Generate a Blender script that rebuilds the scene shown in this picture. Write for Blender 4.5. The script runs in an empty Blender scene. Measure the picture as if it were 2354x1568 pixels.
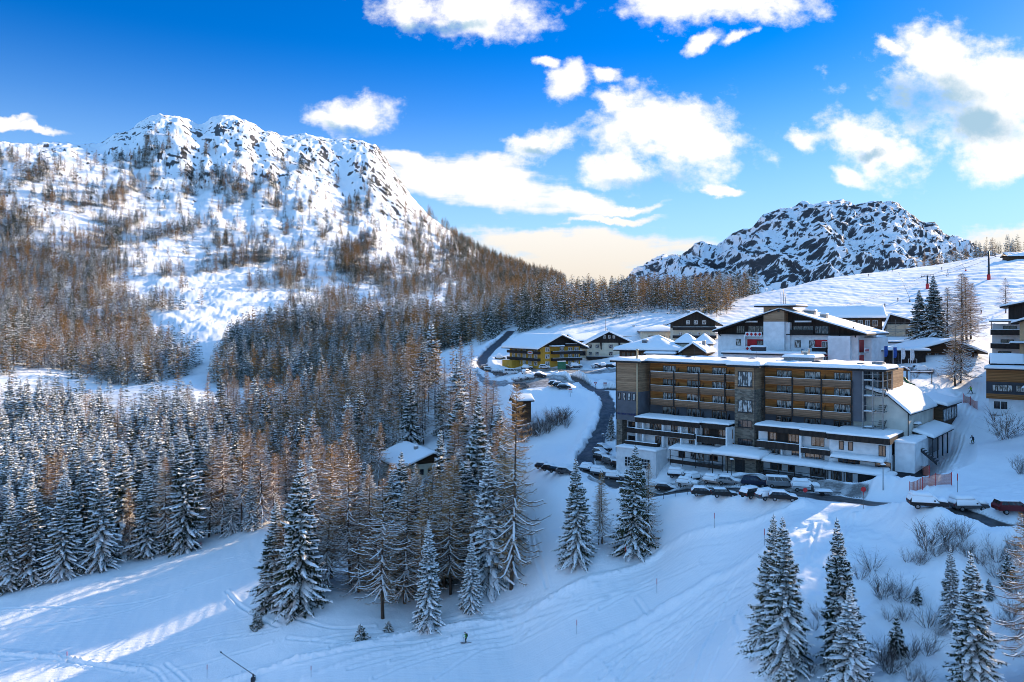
import bpy, math, random
import numpy as np
from mathutils import Vector, Matrix
S = bpy.context.scene
COL = S.collection
rnd = random.Random(7)
RAD = math.radians
# ---- the photograph's frame (2354 px wide) as a measuring tool -------------
CX, F, YH = 1177.0, 1681.0, 745.0
SUN_AZ, SUN_EL = RAD(53), RAD(20.5)

def px(u, v, Y):
    """the point seen at pixel u, v at depth Y"""
    return Vector(((u - CX) / F * Y, Y, -(v - YH) / F * Y))

# ---- camera ----------------------------------------------------------------
cam = bpy.data.cameras.new('camera')
cam.sensor_width = 36.0
cam.lens = 36.0 * F / 2354.0
cam.shift_y = -(784.0 - YH) / 2354.0
cam.clip_start = 1.0
cam.clip_end = 20000.0
camo = bpy.data.objects.new('camera', cam)
camo.rotation_euler = (RAD(90), 0, 0)
COL.objects.link(camo)
S.camera = camo
S.view_settings.view_transform = 'Standard'
S.view_settings.look = 'None'
S.view_settings.gamma = 1.0
S.view_settings.use_curve_mapping = False
S.view_settings.exposure = 0.0
S.cycles.use_denoising = True
S.cycles.max_bounces = 6
S.cycles.diffuse_bounces = 4
S.cycles.transparent_max_bounces = 8
S.render.film_transparent = False
S.cycles.pixel_filter_type = 'BLACKMAN_HARRIS'
S.cycles.filter_width = 0.95

# ---- tagging ----------------------------------------------------------------
def tag(o, label=None, cat=None, group=None, kind=None):
    if label: o['label'] = label
    if cat: o['category'] = cat
    if group: o['group'] = group
    if kind: o['kind'] = kind
    return o

def empty(name, loc, rz=0.0, label=None, cat=None, group=None):
    o = bpy.data.objects.new(name, None)
    o.empty_display_size = 0.5
    o.location = loc
    o.rotation_euler = (0, 0, rz)
    COL.objects.link(o)
    return tag(o, label, cat, group)

def children_map():
    m = {}
    for o in S.objects:
        if o.parent: m.setdefault(o.parent.name, []).append(o)
    return m

def copy_tree(o, kids, parent=None):
    c = o.copy()
    COL.objects.link(c)
    if parent: c.parent = parent
    for ch in kids.get(o.name, []):
        copy_tree(ch, kids, c)
    return c

# ---- numpy noise -------------------------------------------------------------
_perm = np.random.RandomState(3).permutation(256).astype(np.int64)
_perm = np.concatenate([_perm, _perm])
_ang = np.random.RandomState(4).rand(256) * 2 * np.pi
_gx, _gy = np.cos(_ang), np.sin(_ang)

def noise(x, y, seed=0):
    x = np.asarray(x, float) + seed * 17.31
    y = np.asarray(y, float) + seed * 9.77
    xi = np.floor(x).astype(np.int64); yi = np.floor(y).astype(np.int64)
    xf = x - xi; yf = y - yi
    u = xf * xf * xf * (xf * (xf * 6 - 15) + 10)
    v = yf * yf * yf * (yf * (yf * 6 - 15) + 10)
    def g(a, b, dx, dy):
        h = _perm[(_perm[a & 255] + b) & 511]
        return _gx[h] * dx + _gy[h] * dy
    n00 = g(xi, yi, xf, yf); n10 = g(xi + 1, yi, xf - 1, yf)
    n01 = g(xi, yi + 1, xf, yf - 1); n11 = g(xi + 1, yi + 1, xf - 1, yf - 1)
    a = n00 + u * (n10 - n00); b = n01 + u * (n11 - n01)
    return (a + v * (b - a)) * 1.5

def fbm(x, y, octv=4, seed=0, lac=2.03, gain=0.5):
    s = 0; a = 1.0; f = 1.0
    for k in range(octv):
        s = s + a * noise(x * f, y * f, seed + k * 5); f *= lac; a *= gain
    return s

def ridged(x, y, octv=4, seed=0, gain=0.5):
    s = 0; a = 1.0; f = 1.0
    for k in range(octv):
        s = s + a * (1 - 2 * np.abs(noise(x * f, y * f, seed + k * 7))); f *= 2.1; a *= gain
    return s

def smooth(a, b, x):
    t = np.clip((x - a) / (b - a), 0, 1)
    return t * t * (3 - 2 * t)

def polydist(x, y, pts):
    """distance of points to a polyline and the parameter (index) along it"""
    best = np.full(x.shape, 1e9); par = np.zeros(x.shape); side = np.zeros(x.shape)
    for i in range(len(pts) - 1):
        ax, ay = pts[i][:2]; bx, by = pts[i + 1][:2]
        dx, dy = bx - ax, by - ay; L2 = dx * dx + dy * dy + 1e-9
        t = np.clip(((x - ax) * dx + (y - ay) * dy) / L2, 0, 1)
        ex = x - ax - t * dx; ey = y - ay - t * dy
        d = np.hypot(ex, ey); m = d < best
        best = np.where(m, d, best); par = np.where(m, i + t, par)
        side = np.where(m, np.sign(dx * ey - dy * ex), side)
    return best, par, side

def inpoly(x, y, poly):
    c = np.zeros(np.shape(x), bool); n = len(poly)
    for i in range(n):
        x1, y1 = poly[i]; x2, y2 = poly[(i + 1) % n]
        if y1 == y2: continue
        c ^= ((y1 > y) != (y2 > y)) & (x < (x2 - x1) * (y - y1) / (y2 - y1) + x1)
    return c

# ---- materials ----------------------------------------------------------------
def newmat(name):
    m = bpy.data.materials.new(name); m.use_nodes = True
    nt = m.node_tree
    return m, nt, nt.nodes['Principled BSDF']

def lk(nt, a, b): nt.links.new(a, b)

def node(nt, t, **kw):
    n = nt.nodes.new(t)
    for k, v in kw.items(): setattr(n, k, v)
    return n

def mat(name, c, rough=0.7, var=0.25, scale=3.0, metal=0.0, stretch=(1, 1, 1), bump=0.0, c2=None, spec=0.3, obj=True):
    """plain weathered surface: colour broken up by noise"""
    m, nt, b = newmat(name)
    tc = node(nt, 'ShaderNodeTexCoord')
    mp = node(nt, 'ShaderNodeMapping'); mp.inputs['Scale'].default_value = stretch
    lk(nt, tc.outputs['Object'], mp.inputs['Vector'])
    nz = node(nt, 'ShaderNodeTexNoise'); nz.inputs['Scale'].default_value = scale
    nz.inputs['Detail'].default_value = 5
    lk(nt, mp.outputs['Vector'], nz.inputs['Vector'])
    r = node(nt, 'ShaderNodeValToRGB')
    lo = [x * (1 - var) for x in c]; hi = list(c2) if c2 else [min(1, x * (1 + var)) for x in c]
    r.color_ramp.elements[0].position = 0.36; r.color_ramp.elements[0].color = (*lo, 1)
    r.color_ramp.elements[1].position = 0.66; r.color_ramp.elements[1].color = (*hi, 1)
    lk(nt, nz.outputs['Fac'], r.inputs['Fac'])
    lk(nt, r.outputs['Color'], b.inputs['Base Color'])
    b.inputs['Roughness'].default_value = rough
    b.inputs['Metallic'].default_value = metal
    b.inputs['Specular IOR Level'].default_value = spec
    if bump:
        bp = node(nt, 'ShaderNodeBump'); bp.inputs['Strength'].default_value = bump
        bp.inputs['Distance'].default_value = 0.05
        lk(nt, nz.outputs['Fac'], bp.inputs['Height']); lk(nt, bp.outputs['Normal'], b.inputs['Normal'])
    return m

def mat_boards(name, c, c2, step=0.14, axis=2, rough=0.75, var=1.0):
    """timber cladding: narrow boards, each with its own tone, and dark gaps"""
    m, nt, b = newmat(name)
    tc = node(nt, 'ShaderNodeTexCoord')
    sp = node(nt, 'ShaderNodeSeparateXYZ'); lk(nt, tc.outputs['Object'], sp.inputs[0])
    d = node(nt, 'ShaderNodeMath', operation='DIVIDE'); d.inputs[1].default_value = step
    lk(nt, sp.outputs[axis], d.inputs[0])
    fl = node(nt, 'ShaderNodeMath', operation='FLOOR'); lk(nt, d.outputs[0], fl.inputs[0])
    fr = node(nt, 'ShaderNodeMath', operation='FRACT'); lk(nt, d.outputs[0], fr.inputs[0])
    gap = node(nt, 'ShaderNodeMath', operation='LESS_THAN'); gap.inputs[1].default_value = 0.17
    lk(nt, fr.outputs[0], gap.inputs[0])
    wn = node(nt, 'ShaderNodeTexWhiteNoise', noise_dimensions='1D'); lk(nt, fl.outputs[0], wn.inputs['W'])
    nz = node(nt, 'ShaderNodeTexNoise'); nz.inputs['Scale'].default_value = 1.2; nz.inputs['Detail'].default_value = 6
    mp = node(nt, 'ShaderNodeMapping')
    mp.inputs['Scale'].default_value = (0.5, 0.5, 6) if axis == 2 else (6, 6, 0.5)
    lk(nt, tc.outputs['Object'], mp.inputs[0]); lk(nt, mp.outputs[0], nz.inputs['Vector'])
    a = node(nt, 'ShaderNodeMath', operation='MULTIPLY_ADD'); a.inputs[1].default_value = 0.45
    lk(nt, wn.outputs['Value'], a.inputs[0]); lk(nt, nz.outputs['Fac'], a.inputs[2])
    r = node(nt, 'ShaderNodeValToRGB')
    r.color_ramp.elements[0].position = 0.42; r.color_ramp.elements[0].color = (*c, 1)
    r.color_ramp.elements[1].position = 1.0; r.color_ramp.elements[1].color = (*c2, 1)
    lk(nt, a.outputs[0], r.inputs['Fac'])
    mx = node(nt, 'ShaderNodeMix', data_type='RGBA')
    lk(nt, gap.outputs[0], mx.inputs['Factor']); lk(nt, r.outputs['Color'], mx.inputs[6])
    mx.inputs[7].default_value = (c[0] * .3, c[1] * .3, c[2] * .3, 1)
    lk(nt, mx.outputs[2], b.inputs['Base Color'])
    b.inputs['Roughness'].default_value = rough
    b.inputs['Specular IOR Level'].default_value = 0.25
    return m

def mat_snow(name, c=(0.80, 0.815, 0.83), bump=0.35, scales=(1.3, 9.0), rough=0.75, dist=0.06, obj=True):
    m, nt, b = newmat(name)
    tc = node(nt, 'ShaderNodeTexCoord')
    n1 = node(nt, 'ShaderNodeTexNoise'); n1.inputs['Scale'].default_value = scales[0]; n1.inputs['Detail'].default_value = 4
    n2 = node(nt, 'ShaderNodeTexNoise'); n2.inputs['Scale'].default_value = scales[1]; n2.inputs['Detail'].default_value = 3
    lk(nt, tc.outputs['Object'], n1.inputs['Vector']); lk(nt, tc.outputs['Object'], n2.inputs['Vector'])
    ad = node(nt, 'ShaderNodeMath', operation='MULTIPLY_ADD'); ad.inputs[1].default_value = 0.25
    lk(nt, n2.outputs['Fac'], ad.inputs[0]); lk(nt, n1.outputs['Fac'], ad.inputs[2])
    bp = node(nt, 'ShaderNodeBump'); bp.inputs['Strength'].default_value = bump; bp.inputs['Distance'].default_value = dist
    lk(nt, ad.outputs[0], bp.inputs['Height']); lk(nt, bp.outputs['Normal'], b.inputs['Normal'])
    b.inputs['Base Color'].default_value = (*c, 1)
    b.inputs['Roughness'].default_value = rough
    b.inputs['Specular IOR Level'].default_value = 0.2
    return m

# ---- mesh builder ----------------------------------------------------------------
def link_mesh(name, me, mats, parent=None):
    for m in mats: me.materials.append(m)
    o = bpy.data.objects.new(name, me)
    COL.objects.link(o)
    if parent: o.parent = parent
    return o

def mesh_np(name, V, Fc, mi=None, smooth_shade=False, n=3):
    """mesh from arrays: Fc is (k, n)"""
    me = bpy.data.meshes.new(name)
    V = np.ascontiguousarray(V, np.float32); Fc = np.ascontiguousarray(Fc, np.int32)
    me.vertices.add(len(V)); me.vertices.foreach_set('co', V.ravel())
    me.loops.add(Fc.size); me.loops.foreach_set('vertex_index', Fc.ravel())
    me.polygons.add(len(Fc)); me.polygons.foreach_set('loop_start', np.arange(0, Fc.size, n, dtype=np.int32))
    if mi is not None: me.polygons.foreach_set('material_index', np.ascontiguousarray(mi, np.int32))
    me.polygons.foreach_set('use_smooth', np.full(len(Fc), smooth_shade))
    me.update(calc_edges=True)
    return me

class MB:
    def __init__(s): s.v = []; s.f = []; s.m = []; s.sm = []
    def face(s, pts, m=0, sm=False):
        i = len(s.v); s.v += [tuple(p) for p in pts]; s.f.append(list(range(i, i + len(pts)))); s.m.append(m); s.sm.append(sm)
    def box(s, x0, x1, y0, y1, z0, z1, m=0, top=None):
        i = len(s.v)
        s.v += [(x0, y0, z0), (x1, y0, z0), (x1, y1, z0), (x0, y1, z0), (x0, y0, z1), (x1, y0, z1), (x1, y1, z1), (x0, y1, z1)]
        for q in ((0, 3, 2, 1), (4, 5, 6, 7), (0, 1, 5, 4), (1, 2, 6, 5), (2, 3, 7, 6), (3, 0, 4, 7)):
            s.f.append([i + k for k in q]); s.m.append(m); s.sm.append(False)
        return s
    def hexa(s, p, m=0):
        """8 corners, bottom ring then top ring"""
        i = len(s.v); s.v += [tuple(q) for q in p]
        for q in ((0, 3, 2, 1), (4, 5, 6, 7), (0, 1, 5, 4), (1, 2, 6, 5), (2, 3, 7, 6), (3, 0, 4, 7)):
            s.f.append([i + k for k in q]); s.m.append(m); s.sm.append(False)
        return s
    def prism(s, pts, d, m=0):
        """polygon pts extruded along vector d"""
        i = len(s.v); n = len(pts); d = Vector(d)
        s.v += [tuple(p) for p in pts] + [tuple(Vector(p) + d) for p in pts]
        s.f.append(list(range(i + n - 1, i - 1, -1))); s.f.append(list(range(i + n, i + 2 * n)))
        s.m += [m, m]; s.sm += [False, False]
        for k in range(n):
            a, b = k, (k + 1) % n
            s.f.append([i + a, i + b, i + n + b, i + n + a]); s.m.append(m); s.sm.append(False)
        return s
    def tube(s, pts, r, n=6, m=0, cap=True):
        pts = [Vector(p) for p in pts]; rr = r if isinstance(r, (list, tuple)) else [r] * len(pts)
        i = len(s.v)
        for k, p in enumerate(pts):
            t = (pts[min(k + 1, len(pts) - 1)] - pts[max(k - 1, 0)]).normalized()
            a = t.cross(Vector((0, 0, 1)) if abs(t.z) < .95 else Vector((1, 0, 0))).normalized(); b = t.cross(a)
            for j in range(n):
                q = 2 * math.pi * j / n
                s.v.append(tuple(p + (a * math.cos(q) + b * math.sin(q)) * rr[k]))
        for k in range(len(pts) - 1):
            for j in range(n):
                j2 = (j + 1) % n
                s.f.append([i + k * n + j, i + k * n + j2, i + (k + 1) * n + j2, i + (k + 1) * n + j]); s.m.append(m); s.sm.append(True)
        if cap:
            s.f.append([i + j for j in range(n)][::-1]); s.f.append([i + (len(pts) - 1) * n + j for j in range(n)])
            s.m += [m, m]; s.sm += [False, False]
        return s
    def pad(s, c00, c10, c11, c01, th, nx=10, ny=4, m=0, seed=0, rough=0.35, sag=0.0, edge=0.18, under=0.02):
        """snow lying on a four cornered patch: rounded lumpy top, closed below"""
        c00, c10, c11, c01 = [np.array(c, float) for c in (c00, c10, c11, c01)]
        uu = np.linspace(0, 1, nx + 1); vv = np.linspace(0, 1, ny + 1)
        # crowd the first and last rows at the border so that the edge is round
        def crowd(a, L):
            e = min(0.3, edge * 2 / max(L, .1)); b = a.copy(); n = len(a)
            if n > 3: b[1] = e * .5; b[-2] = 1 - e * .5; b[2:-2] = np.linspace(e * 1.4, 1 - e * 1.4, n - 4) if n > 4 else 0.5
            return b
        uu = crowd(uu, np.linalg.norm(c10 - c00)); vv = crowd(vv, np.linalg.norm(c01 - c00))
        U, Vv = np.meshgrid(uu, vv, indexing='ij')
        P = (c00 * ((1 - U) * (1 - Vv))[..., None] + c10 * (U * (1 - Vv))[..., None] + c11 * (U * Vv)[..., None] + c01 * ((1 - U) * Vv)[..., None])
        n = noise(P[..., 0] * .45, P[..., 1] * .45, seed) * .6 + noise(P[..., 0] * 1.3, P[..., 1] * 1.3, seed + 3) * .4
        inner = np.minimum(np.minimum(np.arange(nx + 1), nx - np.arange(nx + 1))[:, None], np.minimum(np.arange(ny + 1), ny - np.arange(ny + 1))[None, :])
        prof = np.where(inner == 0, .42, np.where(inner == 1, .86, 1.0))
        T = P.copy(); T[..., 2] += th * prof * (1 + rough * n) - np.where(inner == 0, sag * (1 + n), 0)
        wob = (inner == 0)[..., None] * (np.stack([noise(P[..., 0] * .8, P[..., 1] * .8, seed + 9), noise(P[..., 0] * .8 + 5, P[..., 1] * .8, seed + 8), 0 * n], -1)) * .1
        T += wob; B = P + wob * .5; B[..., 2] -= under
        i = len(s.v); N = (nx + 1) * (ny + 1)
        s.v += [tuple(p) for p in T.reshape(-1, 3)]
        idx = lambda a, b: i + a * (ny + 1) + b
        for a in range(nx):
            for b in range(ny):
                s.f.append([idx(a, b), idx(a + 1, b), idx(a + 1, b + 1), idx(a, b + 1)]); s.m.append(m); s.sm.append(True)
        ring = [(a, 0) for a in range(nx)] + [(nx, b) for b in range(ny)] + [(a, ny) for a in range(nx, 0, -1)] + [(0, b) for b in range(ny, 0, -1)]
        j = len(s.v); s.v += [tuple(B[a, b]) for a, b in ring]; R = len(ring)
        for k in range(R):
            k2 = (k + 1) % R
            s.f.append([idx(*ring[k2]), idx(*ring[k]), j + k, j + k2]); s.m.append(m); s.sm.append(True)
        s.f.append([j + k for k in range(R)][::-1]); s.m.append(m); s.sm.append(False)
        return s
    def build(s, name, mats, parent=None, bevel=0.0):
        me = bpy.data.meshes.new(name)
        me.from_pydata(s.v, [], s.f)
        me.polygons.foreach_set('material_index', s.m)
        me.polygons.foreach_set('use_smooth', s.sm)
        me.update()
        o = link_mesh(name, me, mats if isinstance(mats, (list, tuple)) else [mats], parent)
        if bevel:
            bv = o.modifiers.new('bevel', 'BEVEL'); bv.width = bevel; bv.segments = 2; bv.limit_method = 'ANGLE'
        return o
SKY_SAT, SKY_VAL, SKY_HUE = 1.45, 0.72, 0.515
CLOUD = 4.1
S.view_settings.exposure = 0.92
# ---- sun and sky -----------------------------------------------------------
sd = bpy.data.lights.new('sun', 'SUN'); sd.energy = 5.0; sd.angle = RAD(0.5); sd.color = (1.0, 0.78, 0.54)
so = bpy.data.objects.new('sun', sd); COL.objects.link(so)
SDIR = Vector((math.sin(SUN_AZ) * math.cos(SUN_EL), math.cos(SUN_AZ) * math.cos(SUN_EL), math.sin(SUN_EL)))
so.rotation_euler = SDIR.to_track_quat('Z', 'Y').to_euler()

w = bpy.data.worlds.new('World'); S.world = w; w.use_nodes = True
nt = w.node_tree; bg = nt.nodes['Background']
sky = node(nt, 'ShaderNodeTexSky', sky_type='NISHITA', sun_disc=False)
sky.sun_elevation = SUN_EL; sky.sun_rotation = SUN_AZ
sky.altitude = 1500; sky.air_density = 1.0; sky.dust_density = 0.3; sky.ozone_density = 3.0
hs = node(nt, 'ShaderNodeHueSaturation'); hs.inputs['Saturation'].default_value = SKY_SAT; hs.inputs['Value'].default_value = SKY_VAL
hs.inputs['Hue'].default_value = SKY_HUE
lk(nt, sky.outputs[0], hs.inputs['Color'])
tc = node(nt, 'ShaderNodeTexCoord')
sp = node(nt, 'ShaderNodeSeparateXYZ'); lk(nt, tc.outputs['Generated'], sp.inputs[0])
def M(op, a, b=None, c=None):
    n = node(nt, 'ShaderNodeMath', operation=op)
    for k, x in enumerate((a, b, c)):
        if x is None: continue
        if isinstance(x, (int, float)): n.inputs[k].default_value = x
        else: lk(nt, x, n.inputs[k])
    return n.outputs[0]
# gnomonic sky coordinates about the north: a = x/y, b = z/y
yy = M('MAXIMUM', sp.outputs[1], 0.05)
av = M('DIVIDE', sp.outputs[0], yy); bv = M('DIVIDE', sp.outputs[2], yy)
cv = node(nt, 'ShaderNodeCombineXYZ'); lk(nt, av, cv.inputs[0]); lk(nt, bv, cv.inputs[1])
n1 = node(nt, 'ShaderNodeTexNoise'); n1.inputs['Scale'].default_value = 13; n1.inputs['Detail'].default_value = 9; n1.inputs['Roughness'].default_value = .58
n2 = node(nt, 'ShaderNodeTexNoise'); n2.inputs['Scale'].default_value = 38; n2.inputs['Detail'].default_value = 8; n2.inputs['Roughness'].default_value = .6
mpn = node(nt, 'ShaderNodeMapping'); mpn.inputs['Scale'].default_value = (1, 1.25, 1)
lk(nt, cv.outputs[0], mpn.inputs[0]); lk(nt, mpn.outputs[0], n1.inputs['Vector']); lk(nt, mpn.outputs[0], n2.inputs['Vector'])
# stretched noise for the layered clouds low in the gap
n3 = node(nt, 'ShaderNodeTexNoise'); n3.inputs['Scale'].default_value = 5; n3.inputs['Detail'].default_value = 8; n3.inputs['Roughness'].default_value = .6
mp3 = node(nt, 'ShaderNodeMapping'); mp3.inputs['Scale'].default_value = (1, 6, 1); mp3.inputs['Rotation'].default_value = (0, 0, .1)
lk(nt, cv.outputs[0], mp3.inputs[0]); lk(nt, mp3.outputs[0], n3.inputs['Vector'])
wz = node(nt, 'ShaderNodeTexNoise'); wz.inputs['Scale'].default_value = 11; wz.inputs['Detail'].default_value = 6; wz.inputs['Roughness'].default_value = .6
lk(nt, cv.outputs[0], wz.inputs['Vector'])
ws = node(nt, 'ShaderNodeVectorMath', operation='MULTIPLY_ADD'); lk(nt, wz.outputs['Color'], ws.inputs[0]); ws.inputs[1].default_value = (.07, .06, 0); ws.inputs[2].default_value = (-.035, -.03, 0)
wa = node(nt, 'ShaderNodeVectorMath', operation='ADD'); lk(nt, ws.outputs[0], wa.inputs[0]); lk(nt, cv.outputs[0], wa.inputs[1])
def field(lst):
    out = None
    for (u, v, rx, ry, *rot) in lst:
        mp = node(nt, 'ShaderNodeMapping', vector_type='TEXTURE')
        mp.inputs['Location'].default_value = ((u - CX) / F, -(v - YH) / F, 0)
        mp.inputs['Rotation'].default_value = (0, 0, RAD(rot[0]) if rot else 0)
        mp.inputs['Scale'].default_value = (rx / F, ry / F, 1)
        lk(nt, wa.outputs[0], mp.inputs[0])
        ln = node(nt, 'ShaderNodeVectorMath', operation='LENGTH'); lk(nt, mp.outputs[0], ln.inputs[0])
        f = M('SUBTRACT', 1.0, ln.outputs['Value'])
        f = M('MAXIMUM', f, -1.5)
        out = f if out is None else M('SMOOTH_MAX', out, f, 0.25)
    return out
cum = field([(1080, 20, 215, 85, -5), (950, 5, 110, 60), (1580, -5, 230, 70), (1740, 0, 150, 65), (1620, 95, 75, 24, 24), (1710, 78, 60, 18, 24),
             (1305, 190, 70, 50, 40), (1395, 160, 52, 20, -14), (1250, 150, 30, 16), (1240, 328, 92, 46, 15), (1190, 322, 55, 25, -10),
             (1540, 315, 215, 125, -12), (1440, 378, 115, 58), (1415, 228, 62, 30, -35), (1620, 340, 110, 60),
             (2230, 190, 260, 140, -5), (2290, 270, 190, 140), (2020, 345, 170, 75, -18), (1850, 320, 55, 36, -25), (2320, 360, 90, 70), (2140, 130, 130, 60, 20), (1950, 400, 60, 28, -20),
             (815, 262, 130, 52, 12), (750, 282, 80, 34), (2050, 110, 55, 20, -30)])
lay = field([(1090, 415, 330, 70, -10), (960, 370, 160, 34, -14), (1320, 455, 120, 40, -10), (1330, 570, 420, 58, -1), (1300, 630, 380, 60), (1420, 482, 140, 17, 5), (1400, 505, 160, 14),
             (1660, 450, 58, 16), (2330, 555, 230, 52, 4), (70, 297, 130, 16, -6), (-20, 275, 110, 15, -4)])
d1 = M('ADD', M('MULTIPLY', cum, 1.5), M('MULTIPLY', M('SUBTRACT', n1.outputs['Fac'], .5), 3.0))
d1 = M('ADD', d1, M('MULTIPLY', M('SUBTRACT', n2.outputs['Fac'], .5), 1.5))
mr = node(nt, 'ShaderNodeMapRange', interpolation_type='SMOOTHSTEP'); mr.inputs['From Min'].default_value = -.05; mr.inputs['From Max'].default_value = 1.05
lk(nt, d1, mr.inputs['Value'])
d2 = M('ADD', lay, M('MULTIPLY', M('SUBTRACT', n3.outputs['Fac'], .5), 1.4))
d2 = M('ADD', d2, M('MULTIPLY', M('SUBTRACT', n2.outputs['Fac'], .5), .35))
mr2 = node(nt, 'ShaderNodeMapRange', interpolation_type='SMOOTHSTEP'); mr2.inputs['From Min'].default_value = .05; mr2.inputs['From Max'].default_value = .5
mr2.inputs['To Max'].default_value = .93
lk(nt, d2, mr2.inputs['Value'])
fwd = M('GREATER_THAN', sp.outputs[1], 0.1)
c1 = M('MULTIPLY', mr.outputs[0], fwd); c2 = M('MULTIPLY', mr2.outputs[0], fwd)
# body shade of the thick cumulus: a blue grey belly where the cloud is deep
bel = field([(2125, 228, 190, 80, -6), (2250, 285, 150, 60, -6), (1500, 415, 130, 34), (1240, 345, 60, 20), (800, 292, 90, 20), (1000, 60, 140, 22), (2000, 350, 60, 22)])
dn = M('ADD', bel, M('MULTIPLY', M('SUBTRACT', n1.outputs['Fac'], .5), 1.6))
mr3 = node(nt, 'ShaderNodeMapRange', interpolation_type='SMOOTHSTEP'); mr3.inputs['From Min'].default_value = .1; mr3.inputs['From Max'].default_value = .8
lk(nt, dn, mr3.inputs['Value'])
ccol = node(nt, 'ShaderNodeMix', data_type='RGBA'); lk(nt, mr3.outputs[0], ccol.inputs['Factor'])
ccol.inputs[6].default_value = (CLOUD * 1.0, CLOUD * .985, CLOUD * .97, 1)
ccol.inputs[7].default_value = (CLOUD * .36, CLOUD * .54, CLOUD * .68, 1)
# pale low band of air, carried right round the horizon to lift the shade
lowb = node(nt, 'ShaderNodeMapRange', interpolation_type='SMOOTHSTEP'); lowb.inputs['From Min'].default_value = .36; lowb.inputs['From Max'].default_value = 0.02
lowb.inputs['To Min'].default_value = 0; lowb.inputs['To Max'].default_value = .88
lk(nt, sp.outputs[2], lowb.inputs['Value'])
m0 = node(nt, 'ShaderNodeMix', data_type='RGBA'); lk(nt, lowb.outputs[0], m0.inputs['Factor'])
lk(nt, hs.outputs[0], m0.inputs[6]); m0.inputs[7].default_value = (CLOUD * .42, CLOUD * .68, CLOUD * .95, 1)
m1 = node(nt, 'ShaderNodeMix', data_type='RGBA'); lk(nt, c2, m1.inputs['Factor']); lk(nt, m0.outputs[2], m1.inputs[6])
lcol = node(nt, 'ShaderNodeMix', data_type='RGBA')
lm = node(nt, 'ShaderNodeMapRange'); lm.inputs['From Min'].default_value = .06; lm.inputs['From Max'].default_value = .17
lk(nt, bv, lm.inputs['Value']); lk(nt, lm.outputs[0], lcol.inputs['Factor'])
lcol.inputs[6].default_value = (CLOUD * .82, CLOUD * .72, CLOUD * .60, 1); lcol.inputs[7].default_value = (CLOUD * .97, CLOUD * .94, CLOUD * .88, 1)
lk(nt, lcol.outputs[2], m1.inputs[7])
m2 = node(nt, 'ShaderNodeMix', data_type='RGBA'); lk(nt, c1, m2.inputs['Factor']); lk(nt, m1.outputs[2], m2.inputs[6]); lk(nt, ccol.outputs[2], m2.inputs[7])
# added blue cloud on the unseen rest of the dome, to lift the shade
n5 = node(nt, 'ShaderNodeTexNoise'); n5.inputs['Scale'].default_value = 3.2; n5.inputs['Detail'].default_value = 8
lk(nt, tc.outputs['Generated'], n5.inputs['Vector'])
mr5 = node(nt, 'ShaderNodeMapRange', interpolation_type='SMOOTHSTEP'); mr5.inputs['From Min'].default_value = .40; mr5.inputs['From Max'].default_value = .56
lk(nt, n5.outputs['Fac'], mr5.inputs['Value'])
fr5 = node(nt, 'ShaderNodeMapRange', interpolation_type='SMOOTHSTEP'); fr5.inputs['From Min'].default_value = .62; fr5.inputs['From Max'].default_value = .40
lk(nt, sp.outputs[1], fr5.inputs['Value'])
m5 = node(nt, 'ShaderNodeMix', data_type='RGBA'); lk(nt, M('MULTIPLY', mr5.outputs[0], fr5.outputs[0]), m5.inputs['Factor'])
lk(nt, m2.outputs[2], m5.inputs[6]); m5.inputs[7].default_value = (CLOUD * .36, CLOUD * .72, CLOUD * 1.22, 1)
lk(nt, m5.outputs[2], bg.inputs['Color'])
bg.inputs['Strength'].default_value = 0.15
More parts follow.
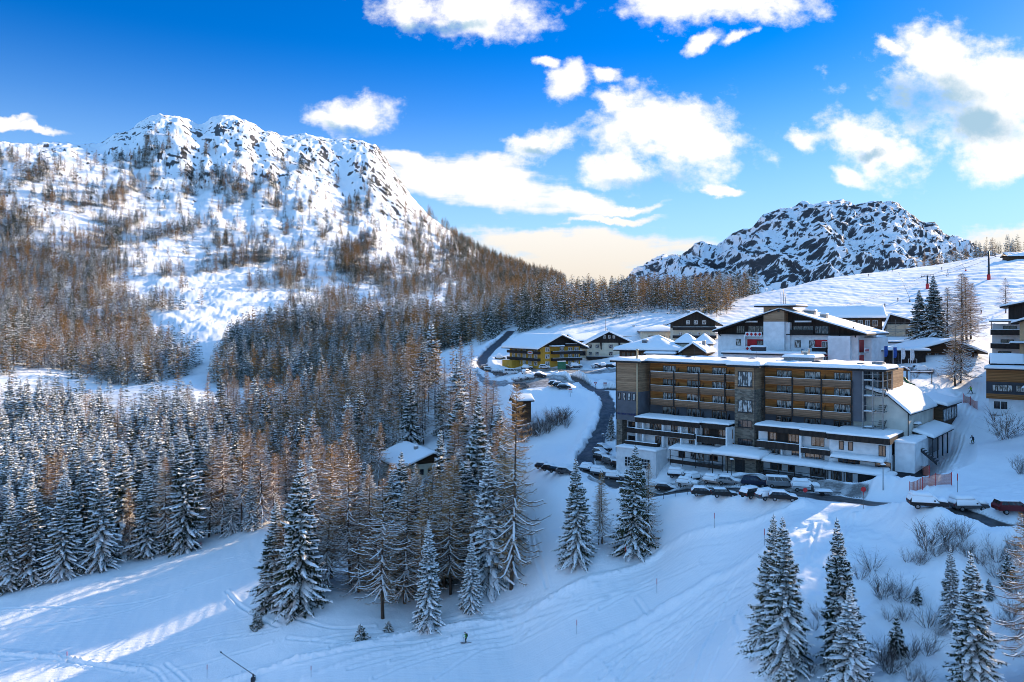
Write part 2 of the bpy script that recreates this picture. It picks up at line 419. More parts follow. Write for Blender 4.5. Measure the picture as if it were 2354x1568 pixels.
# ---- ground: one height sheet from the camera's foot to beyond the peaks ------
# spots measured in view, made up outside it: column u -> (depth Y, row v of the ground there)
GC = {
 -900: [(70, 1740), (118, 1560), (170, 1300), (260, 1130), (330, 1000), (420, 840), (600, 640), (800, 430), (950, 330), (1400, 480)],
 -400: [(70, 1900), (118, 1590), (152, 1390), (190, 1240), (260, 1120), (330, 990), (420, 860), (600, 690), (800, 490), (930, 345), (1350, 450)],
 0: [(70, 2080), (100, 1745), (118, 1578), (135, 1455), (152, 1362), (180, 1260), (220, 1150), (260, 1095), (330, 968), (400, 895), (480, 805), (600, 705), (720, 600), (800, 500), (880, 405), (960, 344), (1300, 430)],
 200: [(152, 1340), (200, 1200), (260, 1090), (310, 1015), (380, 930), (450, 868), (560, 775), (640, 705), (760, 600), (870, 500), (960, 410), (1060, 346), (1350, 430)],
 300: [(70, 2070), (100, 1720), (114, 1590), (135, 1440), (158, 1312), (220, 1150)],
 350: [(385, 915), (480, 850), (560, 780), (660, 700), (800, 600), (930, 500), (1040, 400), (1120, 320), (1190, 268), (1500, 380)],
 420: [(165, 1268), (300, 1025), (385, 905)],
 450: [(200, 1170), (385, 905), (440, 870), (600, 740), (680, 690), (1200, 290), (1500, 380)],
 540: [(170, 1238), (240, 1090), (420, 900), (470, 850), (520, 790), (560, 770), (680, 690), (860, 590), (1010, 490), (1110, 392), (1180, 330), (1255, 270), (1550, 380)],
 600: [(70, 2060), (110, 1580), (130, 1415), (150, 1310), (175, 1202), (240, 1085), (330, 965), (420, 895), (640, 720)],
 650: [(1280, 318), (1550, 420)],
 680: [(128, 1397), (470, 830), (520, 765), (560, 745), (620, 735)],
 760: [(720, 690), (900, 595), (1090, 495), (1230, 415), (1330, 324), (1600, 420)],
 800: [(160, 1260), (200, 1170), (260, 1000), (330, 925), (430, 870), (540, 745), (600, 728), (700, 700)],
 870: [(125, 1420), (1390, 338), (1650, 440)],
 930: [(170, 1230), (205, 1100), (260, 960), (300, 905), (350, 870), (430, 820), (540, 735), (620, 710), (740, 685), (950, 610), (1180, 535), (1400, 440), (1650, 520)],
 980: [(122, 1442), (105, 1600)],
 1000: [(265, 872), (300, 858), (1430, 508), (1700, 580)],
 1090: [(124, 1396), (150, 1290), (180, 1180), (220, 1000), (265, 872), (300, 833), (360, 800), (450, 772), (560, 735), (700, 690), (950, 635), (1200, 600), (1450, 580), (1700, 640)],
 1177: [(70, 2040), (106, 1575), (118, 1478), (128, 1345), (150, 1210), (170, 1100), (195, 1000), (225, 925), (250, 872), (280, 842), (320, 795), (360, 768), (420, 740), (550, 718), (700, 690), (1000, 655), (1450, 618), (1750, 680)],
 1280: [(126, 1305), (150, 1110), (165, 1062), (185, 1020), (200, 950), (230, 888), (265, 845), (310, 768), (360, 730), (420, 706), (600, 708), (1000, 676), (1450, 648), (1750, 700)],
 1360: [(70, 1990), (104, 1520), (126, 1280), (150, 1120), (162, 1065), (195, 955), (240, 888), (280, 835), (330, 745), (390, 708), (440, 697), (600, 716), (900, 706)],
 1455: [(127, 1265), (137, 1185), (150, 1090), (175, 1000), (210, 900), (260, 830), (320, 748), (390, 704), (450, 692), (600, 716)],
 1525: [(95, 1570), (116, 1335), (125, 1268), (131, 1160), (135, 1140), (144, 1108), (160, 1010), (200, 870)],
 1600: [(70, 1830), (92, 1505), (123, 1190), (127.5, 1150), (135, 1118), (142, 1094), (260, 800), (330, 732), (400, 698), (450, 690), (600, 712)],
 1700: [(78, 1580), (96, 1405), (110, 1270), (117, 1192), (121, 1152), (130, 1115), (160, 960), (188, 845), (260, 770), (330, 726), (400, 690), (520, 708)],
 1800: [(60, 1750), (73, 1532), (88, 1345), (100, 1240), (110, 1185), (114, 1153), (122, 1125), (170, 890)],
 1900: [(103, 1205), (107, 1178), (116, 1142), (150, 960), (180, 835), (250, 760), (340, 700), (390, 660), (430, 640), (560, 680)],
 1960: [(71, 1570), (84, 1370), (96, 1240), (101, 1200), (106, 1171), (113, 1146)],
 2050: [(103, 1172), (110, 1130), (120, 1062), (150, 940), (185, 828), (240, 760), (320, 705), (380, 655), (440, 622), (560, 660)],
 2100: [(68, 1580), (80, 1385), (92, 1230), (97, 1172), (108, 1110)],
 2180: [(90, 1188), (95, 1165), (105, 1120), (125, 1035), (150, 945), (185, 812), (230, 760), (290, 715), (350, 650), (420, 612), (470, 605), (600, 640)],
 2240: [(70, 1570), (82, 1330), (140, 1000), (165, 900)],
 2340: [(67, 1570), (78, 1390), (88, 1225), (92, 1172), (105, 1110), (130, 1000), (150, 925), (180, 830), (230, 745), (280, 690), (330, 640), (400, 590), (450, 580), (600, 600)],
 2500: [(60, 1640), (80, 1230), (95, 1100), (130, 930), (165, 810), (220, 735), (300, 660), (420, 580), (600, 600)],  # from here right: unseen hill, shaped to throw shade into view
 2750: [(60, 1550), (80, 1180), (110, 935), (150, 800), (210, 715), (300, 640), (420, 590), (700, 620)],
 3200: [(50, 1500), (80, 1040), (120, 790), (170, 690), (260, 620), (420, 600), (800, 660)],
}
_cp = np.array([(u, Y, v) for u, l in GC.items() for (Y, v) in l], float)
_cpx = np.stack([_cp[:, 0] / 330.0, np.log(_cp[:, 1]) * 3.6], 1)
_cr = -(_cp[:, 2] - YH) / F
def _tps(d2): return np.where(d2 > 1e-12, .5 * d2 * np.log(np.maximum(d2, 1e-12)), 0)
def _fit():
    n = len(_cpx)
    d2 = ((_cpx[:, None, :] - _cpx[None]) ** 2).sum(-1)
    A = np.zeros((n + 3, n + 3)); A[:n, :n] = _tps(d2) + np.eye(n) * 0.02
    Q = np.concatenate([np.ones((n, 1)), _cpx], 1)
    A[:n, n:] = Q; A[n:, :n] = Q.T
    return np.linalg.solve(A, np.concatenate([_cr, np.zeros(3)]))
_cw = _fit()
_GU = np.linspace(-1500, 3700, 521); _GL = np.linspace(np.log(60), np.log(1800), 400)
def _coarse():
    U, L = np.meshgrid(_GU, _GL, indexing='ij')
    q = np.stack([np.clip(U, -900, 3200) / 330.0, L * 3.6], -1).reshape(-1, 2)
    out = np.empty(len(q))
    for i in range(0, len(q), 20000):
        c = q[i:i + 20000]
        d2 = ((c[:, None, :] - _cpx[None]) ** 2).sum(-1)
        out[i:i + 20000] = _tps(d2) @ _cw[:-3] + _cw[-3] + c @ _cw[-2:]
    return out.reshape(U.shape)
_CR = _coarse()
def base_r(u, lnY):
    a = np.clip((u - _GU[0]) / (_GU[1] - _GU[0]), 0, len(_GU) - 1.001); b = np.clip((lnY - _GL[0]) / (_GL[1] - _GL[0]), 0, len(_GL) - 1.001)
    i = a.astype(int); j = b.astype(int); fa = a - i; fb = b - j
    return (_CR[i, j] * (1 - fa) * (1 - fb) + _CR[i + 1, j] * fa * (1 - fb) + _CR[i, j + 1] * (1 - fa) * fb + _CR[i + 1, j + 1] * fa * fb)

def H0(x, y):
    """bare hill shape"""
    x = np.asarray(x, float); y = np.maximum(np.asarray(y, float), 5)
    u = CX + F * x / np.maximum(y, 1)
    yc = np.clip(y, 61, 1700)
    z = base_r(u, np.log(yc)) * yc
    return z

def ghit(u, v, fn=None, ymin=62, ymax=1500):
    """ground point seen at pixel u, v"""
    fn = fn or H0
    Y = np.exp(np.linspace(math.log(ymin), math.log(ymax), 3000))
    X = (u - CX) / F * Y
    vv = YH - F * fn(X, Y) / Y
    k = np.argmax(vv <= v)
    return Vector((X[k], Y[k], float(fn(X[k:k + 1], Y[k:k + 1])[0])))

def gl(*uv, ymin=62):
    return [tuple(ghit(u, v, H0, ymin)[:3]) for u, v in uv]

# ---- lines on the ground ---------------------------------------------------------
ROAD_A = [px(u, 0, Y)[:2] for u, Y in ((1175, 372), (1150, 345), (1128, 325), (1112, 305), (1106, 290), (1118, 277), (1150, 266), (1195, 258), (1245, 254), (1290, 254))]
ROAD_B = [px(u, 0, Y)[:2] for u, Y in ((1290, 254), (1325, 246), (1345, 238), (1362, 226), (1385, 214), (1398, 203), (1396, 192), (1382, 182), (1362, 173), (1345, 165), (1352, 157))]
ROAD_C = [px(u, 0, Y)[:2] for u, Y in ((1362, 226), (1405, 221), (1450, 212))]
ROAD_D = [px(u, 0, Y)[:2] for u, Y in ((1345, 160), (1420, 148), (1500, 139), (1600, 132.5), (1720, 125), (1850, 117), (1960, 111), (2060, 103), (2180, 94), (2300, 89), (2480, 82))]
PARK_1 = [px(u, 0, Y)[:2] for u, Y in ((1325, 170), (1345, 152), (1440, 141), (1560, 134.5), (1740, 123), (1890, 113.5), (1990, 107.5), (2010, 115), (1900, 122), (1760, 131), (1600, 140), (1480, 148), (1430, 160), (1380, 172))]
PARK_2 = [px(u, 0, Y)[:2] for u, Y in ((1175, 239), (1200, 234), (1262, 231), (1318, 233), (1330, 242), (1290, 248), (1180, 247), (1120, 258), (1098, 275), (1088, 270), (1105, 250))]
PARK_3 = [px(u, 0, Y)[:2] for u, Y in ((1170, 263), (1230, 258), (1320, 258), (1420, 252), (1425, 258), (1330, 266), (1240, 267), (1180, 273))]
PISTE = [tuple(p[:2]) for p in gl((1905, 1152), (1760, 1192), (1640, 1222), (1530, 1262), (1400, 1322), (1280, 1370), (1120, 1430), (1000, 1445), (900, 1462), (740, 1500), (560, 1560))] + \
        [px(300, 0, 70)[:2], px(1150, 0, 75)[:2]] + [tuple(p[:2]) for p in gl((1290, 1568), (1345, 1485), (1520, 1400), (1640, 1330), (1770, 1255), (1850, 1205), (1990, 1165))]
PISTE_L = [tuple(p[:2]) for p in gl((0, 1385), (150, 1350), (330, 1312), (450, 1275), (560, 1240), (625, 1212), (640, 1260), (605, 1330), (570, 1420), (440, 1500), (200, 1560))] + [px(0, 0, 100)[:2], px(-300, 0, 110)[:2], px(-300, 0, 150)[:2]]
RUN = [px(u, 0, Y)[:2] for u, Y in ((2130, 104), (2060, 108), (2150, 122), (2200, 140), (2225, 158), (2240, 176), (2262, 205), (2275, 240), (2200, 330), (2190, 420), (2450, 430), (2400, 300), (2310, 215), (2290, 180), (2270, 158), (2262, 140), (2235, 122), (2190, 104))]
_hx, _hy = (math.cos(RAD(-40.5)), math.sin(RAD(-40.5))), (math.sin(RAD(40.5)), math.cos(RAD(40.5)))
def hot(x, y): return (29.8 + _hx[0] * x + _hy[0] * y, 158.0 + _hx[1] * x + _hy[1] * y)
# ground dug level for buildings: footprint, level, slope of the cut
PADS = [([hot(-8, -11.5), hot(3, -11), hot(3, 14), hot(-8, 14)], -29.3, .7), ([hot(3, -9.5), hot(20, -10.5), hot(30, -11), hot(51, -11), hot(52, -2), hot(49, 14), hot(3, 14)], -27.8, .7)]
# ridges of pushed-up snow: points, height, width
BANKS = []
def bank(pts, h, w, rough=.5): BANKS.append((np.array([p[:2] for p in pts]), h, w, rough))
bank(gl((1850, 1162), (1800, 1178), (1760, 1192), (1640, 1222), (1530, 1262), (1400, 1322), (1280, 1370), (1120, 1430), (960, 1452), (760, 1500), (520, 1568)), .45, .5, .5)
bank(gl((1800, 1238), (1770, 1255), (1640, 1330), (1520, 1400), (1345, 1490), (1250, 1568)), .5, .7, .5)
bank(gl((1770, 1285), (1640, 1360), (1500, 1440), (1390, 1500), (1330, 1550)), .22, .4, .6)
bank(gl((1660, 1370), (1560, 1440), (1450, 1500), (1400, 1560)), .25, .5, .6)
bank(gl((1240, 1420), (1150, 1445), (1000, 1478), (870, 1500), (700, 1560)), .2, .4, .6)
bank(gl((1370, 1345), (1260, 1382), (1190, 1402)), .25, .5, .6)
bank(gl((0, 1500), (120, 1510), (250, 1530), (330, 1538)), .3, .6, .6)
bank([px(u, 0, Y) for u, Y in ((2040, 100.5), (2080, 98), (2120, 95.5), (2200, 90.5), (2330, 86))], .6, 1.2, .8)
bank([px(u, 0, Y) for u, Y in ((1410, 137), (1500, 132.5), (1600, 126.5), (1700, 120), (1790, 114.5), (1850, 111))], .35, .9, .6)
bank([px(u, 0, Y) for u, Y in ((1290, 158), (1330, 148), (1420, 140))], 1.2, 1.8, .7)
bank([px(u, 0, Y) for u, Y in ((1370, 230), (1330, 222), (1372, 213), (1380, 203), (1372, 193), (1352, 183), (1330, 172), (1322, 163))], .9, 1.5, .6)
bank([px(u, 0, Y) for u, Y in ((1405, 226), (1440, 218))], 1.5, 2.0, .7)
bank([px(u, 0, Y) for u, Y in ((1130, 347), (1108, 325), (1090, 305), (1078, 285), (1085, 268), (1115, 252), (1170, 240))], 1.4, 2.6, .8)
bank([px(u, 0, Y) for u, Y in ((1178, 345), (1150, 322), (1132, 300), (1130, 284), (1160, 272))], 1.3, 1.8, .7)
bank([px(u, 0, Y) for u, Y in ((1175, 251), (1230, 249), (1290, 246), (1330, 250))], 1.6, 2.2, .9)
bank([px(u, 0, Y) for u, Y in ((1160, 263), (1200, 256.5), (1240, 253), (1275, 257))], 1.1, 1.5, .8)
bank([px(u, 0, Y) for u, Y in ((1295, 250.5), (1340, 245), (1380, 236), (1410, 230))], 1.8, 2.6, .6)
bank([px(u, 0, Y) for u, Y in ((1170, 230), (1240, 226.5), (1310, 228), (1337, 237), (1330, 246))], 1.2, 1.8, .8)
bank([px(u, 0, Y) for u, Y in ((1560, 137), (1650, 134), (1720, 130.5))], 1.7, 2.4, .9)
bank([px(u, 0, Y) for u, Y in ((1850, 124), (1910, 119.5), (1955, 116))], 1.0, 1.5, .8)
bank([px(u, 0, Y) for u, Y in ((2010, 114), (2050, 112), (2090, 116))], 1.6, 2.0, .8)
bank([px(u, 0, Y) for u, Y in ((2005, 107), (2060, 104.5), (2130, 99.5), (2240, 94.5), (2400, 90))], .6, 1.2, .6)
bank(gl((2262, 935), (2215, 1010), (2165, 1080), (2120, 1120)), .35, .9, .5)
bank([px(u, 0, Y) for u, Y in ((2090, 150), (2150, 148), (2200, 152), (2190, 160))], 1.4, 2.2, .7)
# ski and foot tracks: shallow grooves
def curve_pts(pts, n=24):
    p = np.array([q[:2] for q in pts], float); k = np.linspace(0, len(p) - 1, n)
    i = np.clip(k.astype(int), 0, len(p) - 2); f = k - i
    a = p[np.clip(i - 1, 0, len(p) - 1)]; b = p[i]; c = p[i + 1]; d = p[np.clip(i + 2, 0, len(p) - 1)]
    f = f[:, None]
    return .5 * ((2 * b) + (-a + c) * f + (2 * a - 5 * b + 4 * c - d) * f ** 2 + (-a + 3 * b - 3 * c + d) * f ** 3)
TRACKS = []
for pts in (
    ((1255, 1350), (1235, 1290), (1222, 1250), (1215, 1210)), ((1260, 1352), (1242, 1290), (1230, 1240)), ((1490, 1420), (1475, 1395), (1462, 1378)),
    ((1700, 1405), (1690, 1430), (1702, 1455), (1690, 1480)), ((1740, 1340), (1650, 1395), (1560, 1470), (1500, 1568)), ((1720, 1390), (1600, 1480), (1540, 1568)),
    ((1700, 1330), (1580, 1400), (1420, 1520)), ((1750, 1300), (1690, 1350), (1640, 1450), (1590, 1568)), ((1680, 1450), (1640, 1520), (1620, 1568)),
    ((1580, 1440), (1500, 1500), (1420, 1568)), ((1380, 1560), (1470, 1480), (1560, 1425)), ((1720, 1480), (1690, 1530), (1660, 1568)),
    ((1200, 1440), (1000, 1490), (800, 1540)), ((1210, 1455), (1000, 1510), (860, 1560)), ((1000, 1440), (850, 1470), (640, 1530)), ((900, 1480), (700, 1520), (560, 1545)), ((1030, 1465), (880, 1485), (760, 1505), (600, 1550)),
    ((640, 1440), (560, 1400), (520, 1360)), ((860, 1440), (760, 1440), (660, 1420)), ((960, 1455), (850, 1452), (720, 1470)), ((900, 1466), (800, 1478), (660, 1468)),
    ((0, 1520), (150, 1515), (330, 1535), (380, 1568)), ((0, 1508), (160, 1522), (310, 1545)), ((120, 1500), (160, 1520), (190, 1530)), ((380, 1530), (410, 1550), (430, 1568)), ((0, 1400), (250, 1395), (500, 1330), (600, 1300)),
    ((580, 1450), (400, 1500), (250, 1568)), ((0, 1450), (200, 1425), (420, 1360)), ((300, 1568), (450, 1530), (620, 1480)), ((1880, 1200), (1870, 1240), (1860, 1290)), ((1960, 1190), (1940, 1230), (1900, 1300)),
    ((1290, 1400), (1180, 1440), (1060, 1470), (900, 1520)), ((1350, 1400), (1250, 1440), (1120, 1490), (1000, 1560)), ((1500, 1330), (1400, 1375), (1300, 1420), (1200, 1470)), ((1600, 1300), (1480, 1350), (1380, 1400)),
    ((2200, 1050), (2180, 1090), (2140, 1120)), ((2240, 960), (2215, 1000), (2190, 1040)), ((2250, 880), (2240, 920), (2220, 960)), ((2180, 980), (2200, 940), (2230, 900))):
    TRACKS.append((curve_pts(gl(*pts)), .24, .26))

_tr = random.Random(21)
def _bundle(a, b, n, spread, bend, dep):
    for _ in range(n):
        o1, o2 = _tr.uniform(-spread, spread), _tr.uniform(-spread, spread); k = _tr.uniform(-bend, bend)
        pts = []
        for i in range(6):
            t = i / 5; pts.append((a[0] + (b[0] - a[0]) * t + (o1 * (1 - t) + o2 * t) * .5 + k * math.sin(t * 6.28 * _tr.choice((.5, 1))), a[1] + (b[1] - a[1]) * t + (o1 * (1 - t) + o2 * t) * .6))
        TRACKS.append((curve_pts(gl(*pts), 40), dep * _tr.uniform(.6, 1.2), _tr.uniform(.14, .24)))
_bundle((1880, 1185), (1000, 1500), 12, 55, 16, .10)
_bundle((1760, 1310), (1420, 1560), 14, 95, 34, .17)
_bundle((1300, 1360), (760, 1490), 7, 26, 10, .14)
_bundle((620, 1420), (100, 1540), 6, 60, 25, .12)
_bundle((560, 1260), (40, 1420), 5, 40, 14, .10)
_bundle((2230, 930), (2130, 1110), 6, 30, 14, .10)
def features(x, y, z):
    """roads, banks, tracks and roughness on top of the hill shape; returns z and masks"""
    shp = x.shape
    road = np.zeros(shp); park = np.zeros(shp); pist = np.zeros(shp)
    near = (y < 420)
    u = CX + F * x / y
    # rough country
    far = smooth(330, 620, y)
    hi = smooth(700, 1200, y) * (u < 1320)
    n_big = fbm(x / 60, y / 60, 3, 1); n_mid = fbm(x / 17, y / 17, 3, 2); n_small = fbm(x / 4.5, y / 4.5, 3, 3)
    wild = np.ones(shp)
    ii = np.where(near.ravel())[0]
    xr, yr = x.ravel(), y.ravel()
    def sub(box_pts, pad):
        p = np.array([q[:2] for q in box_pts])
        return ii[(xr[ii] > p[:, 0].min() - pad) & (xr[ii] < p[:, 0].max() + pad) & (yr[ii] > p[:, 1].min() - pad) & (yr[ii] < p[:, 1].max() + pad)]
    zr = z.ravel().copy(); rr = road.ravel(); pr = park.ravel(); sr = pist.ravel(); wr = wild.ravel()
    for line, wd in ((ROAD_A, 2.6), (ROAD_B, 2.35), (ROAD_C, 3.0), (ROAD_D, 2.6)):
        k = sub(line, 12)
        d, par, side = polydist(xr[k], yr[k], line)
        pz = np.array([float(H0(np.array([p[0]]), np.array([p[1]]))[0]) for p in line])
        zc = np.interp(par, np.arange(len(line)), pz)
        m = 1 - smooth(wd, wd + 5, d)
        zr[k] = zr[k] * (1 - m) + zc * m
        wob = noise(xr[k] / 2.5, yr[k] / 2.5, 11) * .5
        rr[k] = np.maximum(rr[k], 1 - smooth(wd - .9, wd + .1, d + wob))
        wr[k] = np.minimum(wr[k], smooth(wd, wd + 3, d))
    for poly in (PARK_1, PARK_2, PARK_3):
        k = sub(poly, 8)
        ins = inpoly(xr[k], yr[k], poly)
        d, _, _ = polydist(xr[k], yr[k], poly + poly[:1])
        sd_ = np.where(ins, d, -d) + noise(xr[k] / 3, yr[k] / 3, 12) * .8
        pr[k] = np.maximum(pr[k], smooth(-.3, .8, sd_)); wr[k] = np.minimum(wr[k], 1 - smooth(-2, 1, sd_))
    for poly in (PISTE, PISTE_L, RUN):
        k = sub(poly, 8)
        ins = inpoly(xr[k], yr[k], poly)
        d, _, _ = polydist(xr[k], yr[k], poly + poly[:1])
        sd_ = np.where(ins, d, -d)
        sr[k] = np.maximum(sr[k], smooth(-.2, .6, sd_)); wr[k] = np.minimum(wr[k], 1 - .88 * smooth(-1, 1.5, sd_))
    for poly, zl, cut in PADS:
        k = sub(poly, 14)
        ins = inpoly(xr[k], yr[k], poly); d, _, _ = polydist(xr[k], yr[k], list(poly) + [poly[0]])
        d = np.where(ins, 0, d); t_ = zl + d * cut
        zr[k] = np.where(zr[k] > t_, t_, zr[k]); wr[k] = np.minimum(wr[k], smooth(0, 5, d))
    wild = wr.reshape(shp)
    zz = zr.reshape(shp)
    amp_s = (.10 + .40 * far) ; amp_m = (.35 + 1.1 * far); amp_b = 3.0 * far
    slope_right = (u > 1650) & (y > 230)
    calm = np.where(slope_right, .35, 1.0)
    zz = zz + wild * calm * (amp_s * n_small + amp_m * n_mid + amp_b * n_big)
    crag = smooth(.15, 1.0, hi) * (ridged(x / 55, y / 40, 4, 5) * 2.4 - 1.4)
    zz = zz + crag * (u < 1300)
    up = smooth(880, 1120, y)
    for (uc, wd_, dz, sk) in ((352, 48, 1, 0), (548, 40, 2, 0), (455, 26, -9, 0), (650, 22, -7, 0), (700, 45, 3, 0), (480, 16, -5, 60), (590, 18, -6, -40), (300, 20, -6, 30), (790, 26, -6, 40), (860, 30, 6, 0), (230, 26, -6, 20), (130, 40, 5, 0)):
        zz = zz + up * dz * np.exp(-((u - uc - sk * (1180 - y) / 300 + 9 * n_big) / wd_) ** 2) * (y < 1700)
    zz = zz + 1.8 * up * fbm(x / 19, y / 30, 4, 15, gain=.6) * (u < 1300)
    zr = zz.ravel()
    for pts, h, wdt, rough in BANKS:
        k = sub(pts, wdt * 3.5)
        d, par, side = polydist(xr[k], yr[k], pts)
        nn = fbm(xr[k] / (wdt * 1.9), yr[k] / (wdt * 1.9), 3, 21, gain=.4)
        e = np.clip(1 - d / (wdt * 2.2), 0, 1)
        zr[k] += h * (e * e * (3 - 2 * e)) * np.clip(1 + rough * .85 * nn, .25, 2.0) * (1 - rr[k]) * (1 - .5 * pr[k])
    for pts, dep, wdt in TRACKS:
        k = sub(pts, 3)
        d, par, side = polydist(xr[k], yr[k], pts)
        e = d / wdt
        zr[k] += dep * (-1.0 * np.exp(-e * e) + .75 * np.exp(-((e - 1.7) / .8) ** 2)) * (.7 + .5 * noise(xr[k] / 1.2, yr[k] / 1.2, 31))
    # corduroy undulation and cross ruts on the pistes
    zr += sr * .07 * noise(xr / 1.6 + yr / 7, yr / 7 - xr / 20, 41)
    # crud beside the parking bank and at the steep bank below the road
    crud = ((u > 1790) & (u < 2360) & (y < 105) & (y > 60)).ravel() * smooth(0, .2, wr)
    zr += crud * (.16 * noise(xr / 1.1, yr / 1.1, 51) + .35 * noise(xr / 4, yr / 4, 52))
    mg = ((u > 1650) & (y > 270) & (y < 480)).ravel()
    zr += mg * (.35 * noise(xr / 5 + yr / 9, yr / 16, 61) + .18 * noise(xr / 2.2, yr / 5, 62))
    return zr.reshape(shp), road, pr.reshape(shp), sr.reshape(shp)

# the sheet: columns evenly spread over the view and thinning out beside it
tcol = np.concatenate([np.linspace(-1.9, -.76, 90)[:-1], np.linspace(-.76, .80, 1180), np.linspace(.80, 1.9, 90)[1:]])
yrow = np.concatenate([np.linspace(20, 62, 16)[:-1], np.arange(62, 185, .31), np.exp(np.linspace(math.log(185), math.log(470), 250))[:-1], np.arange(470, 1650, 4.2), np.linspace(1650, 7000, 30)])
T_, Y_ = np.meshgrid(tcol, yrow, indexing='ij')
X_ = T_ * Y_
Z_ = H0(X_, Y_)
# past the ridges everything sinks to a far plain
fade = smooth(1500, 2600, Y_)
Z_, M_road, M_park, M_pist = features(X_, Y_, Z_)
Z_ = Z_ * (1 - fade) + (-60) * fade
U_ = CX + F * T_

def H(x, y):
    """finished ground height at points, read from the sheet"""
    x = np.atleast_1d(np.asarray(x, float)); y = np.atleast_1d(np.asarray(y, float))
    t = x / y
    i = np.clip(np.searchsorted(tcol, t) - 1, 0, len(tcol) - 2); j = np.clip(np.searchsorted(yrow, y) - 1, 0, len(yrow) - 2)
    fa = np.clip((t - tcol[i]) / (tcol[i + 1] - tcol[i]), 0, 1); fb = np.clip((y - yrow[j]) / (yrow[j + 1] - yrow[j]), 0, 1)
    return Z_[i, j] * (1 - fa) * (1 - fb) + Z_[i + 1, j] * fa * (1 - fb) + Z_[i, j + 1] * (1 - fa) * fb + Z_[i + 1, j + 1] * fa * fb
def hz(x, y): return float(H(x, y)[0])
def g(u, v, ymin=62, ymax=1500): return ghit(u, v, H, ymin, ymax)
def gy(u, Y):
    x = (u - CX) / F * Y
    return Vector((x, Y, hz(x, Y)))

# rock showing through on the mountain
dzx = np.gradient(Z_, axis=0) / np.maximum(np.gradient(X_, axis=0), 1e-6)
dzy = np.gradient(Z_, axis=1) / np.gradient(Y_, axis=1)
steep = np.hypot(dzx, dzy)
high = smooth(120, 300, Z_) * smooth(560, 950, Y_)
rn = fbm(X_ / 15 + Y_ / 45, Y_ / 6.5, 5, 71, gain=.66) * .75 + fbm(X_ / 70, Y_ / 60, 2, 72) * .35
side_rock = np.exp(-((U_ - 960) / 110) ** 2) * smooth(900, 1250, Y_) * smooth(130, 170, Z_)
M_rock = smooth(.30, .62, rn + .50 * high + .30 * side_rock + .28 * (steep - .75) - .44) * smooth(430, 640, Y_) * (U_ < 1330)
M_rock = np.clip(M_rock, 0, 1)

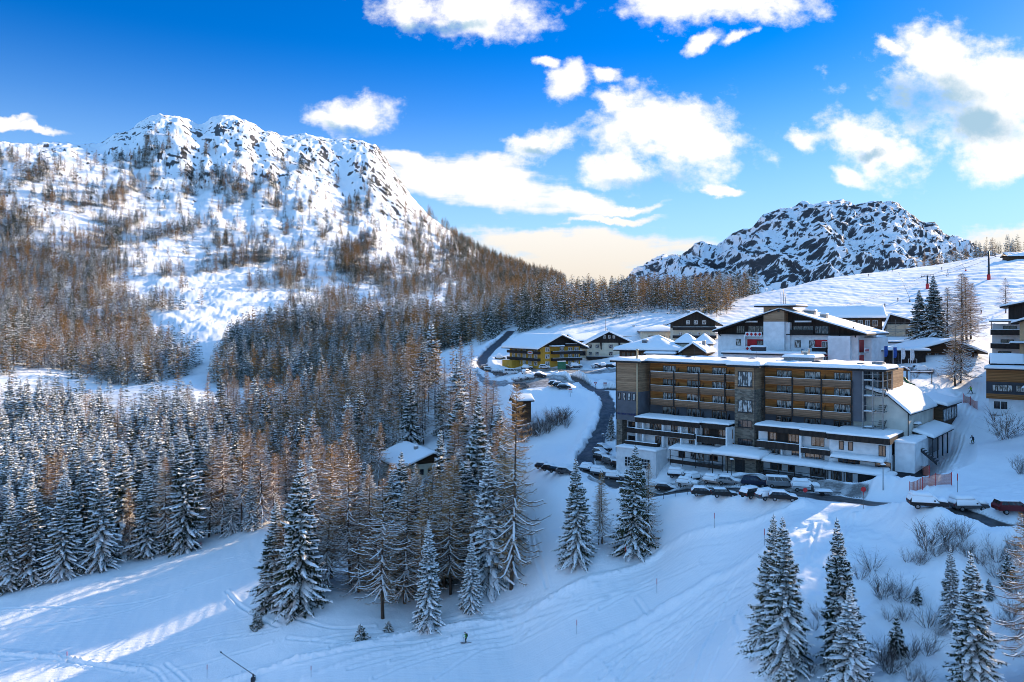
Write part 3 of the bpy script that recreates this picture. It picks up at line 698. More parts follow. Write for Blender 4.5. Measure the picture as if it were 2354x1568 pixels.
def make_ground_materials():
    # snow, with bare rock by the sheet's own mask
    m, nt, b = newmat('snow_ground')
    geo = node(nt, 'ShaderNodeNewGeometry')
    at = node(nt, 'ShaderNodeAttribute', attribute_name='rock')
    n1 = node(nt, 'ShaderNodeTexNoise'); n1.inputs['Scale'].default_value = .9; n1.inputs['Detail'].default_value = 5
    lk(nt, geo.outputs['Position'], n1.inputs['Vector'])
    n2 = node(nt, 'ShaderNodeTexNoise'); n2.inputs['Scale'].default_value = .14; n2.inputs['Detail'].default_value = 8; n2.inputs['Roughness'].default_value = .7
    lk(nt, geo.outputs['Position'], n2.inputs['Vector'])
    ad = node(nt, 'ShaderNodeMath', operation='ADD'); lk(nt, at.outputs['Fac'], ad.inputs[0])
    sb = node(nt, 'ShaderNodeMath', operation='MULTIPLY_ADD'); lk(nt, n2.outputs['Fac'], sb.inputs[0]); sb.inputs[1].default_value = .8; sb.inputs[2].default_value = -.40
    lk(nt, sb.outputs[0], ad.inputs[1])
    mr = node(nt, 'ShaderNodeMapRange', interpolation_type='SMOOTHSTEP'); mr.inputs[1].default_value = .42; mr.inputs[2].default_value = .62
    lk(nt, ad.outputs[0], mr.inputs['Value'])
    ml = node(nt, 'ShaderNodeMath', operation='MULTIPLY'); lk(nt, mr.outputs[0], ml.inputs[0])
    gt = node(nt, 'ShaderNodeMath', operation='GREATER_THAN'); lk(nt, at.outputs['Fac'], gt.inputs[0]); gt.inputs[1].default_value = .03
    lk(nt, gt.outputs[0], ml.inputs[1])
    rk = node(nt, 'ShaderNodeValToRGB'); lk(nt, n1.outputs['Fac'], rk.inputs[0])
    rk.color_ramp.elements[0].position = .35; rk.color_ramp.elements[0].color = (.045, .046, .054, 1)
    rk.color_ramp.elements[1].position = .7; rk.color_ramp.elements[1].color = (.15, .145, .14, 1)
    mx = node(nt, 'ShaderNodeMix', data_type='RGBA'); lk(nt, ml.outputs[0], mx.inputs['Factor'])
    mx.inputs[6].default_value = (.87, .878, .89, 1); lk(nt, rk.outputs[0], mx.inputs[7])
    lk(nt, mx.outputs[2], b.inputs['Base Color'])
    n3 = node(nt, 'ShaderNodeTexNoise'); n3.inputs['Scale'].default_value = 2.2; n3.inputs['Detail'].default_value = 6; n3.inputs['Roughness'].default_value = .62
    lk(nt, geo.outputs['Position'], n3.inputs['Vector'])
    bp = node(nt, 'ShaderNodeBump'); bp.inputs['Strength'].default_value = .55; bp.inputs['Distance'].default_value = .12
    lk(nt, n3.outputs['Fac'], bp.inputs['Height']); lk(nt, bp.outputs['Normal'], b.inputs['Normal'])
    b.inputs['Roughness'].default_value = .7; b.inputs['Specular IOR Level'].default_value = .2
    def massif(name):
        m, nt, b = newmat(name)
        geo = node(nt, 'ShaderNodeNewGeometry'); at = node(nt, 'ShaderNodeAttribute', attribute_name='rock')
        mp = node(nt, 'ShaderNodeMapping'); mp.inputs['Rotation'].default_value = (0, RAD(24), 0); mp.inputs['Scale'].default_value = (.06, .06, .24); lk(nt, geo.outputs['Position'], mp.inputs[0])
        n = node(nt, 'ShaderNodeTexNoise'); n.inputs['Scale'].default_value = 1.0; n.inputs['Detail'].default_value = 9; n.inputs['Roughness'].default_value = .72; lk(nt, mp.outputs[0], n.inputs['Vector'])
        a = node(nt, 'ShaderNodeMath', operation='MULTIPLY_ADD'); lk(nt, n.outputs['Fac'], a.inputs[0]); a.inputs[1].default_value = 1.5; a.inputs[2].default_value = -.75
        ad = node(nt, 'ShaderNodeMath', operation='ADD'); lk(nt, a.outputs[0], ad.inputs[0]); lk(nt, at.outputs['Fac'], ad.inputs[1])
        r = node(nt, 'ShaderNodeValToRGB'); lk(nt, ad.outputs[0], r.inputs[0])
        r.color_ramp.elements[0].position = .26; r.color_ramp.elements[0].color = (.80, .81, .83, 1); r.color_ramp.elements[1].position = .95; r.color_ramp.elements[1].color = (.055, .055, .06, 1)
        e = r.color_ramp.elements.new(.52); e.color = (.34, .34, .35, 1); e = r.color_ramp.elements.new(.64); e.color = (.12, .12, .125, 1)
        lk(nt, r.outputs[0], b.inputs['Base Color']); b.inputs['Roughness'].default_value = .85; b.inputs['Specular IOR Level'].default_value = .15
        bp = node(nt, 'ShaderNodeBump'); bp.inputs['Strength'].default_value = .8; bp.inputs['Distance'].default_value = 2.0; lk(nt, n.outputs['Fac'], bp.inputs['Height']); lk(nt, bp.outputs['Normal'], b.inputs['Normal'])
        return m
    global MMASSIF
    MMASSIF = massif('massif_rock_and_snow')
    # groomed snow: fine combing along the run
    m2, nt, b = newmat('groomed_snow')
    geo = node(nt, 'ShaderNodeNewGeometry')
    mp = node(nt, 'ShaderNodeMapping'); mp.inputs['Rotation'].default_value = (0, 0, RAD(-38)); mp.inputs['Scale'].default_value = (.18, 2.6, .5)
    lk(nt, geo.outputs['Position'], mp.inputs[0])
    n3 = node(nt, 'ShaderNodeTexNoise'); n3.inputs['Scale'].default_value = 1.0; n3.inputs['Detail'].default_value = 5
    lk(nt, mp.outputs[0], n3.inputs['Vector'])
    n4 = node(nt, 'ShaderNodeTexNoise'); n4.inputs['Scale'].default_value = 3.0; n4.inputs['Detail'].default_value = 5
    lk(nt, geo.outputs['Position'], n4.inputs['Vector'])
    ad = node(nt, 'ShaderNodeMath', operation='MULTIPLY_ADD'); lk(nt, n4.outputs['Fac'], ad.inputs[0]); ad.inputs[1].default_value = .5; lk(nt, n3.outputs['Fac'], ad.inputs[2])
    bp = node(nt, 'ShaderNodeBump'); bp.inputs['Strength'].default_value = .7; bp.inputs['Distance'].default_value = .1
    lk(nt, ad.outputs[0], bp.inputs['Height']); lk(nt, bp.outputs['Normal'], b.inputs['Normal'])
    b.inputs['Base Color'].default_value = (.86, .87, .885, 1); b.inputs['Roughness'].default_value = .62; b.inputs['Specular IOR Level'].default_value = .25
    # road: wet asphalt with streaks of slush and packed snow
    def surf(name, attr, dark, dark2, snowc, thr, aniso):
        m, nt, b = newmat(name)
        geo = node(nt, 'ShaderNodeNewGeometry'); at = node(nt, 'ShaderNodeAttribute', attribute_name=attr)
        n = node(nt, 'ShaderNodeTexNoise'); n.inputs['Scale'].default_value = aniso; n.inputs['Detail'].default_value = 7; n.inputs['Roughness'].default_value = .65
        lk(nt, geo.outputs['Position'], n.inputs['Vector'])
        c = node(nt, 'ShaderNodeValToRGB'); lk(nt, n.outputs['Fac'], c.inputs[0])
        c.color_ramp.elements[0].position = .4; c.color_ramp.elements[0].color = (*dark, 1); c.color_ramp.elements[1].position = .62; c.color_ramp.elements[1].color = (*dark2, 1)
        s = node(nt, 'ShaderNodeMath', operation='MULTIPLY_ADD'); lk(nt, n.outputs['Fac'], s.inputs[0]); s.inputs[1].default_value = .9; lk(nt, at.outputs['Fac'], s.inputs[2])
        mr = node(nt, 'ShaderNodeMapRange'); mr.inputs[1].default_value = thr; mr.inputs[2].default_value = thr + .35
        lk(nt, s.outputs[0], mr.inputs['Value'])
        mx = node(nt, 'ShaderNodeMix', data_type='RGBA'); lk(nt, mr.outputs[0], mx.inputs['Factor']); mx.inputs[6].default_value = (*snowc, 1); lk(nt, c.outputs[0], mx.inputs[7])
        lk(nt, mx.outputs[2], b.inputs['Base Color'])
        b.inputs['Roughness'].default_value = .5; b.inputs['Specular IOR Level'].default_value = .35
        bp = node(nt, 'ShaderNodeBump'); bp.inputs['Strength'].default_value = .4; bp.inputs['Distance'].default_value = .06
        lk(nt, n.outputs['Fac'], bp.inputs['Height']); lk(nt, bp.outputs['Normal'], b.inputs['Normal'])
        return m
    m3 = surf('wet_road', 'road', (.035, .034, .036), (.10, .095, .09), (.72, .72, .72), .95, .7)
    m4 = surf('packed_snow', 'park', (.14, .13, .12), (.50, .49, .48), (.78, .78, .79), 1.0, .45)
    return m, m2, m3, m4
GM = make_ground_materials()
MSNOWG, MPISTE, MROAD, MPARK = GM

nx_, ny_ = Z_.shape
def _fa(a): return .25 * (a[:-1, :-1] + a[1:, :-1] + a[:-1, 1:] + a[1:, 1:])
f_road, f_park, f_pist = _fa(M_road) > .25, _fa(M_park) > .5, _fa(M_pist) > .5
f_y, f_u = _fa(Y_), _fa(U_)
cls = np.zeros(f_y.shape, int)
cls[(f_y > 425) & (f_u < 1300)] = 4
cls[f_pist] = 3
cls[f_park] = 2
cls[f_road] = 1
Vall = np.stack([X_, Y_, Z_], -1).reshape(-1, 3)
attrs = {'rock': M_rock.ravel(), 'road': M_road.ravel(), 'park': M_park.ravel()}
I0 = (np.arange(nx_ - 1)[:, None] * ny_ + np.arange(ny_ - 1)[None, :])
quads = np.stack([I0, I0 + ny_, I0 + ny_ + 1, I0 + 1], -1)
def sheet(name, c, m, at=()):
    q = quads[cls == c].reshape(-1, 4)
    used, inv = np.unique(q, return_inverse=True)
    me = mesh_np(name, Vall[used], inv.reshape(-1, 4), None, True, 4)
    for a in at:
        A = me.attributes.new(a, 'FLOAT', 'POINT'); A.data.foreach_set('value', attrs[a][used].astype(np.float32))
    o = link_mesh(name, me, [m]); o['kind'] = 'structure'
    return o
sheet('snow_ground', 0, MSNOWG, ('rock',))
sheet('road', 1, MROAD, ('road',))
sheet('parking_area', 2, MPARK, ('park',))
sheet('ski_piste', 3, MPISTE)
sheet('mountain', 4, MSNOWG, ('rock',))

# ---- the rocky mountain on the right, a massif of its own -----------------------
def rocky_mountain():
    prof = [(1380, 690), (1468, 622), (1516, 590), (1556, 585), (1572, 591), (1614, 560), (1633, 566), (1645, 572), (1662, 556), (1731, 525), (1757, 499), (1815, 485), (1855, 474), (1895, 467), (1932, 463), (1961, 478), (2008, 469), (2060, 473), (2081, 486), (2125, 519), (2147, 516), (2167, 536), (2209, 558), (2253, 580), (2330, 610), (2460, 680)]
    us = np.linspace(1330, 2480, 760)
    rv = np.interp(us, [p[0] for p in prof], [p[1] for p in prof])
    s = np.concatenate([np.linspace(0, 1, 420), 1 + np.linspace(.01, .5, 30)])
    Us, Ss = np.meshgrid(us, s, indexing='ij'); RV = np.repeat(rv[:, None], len(s), 1)
    Yb, Yr = 980.0, 1560.0
    Y = Yb + (Yr - Yb) * Ss
    X = (Us - CX) / F * Y
    rz = -(RV - YH) / F * Yr
    k = np.clip(Ss, 0, 1)
    z0 = 10.0
    Z = z0 + (rz - z0) * (1 - (1 - k) ** 1.35 * (1 - .25 * k))
    Z = np.where(Ss > 1, rz - (Ss - 1) * 500, Z)
    lim = smooth(0, .15, k) * (1 - .75 * smooth(.9, 1.0, k))
    a = ridged(X / 120 + Z / 260, Y / 190 + Z / 150, 3, 81, .5); Pd = X * .9 + Z * .45; Qd = Z * .9 - X * .35
    bn = ridged(Pd / 60, Qd / 19, 4, 82, .55)
    disp = (a - .9) * 17 + (bn - .8) * 4.0 + fbm(Pd / 14, Qd / 6, 3, 83) * 1.6
    Z2 = Z + disp * lim * .8; Y2 = Y - disp * lim * .55
    X2 = X + fbm(X / 40, Z / 30, 3, 84) * 9 * lim
    n0, n1_ = Z.shape
    gx = np.gradient(Z2, axis=0) / np.gradient(X, axis=0); gyy = np.gradient(Z2, axis=1) / np.maximum(np.abs(np.gradient(Y2, axis=1)), .15)
    st = np.hypot(gx, gyy)
    rk = fbm(Pd / 15, Qd / 5.0, 5, 85, gain=.7) * .8 + .35 * fbm(X / 90, Z / 70, 2, 86)
    rock = np.clip(smooth(.42, .72, .47 + .10 * (np.clip(st, 0, 4) - 1.25) + .55 * rk + .10 * smooth(.75, 1, k) - .12 * smooth(.3, 0, k)), 0, 1)
    q = (np.arange(n0 - 1)[:, None] * n1_ + np.arange(n1_ - 1)[None, :])
    q = np.stack([q, q + n1_, q + n1_ + 1, q + 1], -1).reshape(-1, 4)
    me = mesh_np('rocky_mountain', np.stack([X2, Y2, Z2], -1).reshape(-1, 3), q, None, True, 4)
    A = me.attributes.new('rock', 'FLOAT', 'POINT'); A.data.foreach_set('value', rock.ravel().astype(np.float32))
    o = link_mesh('rocky_mountain', me, [MMASSIF]); o['kind'] = 'structure'
rocky_mountain()
# ---- trees -------------------------------------------------------------------
def mat_tree(name, c, c2, rough=.8, scale=2.0):
    m, nt, b = newmat(name)
    tc = node(nt, 'ShaderNodeTexCoord'); oi = node(nt, 'ShaderNodeObjectInfo')
    n = node(nt, 'ShaderNodeTexNoise'); n.inputs['Scale'].default_value = scale; n.inputs['Detail'].default_value = 3
    lk(nt, tc.outputs['Object'], n.inputs['Vector'])
    ad = node(nt, 'ShaderNodeMath', operation='MULTIPLY_ADD'); lk(nt, oi.outputs['Random'], ad.inputs[0]); ad.inputs[1].default_value = .35; lk(nt, n.outputs['Fac'], ad.inputs[2])
    r = node(nt, 'ShaderNodeValToRGB'); lk(nt, ad.outputs[0], r.inputs[0])
    r.color_ramp.elements[0].position = .4; r.color_ramp.elements[0].color = (*c, 1); r.color_ramp.elements[1].position = .95; r.color_ramp.elements[1].color = (*c2, 1)
    lk(nt, r.outputs[0], b.inputs['Base Color']); b.inputs['Roughness'].default_value = rough; b.inputs['Specular IOR Level'].default_value = .15
    return m
MBARK = mat_tree('bark', (.045, .032, .025), (.10, .075, .058), .9, 3)
MNEEDLE = mat_tree('spruce_needles', (.024, .030, .015), (.070, .074, .036), .75, 1.2)
MLARCH = mat_tree('larch_twigs', (.18, .095, .034), (.47, .26, .090), .85, 1.0)
MTSNOW = mat_snow('tree_snow', (.90, .905, .91), .25, (2.0, 7.0), .8, .04)

class TB:
    """triangle soup with a material number per triangle"""
    def __init__(s): s.p = []; s.m = []
    def tri(s, a, b, c, m): s.p.append((a, b, c)); s.m.append(m)
    def quad(s, a, b, c, d, m): s.tri(a, b, c, m); s.tri(a, c, d, m)
    def arrays(s): return np.array(s.p, np.float32).reshape(-1, 3, 3), np.array(s.m, np.int32)

def V3(x, y, z): return np.array((x, y, z), float)

def limb(tb, pts, r0, r1, m, n=3):
    """thin tapering limb of n sides"""
    k = len(pts); rings = []
    for i, p in enumerate(pts):
        t = pts[min(i + 1, k - 1)] - pts[max(i - 1, 0)]; t = t / (np.linalg.norm(t) + 1e-9)
        a = np.cross(t, V3(0, 0, 1) if abs(t[2]) < .9 else V3(1, 0, 0)); a /= np.linalg.norm(a) + 1e-9; b = np.cross(t, a)
        r = r0 + (r1 - r0) * i / (k - 1)
        rings.append([p + r * (a * math.cos(2 * math.pi * j / n + .5) + b * math.sin(2 * math.pi * j / n + .5)) for j in range(n)])
    for i in range(k - 1):
        for j in range(n):
            j2 = (j + 1) % n
            tb.quad(rings[i][j], rings[i][j2], rings[i + 1][j2], rings[i + 1][j], m)

def make_spruce(H, R, seed, lod=0, snow=.6, start=.03, gap=0.0):
    """lod 0 near, 1 middle distance, 2 far. materials: 0 bark, 1 needles, 2 snow"""
    r = random.Random(seed); tb = TB()
    step = (.46, .80, 1.15)[lod] * (H / 20) ** .5 * (.75 if H < 6 else 1)
    nb = ((7, 10), (6, 8), (5, 6))[lod]
    ntw = (11, 5, 2)[lod]
    if lod < 2: limb(tb, [V3(0, 0, -.6), V3(.03 * H * .2, 0, H * .4), V3(0, .04, H * .97)], .013 * H, .02, 0, 6 if lod == 0 else 4)
    z = start * H; ph = r.random() * 6
    lean = [(r.random() - .5) * .5 for _ in range(2)]
    lobes = [(r.random() * 6.28, r.random()) for _ in range(3)]
    while z < H * .985:
        k = z / H
        prof = (1 - k) ** .92 * (1.0 if k > .12 else .80 + 1.7 * k) * R * 1.38 + .10
        prof *= r.uniform(.80, 1.14)
        n = r.randint(*nb)
        if k > .85: n = max(4, n - 3)
        ph += 2.4
        for i in range(n):
            a = ph + i * 6.283 / n + r.uniform(-.35, .35)
            L = prof * r.uniform(.70, 1.12) * (1 + .12 * math.sin(2 * a + lobes[0][0]) + .08 * math.sin(3 * a + 6 * k + lobes[1][0]))
            if r.random() < gap: continue
            if r.random() < .12: L *= 1.25
            L = max(L, .12)
            zz = z + r.uniform(-.35, .35) * step
            d = V3(math.cos(a), math.sin(a), 0); sd = V3(-math.sin(a), math.cos(a), 0)
            droop = (.62 - .95 * k + r.uniform(-.12, .12))   # low boughs hang, top ones rise
            K = 5 if lod == 0 else (4 if lod == 1 else 3)
            sp = []
            for q in range(K):
                s = q / (K - 1)
                dz = -L * droop * (s ** 1.25) + L * .20 * max(0, s - .6) * (1 if k < .7 else 0)
                sp.append(V3(0, 0, zz) + d * (L * s) + V3(0, 0, dz) + sd * (r.uniform(-.05, .05) * L * s))
            wid = min(.46 * L + .10, .95)
            # needle sprays along both sides, hanging outward
            for q in range(ntw):
                s = (q + .7) / (ntw + .2)
                x = s * (K - 1); i0 = min(int(x), K - 2); f = x - i0
                c = sp[i0] * (1 - f) + sp[i0 + 1] * f
                ws = wid * (1.15 * (1 - s) ** .6 * (.35 + s) + .12) * (1.0 if lod == 0 else 1.25)
                for sg in (-1, 1):
                    wl = ws * r.uniform(.75, 1.25); hang = r.uniform(.25, .8) * wl + .03
                    tip = c + sd * sg * wl * .85 + d * wl * r.uniform(.35, .75) - V3(0, 0, hang)
                    b1 = c - d * wl * .28; b2 = c + d * wl * .34
                    if lod < 2:
                        tb.tri(b1, b2, tip, 1)
                        if r.random() < .6:
                            tb.tri(c + sd * sg * wl * .35 - d * .1 * wl, c + sd * sg * wl * .6 + d * .3 * wl, c + sd * sg * wl * .5 + d * .2 * wl - V3(0, 0, wl * r.uniform(.5, .9)), 1)
                    else:
                        tb.tri(b1 - d * wl * .2, b2 + d * wl * .2, tip, 1)
                    if r.random() < snow * (1.0 if s > .2 else .6):
                        e = r.uniform(.55, .92); up = V3(0, 0, .045 + .03 * r.random())
                        nz_ = c + (tip - c) * e
                        if lod == 0:
                            mid = (c + nz_) / 2 + up * 2.2 + sd * sg * .02
                            tb.tri(b1 * .75 + c * .25 + up, mid, b2 * .72 + c * .28 + up, 2)
                            tb.tri(b2 * .72 + c * .28 + up, mid, nz_ + up, 2); tb.tri(mid, b1 * .75 + c * .25 + up, nz_ + up, 2)
                        else:
                            tb.tri(b1 + up * 1.5 - d * wl * .1 * lod, b2 + up * 1.5 + d * wl * .1 * lod, nz_ + up * 1.2, 2)
            # tuft at the tip
            t = sp[-1]; e = sp[-1] - sp[-2]; e = e / (np.linalg.norm(e) + 1e-9)
            if lod < 2:
                q = .09 * L + .07
                tb.tri(t - sd * q * .6 - e * q * .5, t + sd * q * .6 - e * q * .5, t + e * q * 1.2, 1)
            # the lumpy pad of snow along the bough
            if r.random() < snow + .2 and lod < 2:
                th = r.uniform(.05, .12) * (.7 + .06 * H / 5) * (.5 + snow)
                w0 = wid * r.uniform(.28, .5) * (.6 + .5 * snow)
                i_s = 0 if lod == 0 else 1
                prev = None
                for q in range(i_s, K):
                    s = q / (K - 1)
                    ww = w0 * (.35 + 1.0 * math.sin(math.pi * min(1, s * .9 + .1))) * r.uniform(.6, 1.25)
                    hh = th * r.uniform(.6, 1.4)
                    c = sp[q] + (e * .12 * L if q == K - 1 else 0)
                    cur = (c - sd * ww + V3(0, 0, -.02 - .25 * ww), c + V3(0, 0, hh) + sd * r.uniform(-.2, .2) * ww, c + sd * ww + V3(0, 0, -.02 - .25 * ww))
                    if prev is not None:
                        tb.quad(prev[0], prev[1], cur[1], cur[0], 2); tb.quad(prev[1], prev[2], cur[2], cur[1], 2)
                    prev = cur
                tb.tri(prev[0], prev[1], prev[2], 2)
        z += step * r.uniform(.75, 1.2) * (1.0 if k < .8 else .8)
    # the leader
    if lod < 2:
        for q in range(4):
            a = q * 1.57; tb.tri(V3(.09 * math.cos(a), .09 * math.sin(a), H * .95), V3(.09 * math.cos(a + 1.6), .09 * math.sin(a + 1.6), H * .95), V3(0, 0, H * 1.01), 1)
    P, m = tb.arrays()
    P[..., 0] += lean[0] * (P[..., 2] / H) ** 2; P[..., 1] += lean[1] * (P[..., 2] / H) ** 2
    return P, m

def make_larch(H, R, seed, lod=0, snow=.6, start=.18):
    """bare larch: dark stem, drooping snow-lined boughs, fine orange twigs. 0 bark 1 twigs 2 snow"""
    r = random.Random(seed); tb = TB()
    bend = [(r.random() - .5) * .02 * H for _ in range(2)]
    stem = [V3(0, 0, -.6), V3(bend[0], bend[1], H * .35), V3(-bend[0] * .3, bend[1] * .4, H * .7), V3(0, 0, H)]
    limb(tb, stem, (.012, .011, .006)[lod] * H, .012, 0, 5 if lod == 0 else 3)
    def sx(k): return V3(bend[0] * math.sin(k * 4.5) * .6, bend[1] * math.sin(k * 4.5) * .6, k * H)
    N = (170, 96, 34)[lod]
    a = r.random() * 6
    for b in range(N):
        k = start + (1 - start) * ((b + r.random()) / N) ** .92
        if k > .985: k = .985
        a += 2.4 + r.uniform(-.5, .5)
        prof = (1 - k) ** .85 * R * 1.55 * (1 if k > start + .12 else .62 + 3 * (k - start)) + .22
        L = prof * r.uniform(.6, 1.15)
        d = V3(math.cos(a), math.sin(a), 0); sd = V3(-math.sin(a), math.cos(a), 0)
        c0 = sx(k)
        drop = (.55 - .75 * k + r.uniform(-.1, .12)); up = .34 + .2 * r.random()
        K = 5 if lod == 0 else (4 if lod == 1 else 3)
        pts = []
        for q in range(K):
            s = q / (K - 1)
            pts.append(c0 + d * L * s + V3(0, 0, -L * drop * math.sin(min(1, s * 1.25) * 1.57) + L * up * max(0, s - .55) ** 1.3) + sd * L * r.uniform(-.06, .06) * s)
        rr = max(.014 + .0105 * L, .022) * (1.05, 1.4, 2.2)[lod]
        limb(tb, pts, rr, rr * .45, 0 if k < .55 else 1, 3)
        # snow riding on the upper side of the bough
        if r.random() < snow * (1.25 - .75 * k):
            o = V3(0, 0, rr * 1.1 + .02)
            for q in range(K - 1):
                w = rr * (1.9 - .8 * q / (K - 1)) + .018
                A, B = pts[q] + o, pts[q + 1] + o; top = V3(0, 0, .05)
                tb.quad(A - sd * w, A + top, B + top, B - sd * w * .8, 2); tb.quad(A + top, A + sd * w, B + sd * w * .8, B + top, 2)
        # fine twigs
        nt_ = (30, 16, 9)[lod]
        nt_ = int(nt_ * (.6 + .5 * min(1.3, L / 1.5)))
        for q in range(nt_):
            s = .12 + .88 * (q + r.random()) / nt_
            x = s * (K - 1); i0 = min(int(x), K - 2); f = x - i0
            c = pts[i0] * (1 - f) + pts[i0 + 1] * f
            sg = 1 if r.random() < .5 else -1
            tl = (.28 + .30 * L * (1.05 - s)) * r.uniform(.6, 1.2) * (1, 1.1, 1.5)[lod]
            tl = min(tl, (1.1, 1.1, 1.5)[lod])
            dr = sd * sg * r.uniform(.35, .9) + d * r.uniform(.15, .9) + V3(0, 0, r.uniform(-.75, .35) + .5 * k)
            dr /= np.linalg.norm(dr)
            w = (.017, .038, .20)[lod] * r.uniform(.7, 1.3)
            pw = np.cross(dr, V3(r.random() - .5, r.random() - .5, r.random())); pw /= np.linalg.norm(pw) + 1e-9
            snowy = r.random() < snow * .22 * (1.2 - k)
            mi = 2 if snowy else 1
            tb.tri(c - pw * w, c + pw * w, c + dr * tl, mi)
            if lod == 0 and not snowy and r.random() < .7:
                c2 = c + dr * tl * .45
                d2 = dr + (V3(r.random(), r.random(), r.random()) - .5) * 1.4
                tb.tri(c2 - pw * w * .8, c2 + pw * w * .8, c2 + d2 * tl * .5, 1)
    return tb.arrays()

def soup_mesh(name, P, m):
    V = P.reshape(-1, 3); Fc = np.arange(len(V)).reshape(-1, 3)
    return mesh_np(name, V, Fc, m, False, 3)

TREE_MATS = {'spruce': [MBARK, MNEEDLE, MTSNOW], 'larch': [MBARK, MLARCH, MTSNOW]}
def split_tree(P, m, kind):
    """trunk mesh and crown mesh of one tree"""
    out = []
    for nm, sel in (('trunk', m == 0), ('crown', m > 0)):
        me = soup_mesh(kind + '_' + nm, P[sel], m[sel])
        for x in TREE_MATS[kind]: me.materials.append(x)
        out.append(me)
    return out
def whole_tree(P, m, kind):
    me = soup_mesh(kind + '_tree', P, m)
    for x in TREE_MATS[kind]: me.materials.append(x)
    return me
# libraries: (height, mesh...) per kind and level of detail
LIB = {}
for i in range(7):
    sn = (.55, .68, .80, .5, .92, .72, .95)[i]
    LIB.setdefault(('spruce', 0), []).append((20.0, split_tree(*make_spruce(20, (2.7, 3.1, 2.5, 2.9, 2.6, 3.3, 2.8)[i], 100 + i, 0, sn, .02 + .03 * (i % 2), .04), 'spruce'), sn))
for i in range(5):
    sn = (.42, .52, .95, .48, 1.0)[i]
    LIB.setdefault(('spruce', 1), []).append((20.0, split_tree(*make_spruce(20, (2.5, 2.9, 2.6, 2.8, 2.5)[i], 200 + i, 1, sn, .03, .05), 'spruce'), sn))
for i in range(6):
    LIB.setdefault(('larch', 0), []).append((20.0, split_tree(*make_larch(20, (3.6, 3.2, 3.9, 3.4, 3.0, 3.7)[i], 300 + i, 0, .75, (.16, .1, .2, .14, .25, .08)[i]), 'larch'), .7))
for i in range(5):
    LIB.setdefault(('larch', 1), []).append((20.0, split_tree(*make_larch(20, (3.3, 3.0, 3.5, 2.9, 3.2)[i], 400 + i, 1, .6, (.15, .1, .2, .12, .25)[i]), 'larch'), .6))
LIB[('sapling', 0)] = [(4.0, split_tree(*make_spruce(4, .95, 700 + i, 1, (.45, .6, .9)[i], .02, .05), 'spruce'), .5) for i in range(3)]
FAR = {'spruce': [make_spruce(20, (2.9, 3.2, 2.7, 3.0)[i], 500 + i, 2, (.18, .32, .7, .95)[i], .02, .05) for i in range(4)],
       'larch': [make_larch(20, (3.0, 2.6, 2.8, 3.2)[i], 600 + i, 2, (.06, .15, .55, .7)[i], (.15, .1, .2, .25)[i]) for i in range(4)]}

TREES = []          # dict(kind, x, y, h, label, group, var)
_cell = {}
def _free(x, y, dmin):
    c = 6.0; i, j = int(x // c), int(y // c); k = int(dmin // c) + 1
    for a in range(i - k, i + k + 1):
        for b in range(j - k, j + k + 1):
            for (px_, py_) in _cell.get((a, b), ()):
                if (px_ - x) ** 2 + (py_ - y) ** 2 < dmin * dmin: return False
    return True
KEEPOUT = []
def plant(kind, x, y, h, label, group=None, var=None, dmin=0.0, name=None, wide=1.0):
    if dmin and not _free(x, y, dmin): return False
    _cell.setdefault((int(x // 6), int(y // 6)), []).append((x, y))
    TREES.append(dict(kind=kind, x=x, y=y, h=h, label=label, group=group, var=var, wide=wide))
    return True
def one(kind, u, v, vtop, label, var=None, wide=1.0, u2=None, ymin=62):
    """a tree measured in the photograph: foot at u, v and top row vtop"""
    p = g(u, v, ymin)
    h = (v - vtop) * p.y / F
    plant(kind, p.x, p.y, h, label, None, var, 0, None, wide)

# -- single trees in front ---------------------------------------------------------
one('spruce', 1808, 1535, 1192, 'tall snowy spruce standing nearest the piste on the scrubby bank below the road', 5, .95)
one('spruce', 1768, 1490, 1178, 'slim spruce whose top pokes up behind the tall snowy spruce by the piste edge', 1, .8)
one('spruce', 1806, 1585, 1500, 'small young spruce at the foot of the tall spruce by the piste edge', 2)
one('spruce', 1943, 1545, 1192, 'tallest dark spruce on the scrubby bank straight below the sunlit snow patch', 3, .95)
one('spruce', 1952, 1610, 1345, 'broad snowy spruce standing in front of the tallest dark spruce', 6, 1.1)
one('spruce', 2188, 1440, 1253, 'slender spruce with thick snow clumps and a bent tip behind a fuller spruce', 4, .75)
one('spruce', 2243, 1600, 1263, 'full snow-laden spruce at the lower right among bare bushes', 2, 1.15)
one('spruce', 2062, 1505, 1415, 'small dark spruce sapling among bare twigs below the parked cars', 0, .8)
one('spruce', 2318, 1345, 1265, 'small snow-plastered spruce sapling at the right edge above the full spruce', 6, .8)
one('spruce', 2275, 1375, 1330, 'tiny snow-covered spruce sapling between bushes on the right bank', 6, .9)
one('spruce', 2108, 1385, 1345, 'tiny white spruce sapling beside a forked bare bush', 6, .9)
one('larch', 2375, 1560, 1180, 'bare brown larch cut by the right edge of the picture', 0, 1.1)
one('spruce', 1328, 1288, 1050, 'narrow snowy spruce alone on the slope below the car park', 1, 1.0)
one('larch', 1384, 1250, 1085, 'small bare larch between the two spruces below the car park', 1, 1.0)
one('larch', 1376, 1253, 1110, 'thin bare larch leaning on its neighbour between the two spruces', 4, .7)
one('spruce', 1455, 1266, 1022, 'pointed dark spruce with snowy boughs in front of the garage doors', 3, 1.15)
one('larch', 1492, 1257, 1065, 'bare larch with one-sided boughs right of the pointed dark spruce', 5, .8)
one('spruce', 690, 1398, 1055, 'big full spruce standing out on the piste edge, left end of its clump', 3, 1.1)
one('spruce', 636, 1385, 1150, 'dark bushy spruce tucked against the left of the big piste-edge spruce', 0, 1.3)
one('larch', 655, 1390, 1180, 'low bare larch with hanging twigs left of the big piste-edge spruce', 2, 1.2)
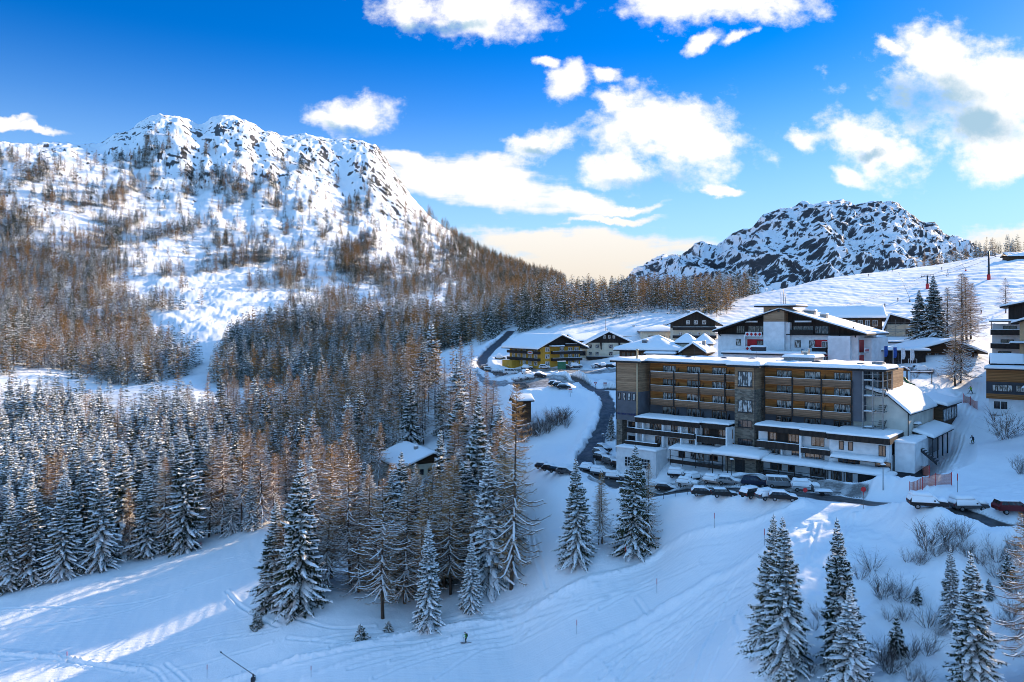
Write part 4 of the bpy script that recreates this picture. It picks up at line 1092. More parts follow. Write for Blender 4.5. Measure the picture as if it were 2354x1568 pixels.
one('larch', 762, 1330, 1020, 'tall bare larch behind the big piste-edge spruce', 0, 1.1)
one('larch', 806, 1345, 1030, 'snow-lined larch in the middle of the clump by the piste', 2, 1.1)
one('larch', 880, 1422, 1100, 'large larch with long drooping snowy boughs at the front of the clump', 2, 1.25)
one('larch', 850, 1340, 1090, 'bare larch just behind the large drooping larch', 3, 1.0)
one('spruce', 985, 1442, 1190, 'short snowy spruce foremost in the clump by the skier', 2, .95)
one('larch', 968, 1405, 1160, 'slim larch top rising out of the short snowy spruce', 4, .8)
one('spruce', 925, 1330, 1035, 'tall dark spruce below the snowy house roof', 3, .95)
one('larch', 1035, 1340, 1045, 'twin-stemmed larch with wide drooping boughs in the clump', 0, 1.2)
one('larch', 1046, 1328, 1060, 'second stem of the twin larch in the clump', 3, .9)
one('spruce', 1082, 1400, 1230, 'short snow-heavy spruce in front of the right end of the clump', 4, .95)
one('spruce', 1128, 1345, 1010, 'tall snow-heavy spruce near the right end of the clump', 6, .95)
one('spruce', 1088, 1290, 900, 'tall green-tinged spruce at the right end of the clump behind the others', 0, .85)
one('larch', 1175, 1355, 880, 'tall crooked larch at the right end of the clump with a bare leaning stem', 1, 1.0)
one('larch', 1160, 1300, 960, 'bare larch behind the crooked one at the end of the clump', 5, .9)
one('spruce', 995, 1290, 1060, 'dark spruce in the heart of the clump', 0, .9)
one('spruce', 1010, 1270, 985, 'snowy spruce beside the house gable', 1, .9)
one('spruce', 592, 1442, 1405, 'tiny spruce sapling alone on the snow left of the big piste-edge spruce', 0, 1.4)
one('spruce', 831, 1468, 1432, 'tiny snow-dusted spruce sapling on the snow below the drooping larch', 1, 1.3)
one('spruce', 893, 1450, 1428, 'tiny half-buried spruce sapling right below the drooping larch', 4, 1.3)
# treeline along the left piste
tl_s = [(22, 1356, 1130), (75, 1340, 1110), (145, 1328, 1090), (232, 1305, 1060), (335, 1280, 1070), (424, 1262, 990), (535, 1222, 1100), (580, 1215, 1080), (285, 1270, 1010), (180, 1280, 1060), (490, 1230, 1120)]
tl_l = ['leftmost', 'second', 'third', 'fourth', 'fifth', 'tall pointed', 'short', 'eighth']
for k, (u, v, t) in enumerate(tl_s):
    one('spruce', u, v, t, 'shaded snowy spruce in the front row of the forest along the left piste', (0, 3, 1, 5, 0, 3, 1, 2, 1, 0, 3)[k], 1.05)
    TREES[-1]['group'] = 'front row spruces along the left piste'
TREES[-6]['label'] = 'tallest pointed dark spruce in the front row of the forest along the left piste'; TREES[-6]['group'] = None
for k, (u, v, t) in enumerate([(50, 1350, 1190), (300, 1278, 1120), (382, 1270, 1050), (510, 1228, 1000), (556, 1222, 985), (603, 1210, 1010), (480, 1235, 1010), (630, 1203, 1040)]):
    one('larch', u, v, t, 'bare snow-lined larch in the front row of the forest along the left piste', k % 6, 1.0)
    TREES[-1]['group'] = 'front row larches along the left piste'
# around the village and the right slope
one('spruce', 2113, 788, 665, 'dark snowy spruce left of the orange larch group above the brown chalet', 3, 1.2, ymin=170)
one('spruce', 2150, 790, 630, 'tallest dark spruce in the group above the brown chalet', 0, 1.25, ymin=170)
one('larch', 2212, 785, 628, 'tall orange larch in the group above the brown chalet', 0, 1.7, ymin=170)
one('larch', 2180, 790, 660, 'brown larch between the dark spruces and the orange larch', 2, 1.5, ymin=170)
one('larch', 2232, 780, 650, 'orange brown larch at the right of the group above the brown chalet', 1, 1.5, ymin=170)
one('larch', 2222, 783, 636, 'second orange larch standing against the tall orange larch above the brown chalet', 4, 1.5, ymin=170)
one('larch', 2196, 888, 735, 'bare larch with long snowy boughs in front of the brown chalet', 3, 1.15, ymin=140)
one('larch', 2208, 880, 700, 'taller bare larch directly behind the snowy-boughed larch by the chalet', 5, 1.0, ymin=140)
one('larch', 2312, 720, 638, 'lone round-crowned larch on the ski slope above the right-hand chalets', 2, 1.5, ymin=200)
one('larch', 2362, 690, 630, 'bare larch at the right edge of the ski slope', 1, 1.2, ymin=200)
one('spruce', 1404, 1010, 950, 'slim young spruce beside the road bend at the hotel corner', 1, .9, ymin=150)

# -- woods ---------------------------------------------------------------------------
def wood(poly, spacing, mix, hr, label, group, seed, thin=None, jitter=.35, hs=1.0):
    """fill a patch given in (column, depth) with trees; mix = share of larch"""
    r = random.Random(seed)
    P = np.array(poly, float)
    u0, u1, y0, y1 = P[:, 0].min(), P[:, 0].max(), P[:, 1].min(), P[:, 1].max()
    area = (u1 - u0) / F * (y0 + y1) / 2 * (y1 - y0)
    n = int(area / (spacing * spacing) * 3.0)
    us = np.array([r.uniform(u0, u1) for _ in range(n)]); ys = np.array([math.sqrt(r.uniform(y0 * y0, y1 * y1)) for _ in range(n)])
    ok = inpoly(us, ys, poly)
    us, ys = us[ok], ys[ok]
    xs = (us - CX) / F * ys
    dn = fbm(xs / 42, ys / 110, 3, seed) ; sp_ = fbm(xs / 30, ys / 30, 2, seed + 3)
    c = 0
    for x, y, u, d, q in zip(xs, ys, us, dn, sp_):
        if thin is not None and r.random() > thin(u, y, d): continue
        hcap = 99.
        if 838 < u < 1040 and y < 203:      # the house roof stays in sight between the trees
            hcap = -(1064 - YH) / F * y - hz(x, y)
            if hcap < 6: continue
        if any(inpoly(np.array([x]), np.array([y]), kp)[0] for kp in KEEPOUT): continue
        lm = mix(u, y) if callable(mix) else mix
        kind = 'larch' if r.random() < lm + .45 * q else 'spruce'
        h = r.uniform(*hr) * (1.0 if kind == 'spruce' else .95) * (.72 if r.random() < .14 else 1)
        h = min(h, hcap)
        if plant(kind, x, y, h, label[kind] if isinstance(label, dict) else label, (group + ' ' + kind) if group else None, None, spacing * (1 - jitter) * r.uniform(.8, 1.2)): c += 1
    return c
def circ(c, r): return [(c[0] + r * math.cos(t), c[1] + r * math.sin(t)) for t in np.linspace(0, 6.28, 13)[:-1]]
_h = px(925, 0, 205)
KEEPOUT.append([(-32, 196), (-13, 206), (-24, 226), (-44, 216)])
for (u, v, L_, wd_) in ((600, 1345, 68, 4.2), (585, 1375, 60, 3.0), (622, 1206, 60, 3.2), (450, 1262, 8, 1)):   # gaps through which the low sun reaches the piste
    a = ghit(u, v); dx, dy = math.sin(SUN_AZ), math.cos(SUN_AZ)
    KEEPOUT.append([(a.x - dy * wd_, a.y + dx * wd_), (a.x + dy * wd_, a.y - dx * wd_), (a.x + dy * wd_ + dx * L_, a.y - dx * wd_ + dy * L_), (a.x - dy * wd_ + dx * L_, a.y + dx * wd_ + dy * L_)])
for ln in (ROAD_A, ROAD_B):
    for p in ln[::1]: KEEPOUT.append(circ(p, 7))
L1 = {'spruce': 'snow-covered spruce inside the lower forest between the left piste and the valley floor', 'larch': 'bare brown larch inside the lower forest between the left piste and the valley floor'}
n1_ = wood([(-120, 166), (0, 160), (150, 166), (330, 172), (450, 178), (560, 183), (640, 186), (700, 170), (820, 150), (1000, 140), (1120, 140), (1165, 152), (1150, 190), (1100, 215), (1090, 240), (1010, 262), (985, 292), (960, 345), (850, 352), (700, 345), (520, 335), (380, 330), (200, 312), (150, 335), (-120, 300)],
     5.6, lambda u, y: .08 + .68 * float(smooth(380, 640, u)) * float(1 - .4 * smooth(1050, 1200, u)), (15, 25), L1, 'lower forest', 11)
wood([(650, 128), (760, 133), (860, 131), (960, 129), (1050, 131), (1150, 133), (1168, 150), (1000, 165), (800, 168), (680, 160)], 5.0, .62, (16, 24), {'spruce': 'snowy spruce within the clump of trees beside the wide piste', 'larch': 'snow-lined larch within the clump of trees beside the wide piste'}, 'piste clump', 31)
L2 = {'spruce': 'small snowy spruce on the wooded spur across the valley behind the lower forest', 'larch': 'small bare larch on the wooded spur across the valley behind the lower forest'}
wood([(480, 425), (560, 418), (700, 415), (850, 410), (990, 395), (1060, 400), (1100, 440), (1060, 520), (960, 545), (820, 548), (680, 556), (600, 562), (540, 540), (500, 480)], 5.6, .36, (16, 23), L2, 'spur wood', 12)
L3 = {'spruce': 'spruce in the wood at the foot of the left mountain', 'larch': 'brown larch in the wood at the foot of the left mountain'}
wood([(-250, 430), (0, 425), (60, 440), (120, 455), (210, 432), (330, 425), (420, 440), (455, 480), (400, 520), (350, 560), (330, 640), (260, 700), (150, 760), (-250, 760)], 6.6, .46, (15, 23), L3, 'mountain foot wood', 13, lambda u, y, d: .95 if d > -.35 else .3)
wood([(-120, 345), (150, 350), (230, 330), (330, 345), (430, 365), (430, 382), (330, 372), (200, 400), (60, 398), (-120, 380)], 11, .2, (12, 20), L3, 'mountain foot wood', 23, lambda u, y, d: .4)
L4 = {'spruce': 'scattered small spruce on the open slope of the left mountain', 'larch': 'scattered small larch on the open slope of the left mountain'}
def th4(u, y, d):
    z = 1 - float(smooth(740, 1180, y))
    open_ = math.exp(-((u - 480) / 150) ** 2 - ((y - 680) / 100) ** 2)
    left = float(smooth(360, 60, u)) * float(smooth(1020, 780, y))
    return max(0.0, min(.95, (.09 + .85 * float(smooth(.08, .42, d))) * (.16 + .84 * z) - .6 * open_ + .75 * left * float(smooth(-.35, .25, d))))
wood([(-250, 760), (150, 760), (260, 700), (340, 640), (430, 600), (600, 620), (800, 640), (900, 660), (960, 760), (980, 1250), (800, 1290), (600, 1180), (350, 1120), (150, 990), (-250, 880)], 7.6, .45, (14, 22), L4, 'open slope', 14, th4, .5)
L5 = {'spruce': 'tiny spruce on the descending right flank of the left mountain', 'larch': 'tiny larch on the descending right flank of the left mountain'}
wood([(860, 640), (960, 560), (1080, 480), (1150, 450), (1240, 480), (1300, 600), (1300, 1200), (1285, 1452), (1180, 1445), (1080, 1436), (1010, 1420), (960, 1300), (930, 1000), (880, 800)], 9.0, .45, (15, 23), L5, 'right flank', 15,
     lambda u, y, d: max(0.0, min(1, .16 + .66 * float(smooth(1010, 1200, u)) + .6 * float(smooth(.1, .4, d)) - .35 * math.exp(-((u - 930) / 80) ** 2 - ((y - 700) / 90) ** 2))))
wood([(1040, 400), (1100, 360), (1135, 360), (1175, 385), (1240, 385), (1290, 430), (1270, 520), (1150, 500), (1080, 470)], 6.8, .4, (16, 22), {'spruce': 'snowy spruce in the wood above the road climbing out of the village', 'larch': 'bare larch in the wood above the road climbing out of the village'}, 'road wood', 16)
L6 = {'spruce': 'dark snowy spruce on the wooded knoll behind the village hotels', 'larch': 'bare brown larch on the wooded knoll behind the village hotels'}
wood([(1180, 350), (1260, 332), (1340, 330), (1440, 338), (1500, 352), (1575, 348), (1625, 325), (1690, 338), (1672, 380), (1725, 425), (1740, 470), (1600, 480), (1400, 470), (1250, 460), (1190, 430)], 5.6, .45, (12, 18.5), L6, 'knoll wood', 17, lambda u, y, d: .97 if y > 362 or u < 1330 or u > 1590 else .55)
L7 = {'spruce': 'small spruce in the wood along the crest of the ski slope', 'larch': 'small larch in the wood along the crest of the ski slope'}
wood([(2120, 468), (2240, 455), (2300, 452), (2400, 455), (2420, 560), (2300, 560), (2120, 540)], 10.5, .6, (8, 14), L7, 'crest wood', 18)

# added wood, unseen beyond the right edge, planted to shade the bank and run
wood([(2430, 120), (2460, 112), (2720, 112), (2800, 128), (2760, 150), (2560, 155), (2425, 156)], 4.6, .1, (21, 27), L7, 'crest wood', 41)  # added shade trees off the crest; only the label is shared
wood([(2435, 168), (2560, 165), (2620, 182), (2500, 190)], 4.0, .1, (6, 9), L7, 'crest wood', 42)
def place_trees():
    """largest 300 of each kind become objects, the small rest one mass per kind"""
    by = {'spruce': [], 'larch': []}
    for t in TREES:
        t['size'] = t['h'] / t['y']; t['z'] = hz(t['x'], t['y']); by[t['kind']].append(t)
    protos = {}
    for kind, ts in by.items():
        # a tree far outside the frame is not one of the shown ones
        def inview(t): return -.72 < t['x'] / t['y'] < .715
        ts.sort(key=lambda t: -(t['size'] + (10 if (t['group'] is None) else 0)) if inview(t) else 1)
        r = random.Random(5)
        for k, t in enumerate(ts[:300]):
            lod = 0 if t['y'] < 205 else 1
            lib = LIB[('sapling', 0)] if t['h'] < 5 else LIB[(kind, lod)]
            if t['var'] is not None and lod == 0: vi = t['var'] % len(lib)
            else:
                vi = r.randrange(len(lib))
                if kind == 'spruce' and t['y'] < 340:
                    frost = smooth(520, 200, CX + F * t['x'] / t['y']) * smooth(190, 240, t['y'])
                    if r.random() < frost: vi = (6 if r.random() < .5 else 4) if lod == 0 else (4 if r.random() < .5 else 2)
            hh, mes, _ = lib[vi]
            sc = t['h'] / hh
            e = empty(kind + '_tree', (t['x'], t['y'], t['z'] - .1 * sc), r.uniform(0, 6.28), t['label'], kind, t['group'])
            wd = sc ** .8 * t['wide'] * (1.0 if t['var'] is not None else r.uniform(.95, 1.25))
            e.scale = (wd, wd, sc); e.rotation_euler[0] = r.gauss(0, .022); e.rotation_euler[1] = r.gauss(0, .022)
            for nm, me in zip(('trunk', 'crown'), mes):
                o = bpy.data.objects.new(nm, me); o.parent = e; COL.objects.link(o)
        # the rest
        Ps, ms = [], []
        for t in ts[300:]:
            fr = .55 * smooth(900, 560, t['y']) * (1 if t['x'] < -60 else .6) + .1
            P, m = FAR[kind][r.randrange(2) + (2 if r.random() < fr else 0)]
            sc = t['h'] / 20; wd = sc ** .9 * r.uniform(1.0, 1.5) * (1 + .25 * smooth(650, 1000, t['y']))
            a = r.uniform(0, 6.28); c, s = math.cos(a), math.sin(a)
            Q = np.empty_like(P)
            Q[..., 0] = (P[..., 0] * c - P[..., 1] * s) * wd + t['x']; Q[..., 1] = (P[..., 0] * s + P[..., 1] * c) * wd + t['y']; Q[..., 2] = P[..., 2] * sc + t['z']
            Ps.append(Q); ms.append(m)
        if Ps:
            me = soup_mesh(kind + '_forest', np.concatenate(Ps), np.concatenate(ms))
            o = link_mesh(kind + '_forest', me, TREE_MATS[kind])
            tag(o, 'distant %s trees covering the mountain sides and the far woods' % kind, 'forest', None, 'stuff')  # also holds the added shade trees past the right edge
    print('TREES', {k: len(v) for k, v in by.items()})
# ---- building materials ---------------------------------------------------------
MSNOW = mat_snow('roof_snow', (.87, .875, .885), .4, (.9, 5.0), .75, .08)
MWHITE = mat('white_render', (.72, .725, .73), .85, .10, .7, bump=.1)
MCREAM = mat('cream_render', (.62, .55, .42), .85, .10, .8)
MYELLOW = mat('yellow_render', (.50, .27, .035), .8, .12, .8)
MPEACH = mat('peach_render', (.60, .40, .22), .85, .1, .8)
MGREY = mat('grey_render', (.115, .118, .135), .85, .12, .6)
MDGREY = mat('dark_grey_panel', (.05, .052, .06), .7, .2, .8)
MDARK = mat_boards('dark_boards', (.022, .017, .015), (.050, .037, .030), .2, 0)
MDARKH = mat('dark_timber', (.026, .020, .018), .8, .35, 2.0)
MWOOD = mat_boards('orange_timber', (.33, .125, .034), (.62, .27, .08), .16, 2)
MWOODG = mat_boards('weathered_timber', (.24, .145, .085), (.47, .30, .18), .16, 2)
MWOODR = mat_boards('rail_timber', (.15, .085, .050), (.35, .205, .125), .13, 2)
MBROWN = mat_boards('brown_timber', (.050, .026, .014), (.12, .062, .030), .2, 2)
MORANGE = mat_boards('orange_cladding', (.23, .095, .03), (.36, .16, .055), .3, 2)
MREDP = mat('red_paint', (.42, .015, .02), .6, .15, 1.0)
MMETAL = mat('grey_steel', (.20, .21, .22), .4, .2, 3, .6)
MDMETAL = mat('dark_steel', (.045, .047, .052), .45, .25, 3, .5)
MCOPPER = mat('tan_pipe', (.48, .34, .20), .45, .1, 2)
MFRAMEB = mat('brown_window_frame', (.15, .065, .025), .6, .25, 2)
MFRAMEW = mat('white_window_frame', (.70, .70, .69), .6, .08, 2)
MFRAMED = mat('dark_window_frame', (.025, .025, .028), .5, .2, 2)
MFASCIA = mat('black_fascia', (.016, .016, .018), .6, .4, 3)
MCONC = mat('concrete', (.30, .29, .28), .9, .18, .8)
def mat_stone():
    m, nt, b = newmat('stone_cladding')
    tc = node(nt, 'ShaderNodeTexCoord'); mp = node(nt, 'ShaderNodeMapping'); mp.inputs['Scale'].default_value = (1.6, 1.6, 4.2)
    lk(nt, tc.outputs['Object'], mp.inputs[0])
    v = node(nt, 'ShaderNodeTexVoronoi'); v.inputs['Scale'].default_value = 1.0; lk(nt, mp.outputs[0], v.inputs['Vector'])
    r = node(nt, 'ShaderNodeValToRGB'); lk(nt, v.outputs['Color'], r.inputs[0])
    r.color_ramp.elements[0].color = (.07, .058, .045, 1); r.color_ramp.elements[1].color = (.26, .215, .165, 1)
    lk(nt, r.outputs[0], b.inputs['Base Color']); b.inputs['Roughness'].default_value = .9
    bp = node(nt, 'ShaderNodeBump'); bp.inputs['Strength'].default_value = .5; bp.inputs['Distance'].default_value = .04
    lk(nt, v.outputs['Distance'], bp.inputs['Height']); lk(nt, bp.outputs['Normal'], b.inputs['Normal'])
    return m
MSTONE = mat_stone()
def mat_glass(name, lo, hi, rough=.08, sc=1.1):
    """window glass: dark panes, some with pale curtains behind"""
    m, nt, b = newmat(name)
    tc = node(nt, 'ShaderNodeTexCoord'); mp = node(nt, 'ShaderNodeMapping'); mp.inputs['Scale'].default_value = (sc * 1.9, sc, sc * .55)
    lk(nt, tc.outputs['Object'], mp.inputs[0])
    n = node(nt, 'ShaderNodeTexNoise'); n.inputs['Scale'].default_value = 1.6; n.inputs['Detail'].default_value = 3
    lk(nt, mp.outputs[0], n.inputs['Vector'])
    r = node(nt, 'ShaderNodeValToRGB'); lk(nt, n.outputs['Fac'], r.inputs[0])
    r.color_ramp.elements[0].position = .44; r.color_ramp.elements[0].color = (*lo, 1); r.color_ramp.elements[1].position = .58; r.color_ramp.elements[1].color = (*hi, 1)
    lk(nt, r.outputs[0], b.inputs['Base Color']); b.inputs['Roughness'].default_value = rough; b.inputs['Specular IOR Level'].default_value = .6
    return m
MGLASS = mat_glass('window_glass', (.012, .013, .016), (.20, .19, .18))
MGLASSD = mat_glass('dark_glass', (.010, .011, .014), (.05, .05, .055))
MGLASSW = mat_glass('curtained_glass', (.03, .032, .036), (.50, .50, .49))

class Frame:
    """a building's own axes: x along its front, y into the building, z up"""
    def __init__(s, name, label, cat, p, ang, group=None):
        s.o = Vector(p); s.a = RAD(ang)
        s.ex = Vector((math.cos(s.a), math.sin(s.a), 0)); s.ey = Vector((-math.sin(s.a), math.cos(s.a), 0))
        s.root = empty(name, p, s.a, label, cat, group)
    def x(s, u, y=0.0):
        """where the sight line of column u meets the plane at depth y"""
        t = (u - CX) / F; b = s.o + s.ey * y
        return (t * b.y - b.x) / (s.ex.x - t * s.ex.y)
    def z(s, v, x, y=0.0):
        b = s.o + s.ey * y + s.ex * x
        return -(v - YH) / F * b.y - s.o.z
    def y(s, u, x=0.0):
        t = (u - CX) / F; b = s.o + s.ex * x
        return (t * b.y - b.x) / (s.ey.x - t * s.ey.y)
    def w(s, x, y, z=0): return s.o + s.ex * x + s.ey * y + Vector((0, 0, z))

def window(par, x0, x1, z0, z1, y, n=2, fm=None, gm=None, name='window', th=.09, face='front', xx=None, sill=None, parts=True):
    """frame (a part) with its panes (sub-part); face 'side' puts it on an end wall at x = xx"""
    fm = fm or MFRAMEB; gm = gm or MGLASS
    f = MB(); p = MB(); fw = min(.10, (x1 - x0) / 8 + .02)
    def bx(b, a0, a1, c0, c1, d0, d1):
        if face == 'front': b.box(a0, a1, y - d1, y - d0, c0, c1)
        elif face == 'side': b.box(xx + d0, xx + d1, a0, a1, c0, c1)
        else: b.box(xx - d1, xx - d0, a0, a1, c0, c1)
    bx(f, x0, x1, z0, z0 + fw, .003, th); bx(f, x0, x1, z1 - fw, z1, .003, th)
    for k in range(n + 1):
        c = x0 + (x1 - x0 - fw) * k / n
        bx(f, c, c + fw, z0 + fw, z1 - fw, .003, th)
    if sill: bx(f, x0 - .08, x1 + .08, z0 - .09, z0 - .003, .003, th + .12)
    bx(p, x0 + fw * .5, x1 - fw * .5, z0 + fw * .5, z1 - fw * .5, .002, .03)
    fo = f.build(name, fm, par); p.build('pane', gm, fo)
    return fo

def parapet(par, x0, x1, y0, y1, zf, h, m, name='balcony', snow=True, floor=True, sides='lr'):
    """balcony: floor slab and solid front with returns"""
    b = MB()
    if floor: b.box(x0, x1, y0 + .13, y1, zf - .18, zf)
    b.box(x0, x1, y0, y0 + .12, zf - .25, zf + h)
    if 'l' in sides: b.box(x0, x0 + .12, y0 + .122, y1, zf + .002, zf + h)
    if 'r' in sides: b.box(x1 - .12, x1, y0 + .122, y1, zf + .002, zf + h)
    o = b.build(name, m, par)
    if snow:
        s = MB(); s.pad((x0, y0 - .04, zf + h), (x1, y0 - .04, zf + h), (x1, y0 + .2, zf + h), (x0, y0 + .2, zf + h), .13, max(4, int((x1 - x0) / .8)), 2, 0, int(x0 * 7), .8)
        s.build('snow', MSNOW, o)
    return o

def gable_house(name, label, cat, p, ang, w, d, h, rise, ov=(1.2, 1.2), wall=None, gable=None, ridge='y', peak=.5, th=.3, snow=.5, rows=(), balc=(), low=-4.0, group=None, gz=None, chimneys=(), side_rows=(), lside_rows=(), fm=None, gm=None, facia=None, seed=0):
    """a house with a pitched roof. ridge 'y' shows its gable to the front, 'x' its eaves"""
    B = Frame(name, label, cat, p, ang, group); R = B.root
    wall = wall or MWHITE; facia = facia or MDARKH
    gz = h if gz is None else gz
    b = MB(); b.box(0, w, 0, d, low, gz); b.build('wall', wall, R)
    if ridge == 'y':
        px_ = w * peak
        pts = [(0, 0, gz + .003), (w, 0, gz + .003), (w, 0, h), (px_, 0, h + rise), (0, 0, h)]
        if gz >= h - .01: pts = [(0, 0, gz + .003), (w, 0, gz + .003), (px_, 0, h + rise)]
        g_ = MB(); g_.prism([(x, .02, z) for x, y, z in pts], (0, d - .04, 0)); g_.build('gable', gable or wall, R)
        ey0, ey1 = -ov[1], d + ov[1]
        sl = rise / px_; sr = rise / (w - px_)
        rf = MB(); up = .04
        L0 = (-ov[0], h - sl * ov[0] + up); A = (px_, h + rise + up); R0 = (w + ov[0], h - sr * ov[0] + up)
        for a, c in ((L0, A), (A, R0)):
            rf.hexa([(a[0], ey0, a[1]), (c[0], ey0, c[1]), (c[0], ey1, c[1]), (a[0], ey1, a[1]), (a[0], ey0, a[1] + th), (c[0], ey0, c[1] + th), (c[0], ey1, c[1] + th), (a[0], ey1, a[1] + th)])
        ro = rf.build('roof', facia, R)
        s = MB(); e = .06
        for a, c, sd in ((L0, A, 1), (A, R0, 2)):
            s.pad((a[0] - (e if sd == 1 else 0), ey0 - e, a[1] + th), (c[0] + (e if sd == 2 else 0), ey0 - e, c[1] + th), (c[0] + (e if sd == 2 else 0), ey1 + e, c[1] + th), (a[0] - (e if sd == 1 else 0), ey1 + e, a[1] + th), snow, 10, 10, 0, seed + sd, .3)
        s.build('snow_cover', MSNOW, ro)
    elif ridge == 'x':
        g_ = MB(); g_.prism([(.02, 0, gz + .003), (.02, d, gz + .003), (.02, d * .5, h + rise)] if gz >= h - .01 else [(.02, 0, gz + .003), (.02, d, gz + .003), (.02, d, h), (.02, d * peak, h + rise), (.02, 0, h)], (w - .04, 0, 0))
        g_.build('gable', gable or wall, R)
        sl = rise / (d * peak); sr = rise / (d * (1 - peak)); up = .04
        F0 = (-ov[1], h - sl * ov[1] + up); A = (d * peak, h + rise + up); K0 = (d + ov[1], h - sr * ov[1] + up)
        rf = MB(); x0, x1 = -ov[0], w + ov[0]
        for a, c in ((F0, A), (A, K0)):
            rf.hexa([(x0, a[0], a[1]), (x1, a[0], a[1]), (x1, c[0], c[1]), (x0, c[0], c[1]), (x0, a[0], a[1] + th), (x1, a[0], a[1] + th), (x1, c[0], c[1] + th), (x0, c[0], c[1] + th)])
        ro = rf.build('roof', facia, R); s = MB(); e = .06
        for a, c in ((F0, A), (A, K0)):
            s.pad((x0 - e, a[0], a[1] + th), (x1 + e, a[0], a[1] + th), (x1 + e, c[0], c[1] + th), (x0 - e, c[0], c[1] + th), snow, 12, 7, 0, seed, .3)
        s.build('snow_cover', MSNOW, ro)
    elif ridge == 'hip':
        x0, x1, y0, y1 = -ov[0], w + ov[0], -ov[1], d + ov[1]
        rx0, rx1 = w * .5 - max(.2, (w - d) / 2), w * .5 + max(.2, (w - d) / 2); ry = d * .5
        if peak != .5: rx0 = rx1 = w * peak
        rf = MB(); rf.box(x0, x1, y0, y1, h + .003, h + th); ro = rf.build('roof', facia, R)
        s = MB(); e = .05; z0 = h + th
        C = [(x0 - e, y0 - e), (x1 + e, y0 - e), (x1 + e, y1 + e), (x0 - e, y1 + e)]
        a, c = (rx0, ry, z0 + rise), (rx1, ry, z0 + rise)
        s.pad((*C[0], z0), (*C[1], z0), c, a, snow, 10, 6, 0, seed, .3); s.pad((*C[2], z0), (*C[3], z0), a, c, snow, 10, 6, 0, seed + 1, .3)
        s.pad((*C[1], z0), (*C[2], z0), (c[0], ry + .05, c[2]), (c[0], ry - .05, c[2]), snow, 6, 6, 0, seed + 2, .3); s.pad((*C[3], z0), (*C[0], z0), (a[0], ry - .05, a[2]), (a[0], ry + .05, a[2]), snow, 6, 6, 0, seed + 3, .3)
        s.build('snow_cover', MSNOW, ro)
    for (z0, z1, xs, *m) in rows:
        for (a, c) in xs: window(R, a, c, z0, z1, 0, 2, fm, gm if not m else m[0])
    for (z0, z1, xs) in side_rows:
        for (a, c) in xs: window(R, a, c, z0, z1, 0, 2, fm, gm, face='side', xx=w)
    for (z0, z1, xs) in lside_rows:
        for (a, c) in xs: window(R, a, c, z0, z1, 0, 2, fm, gm, face='left', xx=0)
    for (x0, x1, zf, hh, m, *dep) in balc: parapet(R, x0, x1, -(dep[0] if dep else 1.3), -.004, zf, hh, m)
    for (x, y, s_, zt) in chimneys:
        c = MB(); c.box(x - s_ / 2, x + s_ / 2, y - s_ / 2, y + s_ / 2, h, zt); co = c.build('chimney', MCONC, R)
        s = MB(); s.pad((x - s_ * .6, y - s_ * .6, zt), (x + s_ * .6, y - s_ * .6, zt), (x + s_ * .6, y + s_ * .6, zt), (x - s_ * .6, y + s_ * .6, zt), .3, 4, 4, 0, 3); s.build('snow_cap', MSNOW, co)
    return B
def evenly(a, b, n, w):
    st = (b - a) / n
    return [(a + st * (k + .5) - w / 2, a + st * (k + .5) + w / 2) for k in range(n)]
